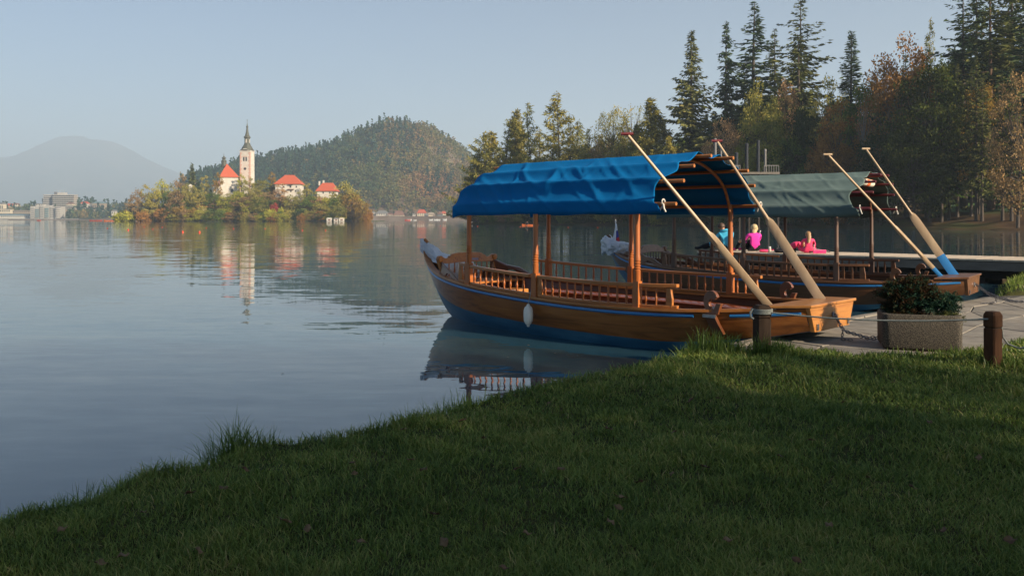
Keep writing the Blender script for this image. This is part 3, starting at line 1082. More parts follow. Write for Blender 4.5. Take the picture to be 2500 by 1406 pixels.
# ------------------------------------------------------------------ plastic covers on the bows
def cover(B, label, path, seed, flare):
    o = None
    mb = MB()
    N, K = 22, 30
    rings = []
    for i in range(N):
        t = i/(N - 1)
        s, z, rw, rh = [cub([a[0] for a in path], [a[k] for a in path], t) for k in (1, 2, 3, 4)]
        ring = []
        for j in range(K):
            a = 2*math.pi*j/K
            cr = abs(noise.noise(V((t*5 + seed, math.cos(a)*1.8, math.sin(a)*1.8))))
            c2 = noise.noise(V((t*9 + seed, math.cos(a)*4, math.sin(a)*4)))
            k = 1 + flare*(cr - .25)*1.5 + .18*c2
            ring.append(bp(B, s, 0, z) + (bp(B, 0, 1, 0) - bp(B, 0, 0, 0))*(rw*k*math.cos(a)) + V((0, 0, rh*k*math.sin(a))))
        rings.append(ring)
    mb.loft(rings, caps=False)
    o = mb.build('plastic_cover', M['plastic'], None, smooth=55)
    tag(o, label, 'plastic sheet', 'plastic covers over the bows')
    return o


cover(B1, 'crumpled clear plastic wrapped round the bow tip of the blue awning boat', [(0, 5.33, 1.15, .03, .06), (.1, 5.30, 1.15, .07, .10), (.35, 5.15, 1.05, .09, .12), (.65, 4.85, .94, .16, .09), (.85, 4.60, .88, .24, .07), (1, 4.42, .84, .28, .05)], 2, .45)
cover(B1, 'bunched clear plastic lying behind the carved seat back in the bow', [(0, 4.50, .80, .22, .05), (.3, 4.40, .78, .38, .13), (.7, 4.28, .72, .42, .14), (1, 4.22, .66, .40, .05)], 8, .5)
cover(B2, 'big crumpled clear plastic cover on the bow of the teal awning boat', [(0, 5.36, 1.02, .08, .10), (.15, 5.30, 1.02, .18, .20), (.4, 5.10, .98, .26, .17), (.7, 4.85, .95, .30, .14), (1, 4.62, .98, .20, .10)], 14, .6)

# ------------------------------------------------------------------ flag at the bow of the second boat
fb = bp(B2, 5.05, .02, .98)
fl = thing('flag', 'furled white, blue and red flag on a pole at the second boat bow', 'flag', (fb.x, fb.y, .95))
MB().tube([(0, 0, -.1), (0, 0, .57)], .010, 7).lathe([(0, .555), (.017, .565), (.011, .585), (.014, .60), (0, .64)], 8).build('flagpole', mat_noise('flagpole_white', [(.6, .6, .58), (.7, .7, .68)], (9, 9, 9)), fl, smooth=50)
M['flag_white'] = mat_noise('flag_white', [(.62, .64, .68), (.74, .76, .78)], (9, 9, 9), rough=.8)
M['flag_blue'] = mat_noise('flag_blue', [(.02, .03, .22), (.03, .04, .28)], (9, 9, 9), rough=.8)
M['flag_red'] = mat_noise('flag_red', [(.42, .02, .03), (.5, .03, .035)], (9, 9, 9), rough=.8)
mb = MB()
NA_, NZ_ = 20, 10
for i in range(NZ_ + 1):
    t = i/NZ_
    for j in range(NA_ + 1):
        q = j/NA_
        w_ = lerp(.015, .15, t**1.3)
        x = (q - .55)*2*w_*.9
        mb.v.append((x*.87 + .012, x*-.3 + .025*math.sin(q*15)*t - .015, lerp(.54, .02, t) - .03*t*math.sin(q*5)))
for i in range(NZ_):
    for j in range(NA_):
        a = i*(NA_ + 1) + j
        mb.f.append([a, a + 1, a + NA_ + 2, a + NA_ + 1])
        q, t = j/NA_, i/NZ_
        mb.m.append(0 if q < .52 and not (t > .72 and q > .25) else (2 if t > .58 else 1 if t > .28 and q > .5 else 0))
c = mb.build('flag_cloth', [M['flag_white'], M['flag_blue'], M['flag_red']], fl, smooth=180)
so = c.modifiers.new('thickness', 'SOLIDIFY'); so.thickness = .002

# ------------------------------------------------------------------ things lying in the first boat
p0 = bp(B1, -.72, -.62, .0)
bgm = MB()
bgm.lathe([(0, .0), (.15, .01), (.17, .10), (.15, .22), (.11, .30), (.05, .34), (0, .345)], 12, (0, 0, 0))
bag = bgm.build('dark_bag', M['dark_cloth'], None, smooth=60)
bag.location = (p0.x, p0.y, .22); bag.scale = (1.05, .8, .95)
tag(bag, 'black bag lying behind the near rowlock of the first boat', 'bag')
# ------------------------------------------------------------------ bollards, rope, chains, planter
M['bollard_dark'] = mat_noise('bollard_dark', [(.028, .018, .012), (.058, .038, .026)], (14, 14, 3), 5, .85, .002, dist=.5, spec=.15)
M['bollard_brown'] = mat_noise('bollard_brown', [(.045, .020, .010), (.085, .039, .018)], (14, 14, 3), 5, .8, .002, dist=.5, spec=.15)


def bollard(x, y_base, h, w, mat, label, rz):
    c = pz(x, y_base, .25)
    o = thing('wooden_bollard', label, 'bollard', (c.x, c.y, .22), rz, 'wooden bollards along the lawn edge')

    def sec(k, z):
        b = w/2*k; c_ = b*.80
        return [V((-b, -c_, z)), V((-c_, -b, z)), V((c_, -b, z)), V((b, -c_, z)), V((b, c_, z)), V((c_, b, z)), V((-c_, b, z)), V((-b, c_, z))]
    zc = h*.72
    MB().loft([sec(1, -.1), sec(1, zc - .014), sec(.9, zc - .010)]).build('post_shaft', mat, o)
    MB().loft([sec(.88, zc - .012), sec(.88, zc + .004)]).build('post_groove', M['bollard_dark'], o)
    MB().loft([sec(.96, zc + .002), sec(1.04, zc + .008), sec(1.04, h - .035), sec(.78, h - .004), sec(.3, h)]).build('post_cap', mat, o)
    return c


b1 = bollard(1860, 850, .485, .15, M['bollard_dark'], 'dark weathered wooden bollard in front of the first boat stern', .10)
b2 = bollard(2424, 890, .525, .118, M['bollard_brown'], 'brown wooden bollard with chamfered edges right of the concrete planter', .42)
b3 = V((5.9, 7.25, 0))


def sag(a, b, drop, n=16):
    return [a.lerp(b, t) + V((0, 0, -drop*4*t*(1 - t))) for t in np.linspace(0, 1, n)]


r0 = V((b1.x + .07, b1.y - .08, .22 + .41))
r1 = V((b2.x - .05, b2.y - .02, .22 + .455))
mb = MB()
mb.tube(sag(r0, r1, .045), .0085, 7)
for k in range(3):
    mb.tube([V((b1.x + .105*math.cos(a), b1.y + .105*math.sin(a), .62 + .018*k)) for a in np.linspace(0, 6.28, 16)], .0085, 6)
mb.tube([V((b1.x - .10, b1.y - .03, .66)), V((b1.x - .135, b1.y - .05, .63)), V((b1.x - .13, b1.y - .05, .58)), V((b1.x - .10, b1.y - .05, .56))], .012, 6)
o = mb.build('barrier_rope', M['grey_rope'], None, smooth=60)
tag(o, 'grey rope strung between the two wooden bollards', 'rope', 'barrier ropes')
q1 = V((b2.x + .08, b2.y, .60))
q2 = px(2520, 842, 7.75)
o = MB().tube([q1, q1 + V((.015, 0, -.10)), V((q1.x + .06, q1.y, .44)), q1.lerp(q2, .6) + V((0, 0, -.10)), q2, q2 + V((.6, -.3, .12))], .0085, 7).build('barrier_rope', M['grey_rope'], None, smooth=60)
tag(o, 'slack grey rope hanging from the brown bollard to the right', 'rope', 'barrier ropes')


def chain_thing(paths, label):
    mb = MB()
    for path in paths:
        pts = [V(p) for p in path]
        # resample at link spacing
        d = [0]
        for i in range(1, len(pts)): d.append(d[-1] + (pts[i] - pts[i-1]).length)
        n = max(2, int(d[-1]/.034))
        P = []
        for k in range(n + 1):
            x = d[-1]*k/n
            i = max(j for j in range(len(d)) if d[j] <= x + 1e-9); i = min(i, len(d) - 2)
            P.append(pts[i].lerp(pts[i+1], (x - d[i])/max(d[i+1] - d[i], 1e-6)))
        for k in range(n):
            a, b = P[k], P[k+1]
            dr = (b - a).normalized()
            ref = V((0, 0, 1)) if abs(dr.z) < .9 else V((1, 0, 0))
            sd = dr.cross(ref).normalized()
            if k % 2: sd = dr.cross(sd)
            c = (a + b)/2
            l, w_ = .027, .013
            loop = [c + dr*l*math.cos(t)*1.0 + sd*w_*math.sin(t) for t in np.linspace(0, 2*math.pi, 9)]
            mb.tube(loop, .0042, 4, caps=False)
    o = mb.build('chain_links', M['chain_steel'], None, smooth=60)
    r = thing('mooring_chain', label, 'chain', (0, 0, 0), 0, 'mooring chains')
    o.parent = r
    o['kind'] = 'stuff'
    return r


e1 = bp(B1, -1.97, 0, .50)
gpt = px(2058, 806, 9.75)
far1 = px(2215, 818, 9.55)
chain_thing([[e1, e1.lerp(gpt, .5) + V((0, 0, -.03)), gpt, gpt.lerp(far1, .4) + V((0, 0, -.06)), far1],
             [e1 + V((0, 0, -.02)), e1.lerp(gpt, .5) + V((.03, 0, -.05)), gpt + V((.02, -.03, -.015)), gpt.lerp(far1, .4) + V((0, -.03, -.075)), far1 + V((0, -.04, -.01))],
             [gpt, gpt + V((-.01, 0, -.08)), V((gpt.x - .02, gpt.y, .225)), V((gpt.x + .09, gpt.y - .03, .222))]], 'rusty steel chain from the first boat stern to behind the planter')
e2 = bp(B2, -1.97, 0, .50)
c2 = px(2432, 722, 14.0); c3 = px(2475, 735, 13.6); c4 = px(2560, 738, 13.4)
chain_thing([[e2, e2.lerp(c2, .55) + V((0, 0, -.03)), c2, c3, c4],
             [c2, c2 + V((0, 0, -.10)), V((c2.x - .03, c2.y - .03, .225)), V((c2.x - .3, c2.y - .1, .222))],
             [e2 + V((0, 0, -.02)), e2.lerp(c2, .55) + V((.05, -.03, -.10)), c2.lerp(c3, .6) + V((0, -.1, -.03)), c4 + V((0, -.1, 0))]], 'steel mooring chain at the stern of the teal awning boat')

# planter of exposed aggregate concrete with a juniper
M['aggregate'] = None


def mat_aggregate():
    m, n, l, p = mat_new('aggregate_concrete')
    mp = coords(n, l, (1, 1, 1))
    v = n.new("ShaderNodeTexVoronoi"); v.inputs['Scale'].default_value = 105
    l.new(mp.outputs[0], v.inputs['Vector'])
    r = ramp(n, [(0, (.22, .20, .155)), (.35, (.085, .075, .058)), (.6, (.032, .028, .022))])
    l.new(v.outputs['Distance'], r.inputs[0])
    hs = n.new("ShaderNodeMixRGB"); hs.blend_type = 'MULTIPLY'; hs.inputs[0].default_value = .7
    l.new(r.outputs[0], hs.inputs[1])
    rc = n.new("ShaderNodeRGBToBW"); l.new(v.outputs['Color'], rc.inputs[0])
    r2 = ramp(n, [(0, (.35, .33, .30)), (.5, (.8, .74, .66)), (1, (1.2, 1.15, 1.05))])
    l.new(rc.outputs[0], r2.inputs[0]); l.new(r2.outputs[0], hs.inputs[2])
    l.new(hs.outputs[0], p.inputs['Base Color'])
    p.inputs['Roughness'].default_value = .9
    b = n.new("ShaderNodeBump"); b.inputs['Distance'].default_value = .003; b.invert = True
    l.new(v.outputs['Distance'], b.inputs['Height']); l.new(b.outputs[0], p.inputs['Normal'])
    return m


M['aggregate'] = mat_aggregate()
pc = V((4.40, 9.24, .20))
pl = thing('concrete_planter', 'grey exposed aggregate concrete planter on the paving', 'planter', pc, -.30)


def rrect(hx, hy, r, z, n=6):
    out = []
    for cx, cy, a0 in ((hx - r, hy - r, 0), (-hx + r, hy - r, 90), (-hx + r, -hy + r, 180), (hx - r, -hy + r, 270)):
        for k in range(n):
            a = RAD(a0 + 90*k/(n - 1))
            out.append(V((cx + r*math.cos(a), cy + r*math.sin(a), z)))
    return out


hx, hy = .385, .30
MB().loft([rrect(hx - .012, hy - .012, .07, .03), rrect(hx, hy, .075, .05), rrect(hx + .004, hy + .004, .075, .36), rrect(hx - .006, hy - .006, .075, .385),
           rrect(hx - .05, hy - .05, .08, .388), rrect(hx - .06, hy - .06, .08, .30)]).build('planter_body', M['aggregate'], pl, smooth=40)
MB().loft([rrect(hx - .03, hy - .03, .1, -.01), rrect(hx - .03, hy - .03, .1, .032)]).build('planter_base', M['bollard_dark'], pl)
MB().loft([rrect(hx - .055, hy - .055, .08, .26), rrect(hx - .055, hy - .055, .08, .34)]).build('planter_soil', M['soil'], pl)

M['juniper'] = mat_leaf('juniper_sprays', [(.045, .016, .012), (.060, .030, .018), (.030, .034, .016), (.020, .050, .034), (.035, .075, .050), (.10, .10, .03)], .1, 0)
M['bark'] = mat_noise('bark', [(.045, .034, .025), (.085, .065, .048)], (6, 6, 2), 6, .9, .01)
M['bark_pale'] = mat_noise('bark_pale', [(.14, .12, .10), (.26, .23, .19)], (6, 6, 2), 6, .9, .01)
M['bark_sunlit'] = mat_noise('bark_sunlit', [(.085, .05, .03), (.15, .09, .055)], (6, 6, 2), 6, .9, .01)


def diamonds(base, dirs, length, width, r, roll=None):
    """leaf-shaped faces: base point, direction, length, width"""
    n = len(base)
    d = dirs/np.linalg.norm(dirs, axis=1, keepdims=True)
    a = r.normal(size=(n, 3))
    s = np.cross(d, a); s /= np.linalg.norm(s, axis=1, keepdims=True) + 1e-9
    nr = np.cross(s, d)
    L = np.asarray(length).reshape(-1, 1); W_ = np.asarray(width).reshape(-1, 1)
    mid = base + d*L*.45 + nr*L*.06
    v = np.stack([base, mid + s*W_/2, base + d*L, mid - s*W_/2], 1).reshape(-1, 3)
    q = np.arange(n*4).reshape(n, 4)
    return v, q


def juniper():
    r = np.random.default_rng(8)
    o = thing('juniper_bush', 'reddish and green juniper bush growing in the concrete planter', 'bush', pc + V((0, 0, .3)), -.30)
    o.scale = (.84, .8, .82)
    mb = MB()
    bases, dirs, tint = [], [], []
    lobes = [(-.26, .0, .36, .22, 0), (-.05, .02, .44, .20, 0), (.02, .0, .34, .24, .4), (-.15, .0, .22, .26, .2), (.18, .0, .18, .24, .9), (-.02, -.08, .24, .20, 1), (.16, -.02, .30, .16, 1), (.30, -.08, .20, .15, 1), (.38, .0, .30, .10, .5), (-.32, -.05, .15, .14, .1),
             (.05, .05, .18, .20, .6), (-.18, -.12, .12, .17, .2), (.34, -.18, .05, .14, 1.6), (-.36, .05, .28, .10, 0)]
    for x, y, z, rad, tone in lobes:
        mb.tube([(x*.3, y*.3, -.02), (x*.7, y*.7, z*.5), (x, y, z)], [.018, .011, .005], 5)
        nb = int(80*(rad/.18)**2)
        for k in range(nb):
            a = r.normal(size=3); a /= np.linalg.norm(a); a[2] = abs(a[2])*.9 - .25
            tip = np.array([x, y, z]) + a*rad*(.75 + .6*r.random())
            st = np.array([x, y, z]) + a*rad*.15
            m = 34
            t = r.random(m)**.6
            p = st + (tip - st)*t[:, None] + r.normal(0, .011, (m, 3))
            dd = (tip - st)/np.linalg.norm(tip - st) + r.normal(0, .75, (m, 3)) + np.array([0, 0, .25])
            bases.append(p); dirs.append(dd)
            g = r.random()
            tint.append(np.clip((.10 + .42*g if tone < .5 else .46 + .30*g if tone < 1.5 else .9) + r.normal(0, .06, m) + .08*t, 0, 1))
    b = np.concatenate(bases); d = np.concatenate(dirs); t = np.concatenate(tint)
    n = len(b)
    v, q = diamonds(b, d, r.uniform(.022, .05, n), r.uniform(.006, .013, n), r)
    npmesh('foliage', v, q, M['juniper'], t, o)
    mb.build('stem', M['bark'], o)
juniper()

# seeding weeds at the lawn edge before the first boat
M['weed'] = mat_leaf('weed_leaves', [(.10, .085, .04), (.14, .12, .06), (.05, .06, .02)], .3, 0)
for i, (x, y, h, lab) in enumerate(((1683, 862, .20, 'left'), (1715, 862, .30, 'mid'), (1740, 860, .22, 'right'))):
    c = pz(x, y, .25)
    r = np.random.default_rng(40 + i)
    o = thing('seeding_weed', {'left': 'dry seeding weed with bare brown stalks left of the rowlock', 'mid': 'tallest dry seeding weed in front of the rowlock cleat', 'right': 'dry seeding weed leaning right of the rowlock cleat'}[lab], 'weed', (c.x, c.y, .22), 0, 'dry weeds at the lawn edge')
    mb = MB(); bs, ds = [], []
    for k in range(7):
        a = r.uniform(0, 6.28); ln = h*r.uniform(.6, 1.05); le = r.uniform(.1, .5)
        pts = [V((math.cos(a)*ln*le*t*t, math.sin(a)*ln*le*t*t, ln*t)) for t in np.linspace(0, 1, 6)]
        mb.tube(pts, [.0025]*5 + [.001], 4)
        for t in np.linspace(.45, 1, 14):
            p = np.array([math.cos(a)*ln*le*t*t, math.sin(a)*ln*le*t*t, ln*t])
            for _ in range(2):
                bs.append(p); ds.append(r.normal(size=3) + np.array([0, 0, .5]))
    mb.build('stalk', M['weed'], o)
    n = len(bs)
    v, q = diamonds(np.array(bs), np.array(ds), r.uniform(.010, .024, n), r.uniform(.005, .009, n), r)
    npmesh('seed_heads', v, q, M['weed'], r.random(n), o)

# ------------------------------------------------------------------ fallen leaves
M['dead_leaf'] = mat_noise('dead_leaf', [(.035, .016, .007), (.085, .042, .014), (.13, .075, .028)], (9, 9, 9), 4, .8)
M['dead_leaf_pale'] = mat_noise('dead_leaf_pale', [(.08, .045, .016), (.15, .095, .04)], (9, 9, 9), 4, .8)


def leaf_proto(k):
    r = random.Random(k)
    mb = MB()
    n = 14
    rim = []
    for i in range(n):
        a = 2*math.pi*i/n
        rr_ = (.7 + .3*abs(math.cos(a*2.5)))*(1 + .15*r.uniform(-1, 1))
        x, y = .055*math.cos(a)*rr_, .034*math.sin(a)*rr_
        rim.append(V((x, y, .010*math.sin(a*3 + k) + .35*abs(y) + 2.2*x*x)))
    mb.add([(0, 0, 0)] + rim, [(0, i + 1, (i + 1) % n + 1) for i in range(n)])
    mb.tube([(-.05, 0, .006), (-.085, .006, .016)], .0015, 4)
    o = mb.build('fallen_leaf', M['dead_leaf'] if k % 3 else M['dead_leaf_pale'], None, smooth=60)
    so_ = o.modifiers.new('thickness', 'SOLIDIFY'); so_.thickness = .0008
    return o


lp = [leaf_proto(k) for k in range(4)]
leaf_px = [(1085, 1335, 1.3), (300, 1350, 1.2), (245, 1368, 1.2), (1722, 1135, 1.1), (1515, 1215, 1.1), (1487, 1045, 1.2), (1128, 1030, 1.3), (985, 1058, 1.1), (860, 1140, 1), (1003, 1135, 1), (750, 1305, 1.1),
           (465, 1215, 1.1), (545, 1208, 1.1), (695, 1290, 1.2), (865, 1170, .9), (1035, 1165, 1), (1060, 1262, 1), (1265, 1158, 1), (1370, 1160, 1), (1560, 1175, 1.1), (1640, 1150, .9), (1685, 975, 1.4), (1755, 972, 1.1),
           (1510, 1240, 1), (1490, 1275, 1.1), (1285, 1300, 1), (880, 1335, 1), (485, 1345, 1), (1230, 1390, 1), (2465, 1325, 1.3), (1980, 1080, 1), (2025, 1265, 1.1), (2390, 1125, 1.1), (2230, 1190, .9), (1905, 1120, 1),
           (2120, 1160, 1), (2270, 1045, 1), (1775, 1315, 1), (1945, 1375, 1), (2305, 1290, 1), (1645, 1060, 1), (600, 1165, 1), (350, 1255, 1), (150, 1300, 1), (1180, 1075, 1), (2060, 985, 1), (2180, 930, 1), (1340, 985, 1)]
used = set()
ORD = 'first second third fourth fifth sixth seventh eighth ninth tenth eleventh twelfth thirteenth fourteenth fifteenth sixteenth seventeenth eighteenth nineteenth'.split()
TENS = {20: 'twent', 30: 'thirt', 40: 'fort', 50: 'fift', 60: 'sixt', 70: 'sevent', 80: 'eight', 90: 'ninet'}


def ordinal(i):
    n = i + 1
    if n < 20: return ORD[n - 1]
    t = n//10*10
    return TENS[t] + 'ieth' if n == t else TENS[t] + 'y-' + ORD[n - t - 1]


LEAFLAB = {}
for lo, hi, w_ in ((1250, 2000, 'near the bottom edge'), (1130, 1250, 'in the middle of the lawn'), (0, 1130, 'towards the lawn far edge')):
    row = sorted((x, y) for x, y, _ in leaf_px if lo <= y < hi)
    for i, q in enumerate(row):
        LEAFLAB[q] = 'curled leaf ' + w_ + ', ' + ordinal(i) + ' from the left'
for x, y, s in leaf_px:
    c = pz(x, y, .28)
    k = rnd.randrange(4)
    if k in used:
        o = lp[k].copy(); COL.objects.link(o)
    else:
        o = lp[k]; used.add(k)
    gz = float(ground_z(np.array([c.x]), np.array([c.y]))[0])
    o.location = (c.x, c.y, gz + .040)
    o.rotation_euler = (rnd.uniform(-.5, .5), rnd.uniform(-.5, .5), rnd.uniform(0, 6.28))
    o.scale = (.46*s,)*3
    tag(o, LEAFLAB[x, y], 'leaf', 'fallen leaves on the lawn')
# leaves floating on the water
for fi, (x, y, s) in enumerate([(690, 911, .8), (1290, 842, 1), (1355, 862, 1), (1240, 872, .8), (1385, 866, .9), (1410, 868, .8)]):
    c = pz(x, y, .006)
    o = lp[(0, 3)[rnd.randrange(2)]].copy(); COL.objects.link(o)
    o.location = (c.x, c.y, .006); o.rotation_euler = (0, 0, rnd.uniform(0, 6.28)); o.scale = (.42*s, .42*s, .06)
    tag(o, 'brown leaf floating ' + ('alone on the open water at left' if fi < 1 else 'in the dark reflection of the first boat, ' + ordinal(sorted([1290, 1355, 1240, 1385, 1410]).index(x)) + ' from the left'), 'floating leaf', 'leaves floating on the lake')
# ------------------------------------------------------------------ bathing pier with the people
M['deck'] = mat_noise('pier_deck', [(.40, .32, .23), (.52, .43, .32)], (3, 3, 3), 5, .8, .002)
M['pier_side'] = mat_noise('pier_side', [(.11, .095, .08), (.17, .15, .125)], (2, 2, 6), 5, .85)
M['pier_dark'] = mat_noise('pier_dark', [(.02, .016, .012), (.04, .03, .022)], (3, 3, 3), 4, .9)
ang = math.atan2(-.67, .74)
pd = V((math.cos(ang), math.sin(ang), 0)); pn = V((-math.sin(ang), math.cos(ang), 0))
P0 = V((5.72, 26.35, 0))
pier = thing('bathing_pier', 'long low wooden bathing pier behind the two boats', 'pier', P0, ang)
PL, PW, PT = 21.0, 2.15, .60
MB().box((PL/2, .04, PT - .17), (PL, .08, .22)).build('side_beam', M['pier_side'], pier, bevel=.01)
MB().box((PL/2, PW - .04, PT - .17), (PL, .08, .22)).build('side_beam', M['pier_side'], pier, bevel=.01)
MB().box((.035, PW/2, PT - .17), (.07, PW - .18, .22)).build('end_beam', M['pier_side'], pier)
for y in (.35, 1.8):
    MB().box((PL/2, y, PT - .40), (PL - .3, .18, .16)).build('bearer', M['pier_dark'], pier)
for i in range(9):
    x = .5 + i*2.45
    for y in (.35, 1.8):
        MB().lathe([(.12, -1.0), (.12, PT - .40)], 8, (x, y, 0)).build('pile', M['pier_dark'], pier, smooth=50)
    MB().box((x, 1.07, .06), (.16, 1.7, .14)).build('cross_bearer', M['pier_dark'], pier)
pb = MB().box((0, 0, 0), (.183, PW + .06, .045)).build('plank', M['deck'], pier)
pb.location = (.10, PW/2, PT - .0225)
npl = int(PL/.19)
r_ = random.Random(2)
for i in range(1, npl):
    o = pb.copy(); COL.objects.link(o); o.parent = pier
    o.location = (.10 + i*.19, PW/2 + r_.uniform(-.008, .008), PT - .0225 + r_.uniform(-.002, .002))


def on_pier(x, t):
    """point on the deck seen at photo column x, a share t of the way from the front edge to the back"""
    k = (x - CX)/F
    b = P0 + pn*(PW*t)
    # b.x + pd.x*a = k*(b.y + pd.y*a)
    a = (k*b.y - b.x)/(pd.x - k*pd.y)
    p = b + pd*a
    return V((p.x, p.y, PT))


# ------------------------------------------------------------------ people: one skinned body each
def flatmat(name, c, rough=.8):
    return mat_noise(name, [tuple(v*.85 for v in c), tuple(min(v*1.12, 1) for v in c)], (14, 14, 14), 4, rough, spec=.2)


M['skin'] = flatmat('skin', (.48, .26, .17), .55)
M['cloth_blue'] = flatmat('cloth_blue', (.045, .32, .50))
M['cloth_magenta'] = flatmat('cloth_magenta', (.72, .045, .35))
M['cloth_pink'] = flatmat('cloth_pink', (.75, .06, .16))
M['cloth_black'] = flatmat('cloth_black', (.014, .014, .018))
M['hair_blond'] = mat_noise('hair_blond', [(.38, .27, .13), (.58, .46, .26)], (40, 40, 5), 3, .5)
M['hair_brown'] = mat_noise('hair_brown', [(.045, .022, .012), (.09, .05, .028)], (40, 40, 8), 3, .6)
M['hair_tan'] = mat_noise('hair_tan', [(.24, .13, .055), (.38, .23, .11)], (40, 40, 5), 3, .5)
M['shoe_pink'] = flatmat('shoe_pink', (.6, .05, .18))


def skin_body(name, joints, bones, mats, bone_mat, parent):
    """joints: name -> (x, y, z, radius); bones: pairs; the surface grows from the pelvis"""
    names = list(joints)
    idx = {k: i for i, k in enumerate(names)}
    me = bpy.data.meshes.new(name + '_cage')
    me.from_pydata([joints[k][:3] for k in names], [(idx[a], idx[b]) for a, b in bones], [])
    o = bpy.data.objects.new(name + '_cage', me)
    COL.objects.link(o)
    sk = o.modifiers.new('skin', 'SKIN')
    sk.use_smooth_shade = True
    for i, k in enumerate(names):
        q = joints[k]
        me.skin_vertices[0].data[i].radius = (q[3], q[4] if len(q) > 4 else q[3])
        me.skin_vertices[0].data[i].use_root = (i == 0)
    su = o.modifiers.new('sub', 'SUBSURF'); su.levels = 3; su.render_levels = 3
    dg = bpy.context.evaluated_depsgraph_get()
    out = bpy.data.meshes.new_from_object(o.evaluated_get(dg))
    bpy.data.objects.remove(o); bpy.data.meshes.remove(me)
    out.name = name
    out.materials.clear()
    for m in mats: out.materials.append(m)
    segs = [(V(joints[a][:3]), V(joints[b][:3]), bone_mat.get((a, b), 0)) for a, b in bones]
    for p in out.polygons:
        c = p.center
        best, bm_ = 1e9, 0
        for a, b, m in segs:
            d = b - a
            t = max(0, min(1, (c - a).dot(d)/max(d.length_squared, 1e-9)))
            e = (c - a - d*t).length
            if e < best: best, bm_ = e, m
        p.material_index = bm_
        p.use_smooth = True
    ob = bpy.data.objects.new(name, out)
    COL.objects.link(ob); ob.parent = parent
    return ob


def hair_cap(parent, c, r, mat, length=0.0, back=(0, -1), name='hair', wide=1.0):
    """a cap of hair over the skull; with length it falls down the back"""
    mb = MB()
    rings = []
    for i in range(7):
        t = i/6
        z = lerp(r*1.08, -r*.35, t)
        q = math.sqrt(max(1 - (z/(r*1.12))**2, .02))
        rings.append([V(c) + V((r*1.06*q*math.cos(a), r*1.12*q*math.sin(a), z)) + V((back[0], back[1], 0))*r*.16 for a in np.linspace(0, 6.283, 15)[:-1]])
    mb.loft(rings)
    if length:
        rings = []
        for i in range(9):
            t = i/8
            z = lerp(r*.75, -length, t)
            wd = r*lerp(.75, wide, min(t*2.5, 1))*lerp(1, .62, t**1.6)*(1 + .06*math.sin(i*2.1))
            cc = V(c) + V((back[0], back[1], 0))*r*(.42 + (1.75*t**.8 if length > 2*r else .30*t)) + V((.02*math.sin(t*5)*t, 0, z))
            px_ = V((-back[1], back[0], 0))
            rings.append([cc + px_*wd*math.cos(a) + V((back[0], back[1], 0))*r*lerp(.62, .36, t)*math.sin(a) for a in np.linspace(0, 6.283, 13)[:-1]])
        mb.loft(rings)
    return mb.build(name, mat, parent, smooth=70)


BONES = [('pelvis', 'waist'), ('waist', 'chest'), ('chest', 'neck'), ('neck', 'skull'), ('skull', 'crown'),
         ('chest', 'sh_l'), ('sh_l', 'el_l'), ('el_l', 'wr_l'), ('wr_l', 'hd_l'), ('chest', 'sh_r'), ('sh_r', 'el_r'), ('el_r', 'wr_r'), ('wr_r', 'hd_r'),
         ('pelvis', 'hip_l'), ('hip_l', 'kn_l'), ('kn_l', 'an_l'), ('an_l', 'to_l'), ('pelvis', 'hip_r'), ('hip_r', 'kn_r'), ('kn_r', 'an_r'), ('an_r', 'to_r')]


def person(label, loc, rz, J, top, legs, feet, bare_arm, hair, hair_len, wide=1.0, back=(0, -1), k=1.0, hood=False):
    o = thing('person', label, 'person', loc, rz, 'people sitting on the pier')
    J = {a: tuple(v*k for v in b) for a, b in J.items()}
    bm = {}
    for a, b in BONES:
        if a in ('pelvis', 'waist', 'chest') and b in ('waist', 'chest', 'sh_l', 'sh_r'): bm[a, b] = 1
        elif b in ('neck',): bm[a, b] = 1
        elif a in ('neck', 'skull'): bm[a, b] = 0
        elif a.startswith('sh_'): bm[a, b] = 1
        elif a.startswith('el_'): bm[a, b] = 0 if bare_arm else 1
        elif a.startswith('wr_'): bm[a, b] = 0
        elif a.startswith('an_'): bm[a, b] = 3
        else: bm[a, b] = 2
    skin_body('body', J, BONES, [M['skin'], top, legs, feet], bm, o)
    c = V(J['skull'][:3]) + V((0, 0, .03*k))
    hair_cap(o, c, .098*k, hair, hair_len*k, back, wide=wide)
    if hood:
        ch = V(J['neck'][:3])
        MB().tube([ch + V((.10*math.cos(a), .085*math.sin(a) - .045, -.01 + .035*math.sin(a*1 + 2.6))) for a in np.linspace(0, 6.283, 13)], .038, 8).build('hood', top, o, smooth=60)
    else:
        pass
    # ears and nose
    for sg in (1, -1):
        MB().lathe([(0, -.008), (.022, -.004), (.026, .004), (0, .008)], 8, c + V((sg*.088*k, .0, -.045)), axis=Matrix.Rotation(RAD(90), 3, 'Y')).build('ear', M['skin'], o, smooth=50)
    MB().tube([c + V((-back[0]*.09, -back[1]*.09, -.03))*1.0, c + V((-back[0]*.118, -back[1]*.118, -.065))], [.010, .016], 6).build('nose', M['skin'], o, smooth=50)
    return o


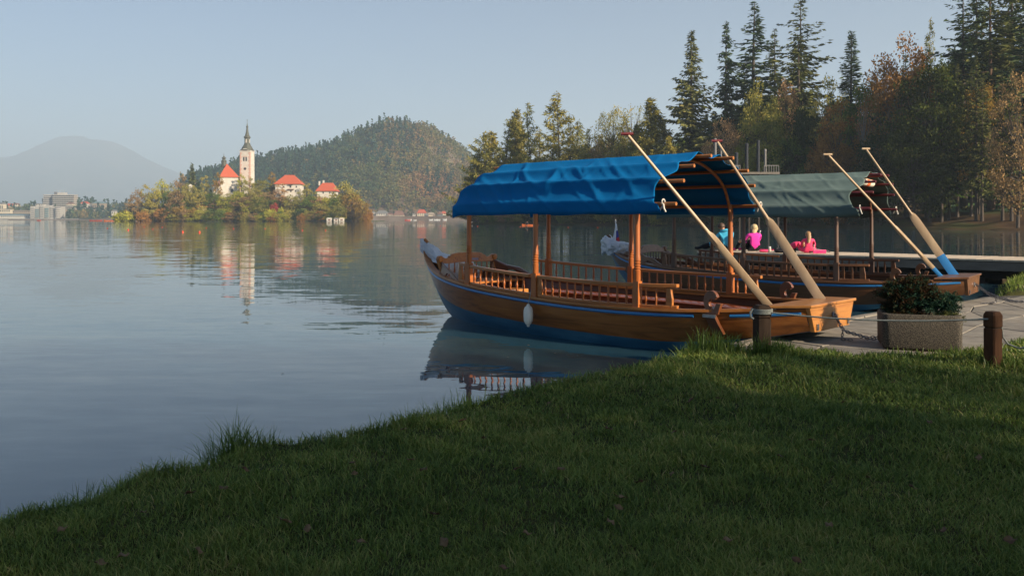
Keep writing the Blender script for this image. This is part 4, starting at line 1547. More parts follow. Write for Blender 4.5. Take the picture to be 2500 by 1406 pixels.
SIT = dict(pelvis=(0, 0, .10, .15, .12), waist=(0, .0, .26, .135, .105), chest=(0, .03, .44, .15, .11), neck=(0, .05, .585, .052), skull=(0, .07, .70, .085, .092), crown=(0, .065, .80, .06),
           sh_l=(-.185, .04, .505, .062), el_l=(-.27, .16, .30, .046), wr_l=(-.24, .36, .34, .034), hd_l=(-.22, .43, .35, .036),
           sh_r=(.185, .04, .505, .062), el_r=(.25, .15, .30, .046), wr_r=(.16, .36, .33, .034), hd_r=(.10, .42, .34, .036),
           hip_l=(-.11, .06, .10, .10), kn_l=(-.16, .42, .38, .066), an_l=(-.18, .50, .06, .044), to_l=(-.19, .66, .04, .04),
           hip_r=(.11, .06, .10, .10), kn_r=(.10, .42, .37, .066), an_r=(.08, .52, .06, .044), to_r=(.08, .68, .04, .04))

# the woman, knees to the left
W_ = dict(SIT)
W_.update(kn_l=(-.30, .34, .36, .066), an_l=(-.44, .42, .06, .044), to_l=(-.56, .48, .045, .04), kn_r=(-.02, .40, .35, .066), an_r=(-.20, .50, .06, .044), to_r=(-.32, .56, .045, .04),
          el_l=(-.29, .14, .32, .044), wr_l=(-.34, .30, .30, .033), hd_l=(-.35, .37, .31, .034), el_r=(.22, .20, .32, .044), wr_r=(-.0, .36, .36, .033), hd_r=(-.06, .40, .36, .034))
person('blond woman in a magenta shirt sitting on the pier with drawn up knees', on_pier(1843, .45), .12, W_, M['cloth_magenta'], M['cloth_black'], M['shoe_pink'], True, M['hair_blond'], .165, 1.15)
# the man, leaning and looking down to the left, legs stretched out
A_ = dict(SIT)
A_.update(waist=(.0, .03, .27, .15, .115), chest=(-.02, .08, .46, .17, .12), neck=(-.07, .14, .60, .055), skull=(-.13, .18, .70, .085, .092), crown=(-.15, .19, .80, .06),
          sh_l=(-.20, .12, .51, .068), el_l=(-.36, .22, .27, .052), wr_l=(-.42, .38, .17, .038), hd_l=(-.43, .45, .15, .038),
          sh_r=(.17, .06, .51, .068), el_r=(.19, .24, .30, .052), wr_r=(-.05, .40, .22, .038), hd_r=(-.12, .44, .21, .038),
          kn_l=(-.40, .34, .20, .07), an_l=(-.72, .58, .06, .046), to_l=(-.80, .66, .07, .04), kn_r=(-.16, .46, .24, .07), an_r=(-.42, .72, .06, .046), to_r=(-.5, .82, .07, .04))
person('man in a light blue hooded jacket sitting on the pier, looking down', on_pier(1776, .45), .10, A_, M['cloth_blue'], M['cloth_black'], M['cloth_black'], False, M['hair_brown'], 0, hood=True, k=1.04)
# the girl with long hair
G_ = dict(SIT)
G_.update(el_l=(-.24, .14, .30, .044), wr_l=(-.16, .30, .22, .032), hd_l=(-.12, .36, .20, .034), el_r=(.26, .10, .30, .044), wr_r=(.26, .27, .16, .032), hd_r=(.25, .34, .13, .034),
          kn_l=(-.30, .26, .16, .066), an_l=(-.04, .40, .07, .044), to_l=(.08, .42, .06, .04), kn_r=(.32, .24, .16, .066), an_r=(.06, .44, .07, .044), to_r=(-.06, .46, .06, .04))
person('girl in a pink top with long blond hair sitting on the pier', on_pier(1974, .40), -.1, G_, M['cloth_pink'], M['cloth_pink'], M['shoe_pink'], False, M['hair_tan'], .34, .85, k=.76)
# the child bending over to the right
K_ = dict(SIT)
K_.update(pelvis=(0, 0, .12, .14, .12), waist=(.08, .04, .26, .13, .11), chest=(.24, .08, .34, .135, .105), neck=(.36, .10, .30, .05), skull=(.46, .11, .27, .085, .09), crown=(.55, .11, .27, .06),
          sh_l=(.24, .22, .36, .058), el_l=(.36, .30, .20, .043), wr_l=(.44, .30, .06, .032), hd_l=(.48, .30, .04, .032), sh_r=(.26, -.06, .36, .058), el_r=(.34, -.10, .18, .043), wr_r=(.38, -.06, .05, .032), hd_r=(.40, -.04, .035, .032),
          kn_l=(-.20, .26, .26, .064), an_l=(-.22, .46, .06, .042), to_l=(-.22, .56, .045, .038), kn_r=(.10, .34, .22, .064), an_r=(-.02, .5, .06, .042), to_r=(-.02, .6, .045, .038))
person('child in a pink top bending over to the right on the pier', on_pier(1932, .42), 0, K_, M['cloth_pink'], M['cloth_black'], M['shoe_pink'], False, M['hair_tan'], 0, k=.8)


# ------------------------------------------------------------------ kick scooters, bottles and bags on the pier
M['scooter_white'] = flatmat('scooter_white', (.6, .6, .6), .4)
M['scooter_pink'] = flatmat('scooter_pink', (.55, .03, .14), .4)
M['rubber'] = flatmat('rubber', (.015, .015, .015), .8)
M['bottle'] = flatmat('bottle', (.55, .45, .36), .3)


def scooter(label, loc, rz, tilt):
    o = thing('kick_scooter', label, 'scooter', loc, rz, 'kick scooters lying on the pier')
    o.rotation_euler = (tilt, 0, rz)
    MB().box((0, 0, .045), (.42, .10, .03)).build('deck', M['scooter_pink'], o, bevel=.008)
    for x in (-.27, .30):
        w_ = MB().lathe([(.0, -.014), (.04, -.014), (.055, -.008), (.055, .008), (.04, .014), (0, .014)], 12, (x, 0, .055), axis=Matrix.Rotation(RAD(90), 3, 'X')).build('wheel', M['rubber'], o, smooth=50)
    MB().tube([(.30, 0, .06), (.27, 0, .16), (.20, 0, .62)], [.02, .017, .013], 8).build('stem', M['scooter_white'], o, smooth=50)
    MB().tube([(.20, -.17, .62), (.20, .17, .62)], .011, 8).build('handlebar', M['scooter_white'], o, smooth=50)
    for s in (1, -1):
        MB().tube([(.20, s*.12, .62), (.20, s*.20, .62)], .018, 8).build('grip', M['rubber'], o, smooth=50)
    return o


scooter('white and pink kick scooter standing beside the woman', on_pier(1872, .62) + V((0, 0, 0)), 2.7, 0)
scooter('pink and white kick scooter lying behind the long haired girl', on_pier(2003, .22) + V((.0, 0, .06)), .25, RAD(-84))
bo = thing('drinking_bottle', 'pale bottle standing on the pier right of the woman', 'bottle', on_pier(1879, .2))
MB().lathe([(0, 0), (.042, .002), (.045, .02), (.045, .11), (.036, .13)], 12).build('bottle_body', M['bottle'], bo, smooth=50)
MB().lathe([(.034, .128), (.038, .132), (.038, .17), (.03, .178), (0, .178)], 12).build('bottle_cap', M['scooter_white'], bo, smooth=50)
bo2 = thing('drinking_cup', 'pale cup standing on the pier beside the bending child', 'cup', on_pier(1900, .3))
MB().lathe([(0, 0), (.035, .002), (.045, .12), (.040, .12), (.03, .02), (0, .02)], 12).build('cup_body', M['scooter_white'], bo2, smooth=50)
rb = MB().lathe([(0, 0), (.16, .01), (.20, .06), (.17, .13), (.09, .17), (0, .175)], 14).build('backpack', M['cloth_black'], None, smooth=60)
rb.location = on_pier(1912, .22); rb.scale = (1.35, .8, .8)
tag(rb, 'black backpack lying flat on the pier before the bending child', 'backpack')
hb = MB().lathe([(0, 0), (.10, .005), (.13, .04), (.10, .08), (0, .09)], 12).build('folded_jacket', M['cloth_pink'], None, smooth=60)
hb.location = on_pier(1866, .28); hb.scale = (1.3, .8, .8)
tag(hb, 'pink jacket lying folded on the pier beside the pale bottle', 'jacket')

# lifebuoy tied up in the second awning
lb = bp(B2, -.16, .0, 2.27)
lf = thing('lifebuoy', 'white lifebuoy with orange bands tucked under the teal awning top', 'lifebuoy', lb, math.atan2(B2[1][1], B2[1][0]))
M['buoy_white'] = flatmat('buoy_white', (.62, .58, .48), .6)
M['buoy_orange'] = flatmat('buoy_orange', (.60, .13, .04), .6)
tor = [(.0 + .10*0, 0, 0)]


def torus(mb, Rm, rm, a0, a1, n, m=0):
    mb.tube([(.25*0 + Rm*.72*math.sin(a)*.55, Rm*math.cos(a), Rm*.12*math.sin(a)) for a in np.linspace(a0, a1, n)], rm, 10, m)


mb = MB(); torus(mb, .27, .066, 0, 6.283, 40); mb.build('ring', M['buoy_white'], lf, smooth=60)
for k in range(4):
    mb = MB(); torus(mb, .27, .069, k*1.571 + .5, k*1.571 + .85, 6); mb.build('band', M['buoy_orange'], lf, smooth=60)
# ------------------------------------------------------------------ far wooded bank on the right
BANK = np.array([(-2, 330), (-11, 275), (-13.2, 256), (-10, 246), (5.5, 231), (25, 209), (34.6, 185), (49.6, 159), (59, 146), (64.6, 130), (69, 116), (84, 100), (130, 92), (260, 90)], float)
BANKP = np.vstack([BANK, [(260, 520), (40, 520), (8, 420)]])


def bank_z(x, y):
    ins = inside(BANKP, x, y)
    d = np.where(ins, dist_line(BANK, x, y), -dist_line(BANK, x, y))
    w = np.clip((np.asarray(x, float) - 20)/60, 0, 1)        # the bank climbs more on the right
    z = np.interp(d, [-6, 0, 1.5, 5, 14, 22, 40, 80, 200], [-1.5, 0, .5, 1.0, 2.9, 3.6, 5.0, 9, 16])
    z2 = np.interp(d, [-6, 0, 1.5, 5, 14, 40, 80, 200], [-1.5, 0, .5, .9, 1.8, 3.2, 5, 8])
    return lerp(z2, z, w) + np.where(d > 1, .25*np.sin(.31*x + .17*y) + .15*np.sin(.8*y - .5*x), 0)


gx = np.linspace(-18, 200, 160); gy = np.linspace(86, 420, 200)
GX, GY = np.meshgrid(gx, gy)
GZ = bank_z(GX, GY)
ii = np.arange(160*200).reshape(200, 160)
quads = np.stack([ii[:-1, :-1], ii[:-1, 1:], ii[1:, 1:], ii[1:, :-1]], -1).reshape(-1, 4)
M['forest_floor'] = mat_noise('forest_floor', [(.035, .022, .012), (.075, .045, .022), (.05, .05, .015), (.03, .05, .012)], (.12, .12, .12), 7, .95, .05, (1.5, 1.5, 1.5), spec=.1)
g = npmesh('wooded_bank', np.stack([GX, GY, GZ], -1).reshape(-1, 3), quads, M['forest_floor'], smooth=True)
tag(g, 'brown wooded bank rising from the far right shore', None, kind='structure')

# ------------------------------------------------------------------ tree prototypes
def limb(mb, path, r0, r1, n=5):
    k = len(path)
    mb.tube(path, [lerp(r0, r1, i/(k - 1)) for i in range(k)], n, caps=False)


def spruce(H, R, seed, crown0=.06, whorls=46, per=6, gap=.12, lean=0.0, droop=.35, card=1.0, top_thin=.85, irregular=.3):
    r = np.random.default_rng(seed)
    mb = MB()
    trunk = [V((lean*H*t*t + .06*math.sin(4*t + seed), .05*math.cos(3*t), H*t)) for t in np.linspace(0, 1, 12)]
    mb.tube(trunk, [lerp(H*.0125, .02, t**.8) for t in np.linspace(0, 1, 12)], 7, caps=False)

    def tx(z):
        t = z/H
        return np.array([lean*H*t*t + .06*math.sin(4*t + seed), .05*math.cos(3*t), z])
    B, Dr, L, W_, T = [], [], [], [], []
    for i in range(whorls):
        t = i/(whorls - 1)
        z = H*lerp(crown0, .985, t**.95)
        rad = R*(1 - t)**top_thin*(1 + irregular*r.uniform(-1, .6)) + .12
        for k in range(per):
            if r.random() < gap: continue
            a = r.uniform(0, 2*math.pi)
            ln = rad*r.uniform(.55, 1.12)
            el = lerp(-.38, .55, t**1.3) + r.normal(0, .10)     # low branches hang, the top ones rise
            o = tx(z + r.uniform(-.3, .3))
            dirv = np.array([math.cos(a)*math.cos(el), math.sin(a)*math.cos(el), math.sin(el)])
            n = max(3, int(ln*3.3))
            s = (np.arange(n) + r.random(n)*.8)/n
            cur = .10*ln*s**2*(1 if t < .6 else .3)             # tips curl up
            p = o + dirv*(ln*s)[:, None]; p[:, 2] += cur - droop*.22*ln*s*(1 - s)*2
            for rep in range(3):
                side = np.stack([-np.sin(a)*np.ones(n), np.cos(a)*np.ones(n), np.zeros(n)], 1)*r.normal(0, .85, n)[:, None]
                dd = dirv*r.uniform(.3, .9, n)[:, None] + side + np.stack([np.zeros(n), np.zeros(n), -droop*r.uniform(.4, 2.2, n)], 1)
                tk = .40 + .60*min(1, (1 - t)*2.2)**.7
                B.append(p + r.normal(0, .08, (n, 3))); Dr.append(dd)
                L.append(card*tk*(.55 + .65*r.random(n))*(1.15 - .5*s)); W_.append(card*tk*(.20 + .20*r.random(n)))
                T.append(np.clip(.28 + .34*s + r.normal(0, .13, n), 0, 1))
            if ln > 1.2 and r.random() < .6:
                mb.tube([tuple(o), tuple(o + dirv*ln*.75)], [.05, .012], 3, caps=False)
    B, Dr, L, W_, T = np.concatenate(B), np.concatenate(Dr), np.concatenate(L), np.concatenate(W_), np.concatenate(T)
    v, q = diamonds(B, Dr, L, W_, r)
    return mb, v, q, T


def larch(H, R, seed, crown0=.2, n_br=58, lean=0.0, card=1.0, dens=1.0, oneside=0.0, shape=1.0):
    r = np.random.default_rng(seed)
    mb = MB()

    def tx(t): return np.array([lean*H*t + .02*H*math.sin(5*t + seed)*t, .012*H*math.cos(4*t), H*t])
    mb.tube([tuple(tx(t)) for t in np.linspace(0, 1, 14)], [lerp(H*.011, .025, t) for t in np.linspace(0, 1, 14)], 6, caps=False)
    B, Dr, L, W_, T = [], [], [], [], []
    for i in range(n_br):
        t = lerp(crown0, .99, (i + r.random())/n_br)
        a = r.uniform(0, 6.283)
        if oneside and r.random() < oneside: a = math.pi + r.normal(0, .6)
        rad = R*(1 - (t - crown0)/(1 - crown0))**(.75*shape)*r.uniform(.45, 1.25) + .35
        el = lerp(-.05, .5, t) + r.normal(0, .16)
        o = tx(t)
        dirv = np.array([math.cos(a)*math.cos(el), math.sin(a)*math.cos(el), math.sin(el)])
        pts = []
        for s in np.linspace(0, 1, 6):
            p = o + dirv*rad*s; p[2] += -.18*rad*s*(1 - s)*2 + .08*rad*s**3
            pts.append(tuple(p))
        mb.tube(pts, [lerp(.055, .012, s) for s in np.linspace(0, 1, 6)], 3, caps=False)
        n = max(4, int(rad*6.5*dens))
        s = r.random(n)**.75
        base = o + dirv*(rad*s)[:, None]; base[:, 2] += -.18*rad*s*(1 - s)*2 + .08*rad*s**3
        # side twigs hang from the branch
        lat = np.stack([-np.sin(a)*np.ones(n), np.cos(a)*np.ones(n), np.zeros(n)], 1)*r.normal(0, .34, n)[:, None]*(rad*.35*(1 - s*.5))[:, None]
        base = base + lat; base[:, 2] -= np.abs(r.normal(0, .16, n))
        for rep in range(2):
            dd = r.normal(0, .8, (n, 3)); dd[:, 2] -= .45
            B.append(base + r.normal(0, .10, (n, 3))); Dr.append(dd + dirv*.4)
            L.append(card*(.38 + .5*r.random(n))); W_.append(card*(.10 + .14*r.random(n)))
            T.append(np.clip(.45 + r.normal(0, .2, n), 0, 1))
    B, Dr, L, W_, T = np.concatenate(B), np.concatenate(Dr), np.concatenate(L), np.concatenate(W_), np.concatenate(T)
    v, q = diamonds(B, Dr, L, W_, r)
    return mb, v, q, T


def broadleaf(H, R, seed, crown0=.22, clumps=60, per=70, card=.42, squash=1.0, bare=0.0, bark_r=.018, clump_r=.16):
    r = np.random.default_rng(seed)
    mb = MB()
    th = H*lerp(.45, .7, r.random())
    trunk = [V((.02*H*math.sin(3*t + seed)*t, .02*H*math.cos(2*t + seed)*t, th*t)) for t in np.linspace(0, 1, 8)]
    mb.tube(trunk, [lerp(H*bark_r, H*.006, t) for t in np.linspace(0, 1, 8)], 7, caps=False)
    cz, rz = H*(1 + crown0)/2, H*(1 - crown0)/2
    B, Dr, L, W_, T = [], [], [], [], []
    for c in range(clumps):
        u = r.normal(size=3); u /= np.linalg.norm(u)
        k = r.random()**.33
        k = lerp(.45, 1.0, k)
        sh = 1.0 if u[2] > 0 else .92
        cen = np.array([u[0]*R*k*sh, u[1]*R*k*sh, cz + u[2]*rz*k*squash])
        # limb from the trunk to the clump
        t0 = np.clip((cen[2] - .35*np.hypot(cen[0], cen[1]) - crown0*H*.3)/th, .25, 1)
        i = t0*7; a, b = trunk[int(min(i, 6))], trunk[int(min(i, 6)) + 1]
        s0 = a.lerp(b, i - int(min(i, 6)))
        mid = (np.array(s0)*.45 + cen*.55); mid[2] -= .06*H*r.random()
        mb.tube([tuple(s0), tuple(mid), tuple(cen)], [H*.0055, H*.0035, .012], 4, caps=False)
        cr = R*clump_r*r.uniform(.75, 1.7)
        n = int(per*r.uniform(.6, 1.3)*(cr/(R*clump_r))**1.5*(1 - bare*r.random()))
        if n < 2: continue
        p = r.normal(size=(n, 3)); p /= np.linalg.norm(p, axis=1, keepdims=True) + 1e-6
        p = p*(r.random(n)**.45)[:, None]*cr*np.array([1.15, 1.15, .8])
        B.append(cen + p); Dr.append(r.normal(size=(n, 3)) + p/cr*.5 + np.array([0, 0, -.15]))
        L.append(card*(.6 + .8*r.random(n))); W_.append(card*(.38 + .35*r.random(n)))
        tc = r.normal(0, .10)
        T.append(np.clip(.5 + tc + r.normal(0, .16, n), 0, 1))
    B, Dr, L, W_, T = np.concatenate(B), np.concatenate(Dr), np.concatenate(L), np.concatenate(W_), np.concatenate(T)
    v, q = diamonds(B, Dr, L, W_, r)
    return mb, v, q, T


# leaf colours
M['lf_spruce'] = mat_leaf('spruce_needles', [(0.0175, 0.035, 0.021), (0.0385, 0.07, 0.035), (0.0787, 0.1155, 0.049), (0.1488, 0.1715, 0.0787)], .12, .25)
M['lf_spruce_warm'] = mat_leaf('spruce_needles_warm', [(0.0302, 0.0415, 0.0151), (0.0754, 0.0943, 0.0302), (0.1508, 0.1546, 0.049), (0.2451, 0.2168, 0.0754)], .12, .25)
M['lf_larch'] = mat_leaf('larch_needles', [(.15, .15, .03), (.26, .235, .045), (.37, .31, .07), (.46, .36, .11)], .25, .3)
M['lf_larch_olive'] = mat_leaf('larch_needles_olive', [(.11, .13, .028), (.21, .215, .045), (.32, .285, .07), (.41, .32, .11)], .25, .3)
M['lf_green'] = mat_leaf('green_leaves', [(0.0378, 0.0714, 0.0168), (0.084, 0.1386, 0.0252), (0.147, 0.1996, 0.0378), (0.252, 0.2626, 0.0588)], .22, .2)
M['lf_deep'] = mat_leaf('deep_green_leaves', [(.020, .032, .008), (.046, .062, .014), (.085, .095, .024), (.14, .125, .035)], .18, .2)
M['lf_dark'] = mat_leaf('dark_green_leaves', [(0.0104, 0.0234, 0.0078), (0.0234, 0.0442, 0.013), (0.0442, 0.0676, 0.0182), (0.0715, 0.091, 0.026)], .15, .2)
M['lf_olive'] = mat_leaf('olive_leaves', [(0.1093, 0.1264, 0.0292), (0.2309, 0.2309, 0.0486), (0.3646, 0.316, 0.0728), (0.486, 0.3646, 0.0972)], .22, .25)
M['lf_orange'] = mat_leaf('orange_leaves', [(.13, .085, .02), (.24, .155, .03), (.34, .215, .045), (.40, .27, .08)], .22, .25)
M['lf_rust'] = mat_leaf('rust_leaves', [(.14, .065, .02), (.29, .14, .036), (.40, .20, .055), (.46, .27, .09)], .22, .2)
M['lf_tan'] = mat_leaf('tan_leaves', [(0.1848, 0.1109, 0.0517), (0.3511, 0.2033, 0.0924), (0.499, 0.3049, 0.1478), (0.6, 0.3881, 0.2033)], .22, .25)
M['lf_yellow'] = mat_leaf('yellow_green_leaves', [(0.1674, 0.2093, 0.0251), (0.314, 0.3349, 0.0419), (0.4814, 0.4395, 0.0628), (0.6, 0.5232, 0.1046)], .25, .2)
M['lf_crimson'] = mat_leaf('crimson_leaves', [(0.168, 0.024, 0.024), (0.312, 0.042, 0.042), (0.408, 0.072, 0.06)], .2, .2)
M['lf_brown'] = mat_leaf('brown_leaves', [(0.1144, 0.0824, 0.0411), (0.2288, 0.1555, 0.0686), (0.3546, 0.2288, 0.103), (0.4576, 0.3203, 0.1602)], .2, .3)

PROTO = {}


def proto(key, data, bark='bark'):
    mb, v, q, T = data
    me_o = npmesh('crown', v, q, M['lf_green'], T)
    tr = mb.build('trunk', M[bark], None, smooth=60)
    zs = v[:, 2]; hr = np.percentile(np.hypot(v[:, 0], v[:, 1]), 96)
    PROTO[key] = (me_o.data, tr.data, float(zs.max()), float(hr))
    bpy.data.objects.remove(me_o); bpy.data.objects.remove(tr)


proto('spruce_a', spruce(34, 5.2, 1, .05, 50, 7, .10, 0, .55))
proto('spruce_b', spruce(36, 4.6, 2, .10, 46, 6, .22, .008, .30, irregular=.45))
proto('spruce_c', spruce(33, 4.4, 3, .05, 44, 6, .2, -.006, .75, irregular=.35))
proto('spruce_open', spruce(36, 5.6, 4, .22, 36, 5, .30, .0, .25, irregular=.55, top_thin=.6))
proto('spruce_neat', spruce(22, 3.4, 5, .02, 52, 9, .05, 0, .20, irregular=.12, top_thin=1.0, card=.62))
proto('larch_a', larch(26, 5.0, 6, .22, 70, .02, card=1.25, dens=1.3))
proto('larch_b', larch(28, 5.4, 7, .30, 58, -.03, dens=1.0, card=1.25))
proto('larch_c', larch(24, 4.6, 8, .15, 76, .06, dens=1.2, card=1.2))
proto('larch_wide', larch(24, 9.5, 9, .10, 84, .0, dens=1.1, oneside=.25, shape=1.1, card=1.3))
proto('larch_thick', larch(24, 4.8, 10, .08, 140, .0, dens=1.8, card=1.25))
proto('broad_a', broadleaf(20, 6.5, 11, .12, 90, 62))
proto('broad_b', broadleaf(20, 5.5, 12, .10, 80, 60, squash=1.0))
proto('broad_c', broadleaf(22, 7.5, 13, .2, 100, 55, bare=.35))
proto('broad_sparse', broadleaf(20, 6.0, 14, .2, 90, 22, bare=.7))
proto('broad_dense', broadleaf(18, 6.5, 15, .06, 120, 75, card=.48))
proto('bare', broadleaf(20, 4.0, 16, .3, 60, 5, bare=.9, bark_r=.010), 'bark_pale')
proto('bush_a', broadleaf(4, 3.2, 17, .02, 50, 60, card=.30, clump_r=.22))
proto('bush_b', broadleaf(5, 2.6, 18, .02, 46, 55, card=.32, clump_r=.22))
# coarser crowns for the island and the far shore
proto('far_broad_a', broadleaf(16, 5.6, 21, .06, 70, 30, card=.78, clump_r=.20))
proto('far_broad_b', broadleaf(16, 5.0, 22, .03, 64, 32, card=.75, clump_r=.21))
proto('far_broad_c', broadleaf(18, 5.0, 23, .12, 60, 26, card=.7, bare=.4, clump_r=.2))
proto('far_spruce', spruce(20, 4.0, 24, .04, 24, 6, .1, 0, .5, card=1.5))
proto('far_slim', broadleaf(18, 3.2, 25, .05, 50, 28, card=.7, clump_r=.25))
proto('far_bush', broadleaf(6, 4.6, 26, .0, 46, 34, card=.7, clump_r=.25))


def tree(key, x, y, z, H, W, leaf, label, group, bark='bark', rz=None, name=None):
    """one tree: an Empty at its foot, with trunk and crown"""
    crown, trunk, h0, r0 = PROTO[key]
    o = thing(name or 'tree', label, 'bush' if 'bush' in key else 'tree', (x, y, z), rnd.uniform(0, 6.28) if rz is None else rz, group)
    o.scale = (W/2/r0, W/2/r0, H/h0)
    for nm, me, mt in (('crown', crown, leaf), ('trunk', trunk, M[bark])):
        c = bpy.data.objects.new(nm, me)
        COL.objects.link(c); c.parent = o
        c.material_slots[0].link = 'OBJECT'
        c.material_slots[0].material = mt
    return o


LEAFWORD = dict(lf_dark='dark green', lf_green='green', lf_olive='olive', lf_brown='brownish', lf_rust='rust red', lf_orange='orange', lf_yellow='yellow green', lf_tan='tan', lf_crimson='crimson')


def shore_D(xp):
    k = (xp - CX)/F
    best = 300.0
    for i in range(len(BANK) - 1):
        (ax, ay), (bx, by) = BANK[i], BANK[i + 1]
        den = (bx - ax) - k*(by - ay)
        if abs(den) < 1e-9: continue
        t = (k*ay - ax)/den
        if 0 <= t <= 1:
            best = min(best, ay + t*(by - ay))
    return best


def bank_tree(xp, top, wpx, off, key, leaf, label, group='trees on the far right bank', bark='bark', name=None, rz=None, D=None):
    D = D or shore_D(xp) + off
    X = (xp - CX)/F*D
    z = float(bank_z(np.array([X]), np.array([D]))[0]) - .2
    zt = CZ - (top - HY)/F*D
    wpx *= {'spruce_a': 1.35, 'spruce_b': 1.7, 'spruce_c': 1.6, 'spruce_open': 1.6, 'spruce_neat': 2.2, 'larch_a': 1.35, 'larch_b': 1.4, 'larch_c': 1.35, 'larch_thick': 1.25, 'larch_wide': 2.0}.get(key, 1.1)
    tree(key, X, D, z, zt - z, wpx/F*D, M[leaf], label, group, bark, rz, name)


G1 = 'larches on the wooded point'
for a in [(1183, 318, 90, 10, 'larch_wide', 'lf_larch_olive', 'leftmost larch with long low branches reaching out over the lake', 2.9),
          (1228, 288, 80, 16, 'larch_c', 'lf_larch_olive', 'short olive larch right behind the leftmost spreading larch', None),
          (1256, 264, 76, 22, 'larch_thick', 'lf_larch', 'dense golden green larch left of the leaning one', None),
          (1300, 248, 76, 18, 'larch_b', 'lf_larch_olive', 'dark olive larch with a leaning trunk between two golden ones', None),
          (1340, 330, 60, 14, 'larch_c', 'lf_larch_olive', 'low thin larch between the leaning larch and the tallest one', None),
          (1366, 219, 104, 20, 'larch_a', 'lf_larch', 'tallest golden larch on the wooded point above the blue awning', None),
          (1390, 300, 66, 12, 'larch_b', 'lf_larch', 'slim golden larch close to the right of the tallest larch', None),
          (1428, 312, 66, 16, 'larch_b', 'lf_larch_olive', 'small bare looking larch in the gap right of the tallest larch', None),
          (1462, 345, 60, 26, 'larch_c', 'lf_olive', 'low olive larch left of the brownish crown', None),
          (1592, 234, 104, 10, 'larch_thick', 'lf_larch', 'golden larch with a pointed top left of the first tall spruce', None),
          (1160, 372, 80, 8, 'larch_thick', 'lf_larch_olive', 'lowest olive larch at the very tip of the point', None),
          (1205, 318, 80, 26, 'larch_thick', 'lf_larch', 'golden larch half behind the leftmost spreading larch', None),
          (1276, 300, 70, 30, 'larch_thick', 'lf_larch_olive', 'olive larch filling the gap behind the leaning larch', None),
          (1320, 310, 70, 34, 'larch_a', 'lf_larch_olive', 'olive larch in the back between leaning and tallest larch', None),
          (1408, 290, 70, 30, 'larch_a', 'lf_larch_olive', 'thin olive larch in the back right of the tallest larch', None),
          (1446, 330, 76, 34, 'larch_c', 'lf_larch', 'golden larch low in the gap before the brownish crown', None),
          (1522, 292, 80, 34, 'larch_a', 'lf_larch', 'golden larch between the two thin crowns', None),
          (1615, 285, 84, 26, 'larch_thick', 'lf_larch', 'golden larch just behind the pointed one to its right', None),
          (1560, 300, 84, 14, 'larch_thick', 'lf_larch', 'full golden larch left of and below the pointed one', None),
          (1632, 330, 60, 8, 'larch_thick', 'lf_larch', 'drooping golden larch at the foot of the first tall spruce', None)]:
    bank_tree(*a[:7], group=G1, bark='bark', name='larch_tree', rz=a[7])
G2 = 'deciduous trees on the far right bank'
for a in [(1497, 258, 96, 22, 'broad_c', 'lf_olive', 'thin brownish tree right of the gap between the larches'),
          (1545, 250, 78, 28, 'broad_sparse', 'lf_olive', 'thin olive tree left of the pointed golden larch'),
          (1475, 370, 90, 12, 'broad_c', 'lf_brown', 'low brown tree below the thin brownish crown'),
          (1520, 340, 90, 14, 'broad_c', 'lf_olive', 'olive brown tree low behind the red oar grip'),
          (1570, 350, 80, 5, 'broad_a', 'lf_larch', 'low golden tree in front of the pointed golden larch'),
          (1858, 186, 96, 6, 'broad_a', 'lf_olive', 'tall olive gold tree under the second group of spruces'),
          (1765, 285, 90, 2, 'broad_c', 'lf_tan', 'pale tan tree right of the first tall spruce foot'),
          (1812, 320, 90, 3, 'broad_a', 'lf_brown', 'dull brown tree between the tan one and the olive gold one'),
          (1922, 188, 66, 9, 'broad_c', 'lf_tan', 'tan orange crown left of the tallest spruce trunk'),
          (1880, 270, 110, 2, 'broad_dense', 'lf_olive', 'broad olive tree in front of the tall olive gold tree'),
          (2022, 178, 90, 12, 'broad_b', 'lf_olive', 'rounded olive crown left of the neat dark spruce'),
          (2120, 200, 110, 10, 'broad_dense', 'lf_green', 'green crown below and right of the neat dark spruce'),
          (2044, 238, 112, 2, 'broad_b', 'lf_rust', 'rust red tree above the end of the teal awning'),
          (2030, 330, 110, 2, 'broad_dense', 'lf_rust', 'lower rust red tree close behind the teal awning'),
          (1960, 255, 100, 4, 'broad_dense', 'lf_dark', 'dark green leafy tree left of the rust red trees'),
          (1930, 330, 100, 2, 'broad_dense', 'lf_green', 'green leafy tree under the dark one, above the teal awning'),
          (2215, 78, 175, 12, 'broad_a', 'lf_rust', 'big rust coloured beech against the sky at the right'),
          (2160, 150, 110, 9, 'broad_c', 'lf_rust', 'rusty tree at the left foot of the big beech'),
          (2180, 210, 100, 3, 'bare', 'lf_tan', 'nearly bare pale tree with fine twigs below the beech'),
          (2270, 150, 180, 6, 'broad_dense', 'lf_deep', 'big green leafy tree in front of the rust coloured beech'),
          (2230, 300, 150, 2, 'broad_a', 'lf_deep', 'lower green tree with spreading limbs before the big green tree'),
          (2150, 320, 120, 2, 'broad_dense', 'lf_dark', 'dark green tree right of the rust red tree'),
          (2390, 200, 120, 12, 'broad_c', 'lf_orange', 'orange leafed tree glimpsed between the dark spruces'),
          (2485, 168, 120, 2, 'broad_b', 'lf_brown', 'pale brownish tree at the right edge before the spruces')]:
    bank_tree(*a, group=G2)
G3 = 'tall spruces on the far right bank'
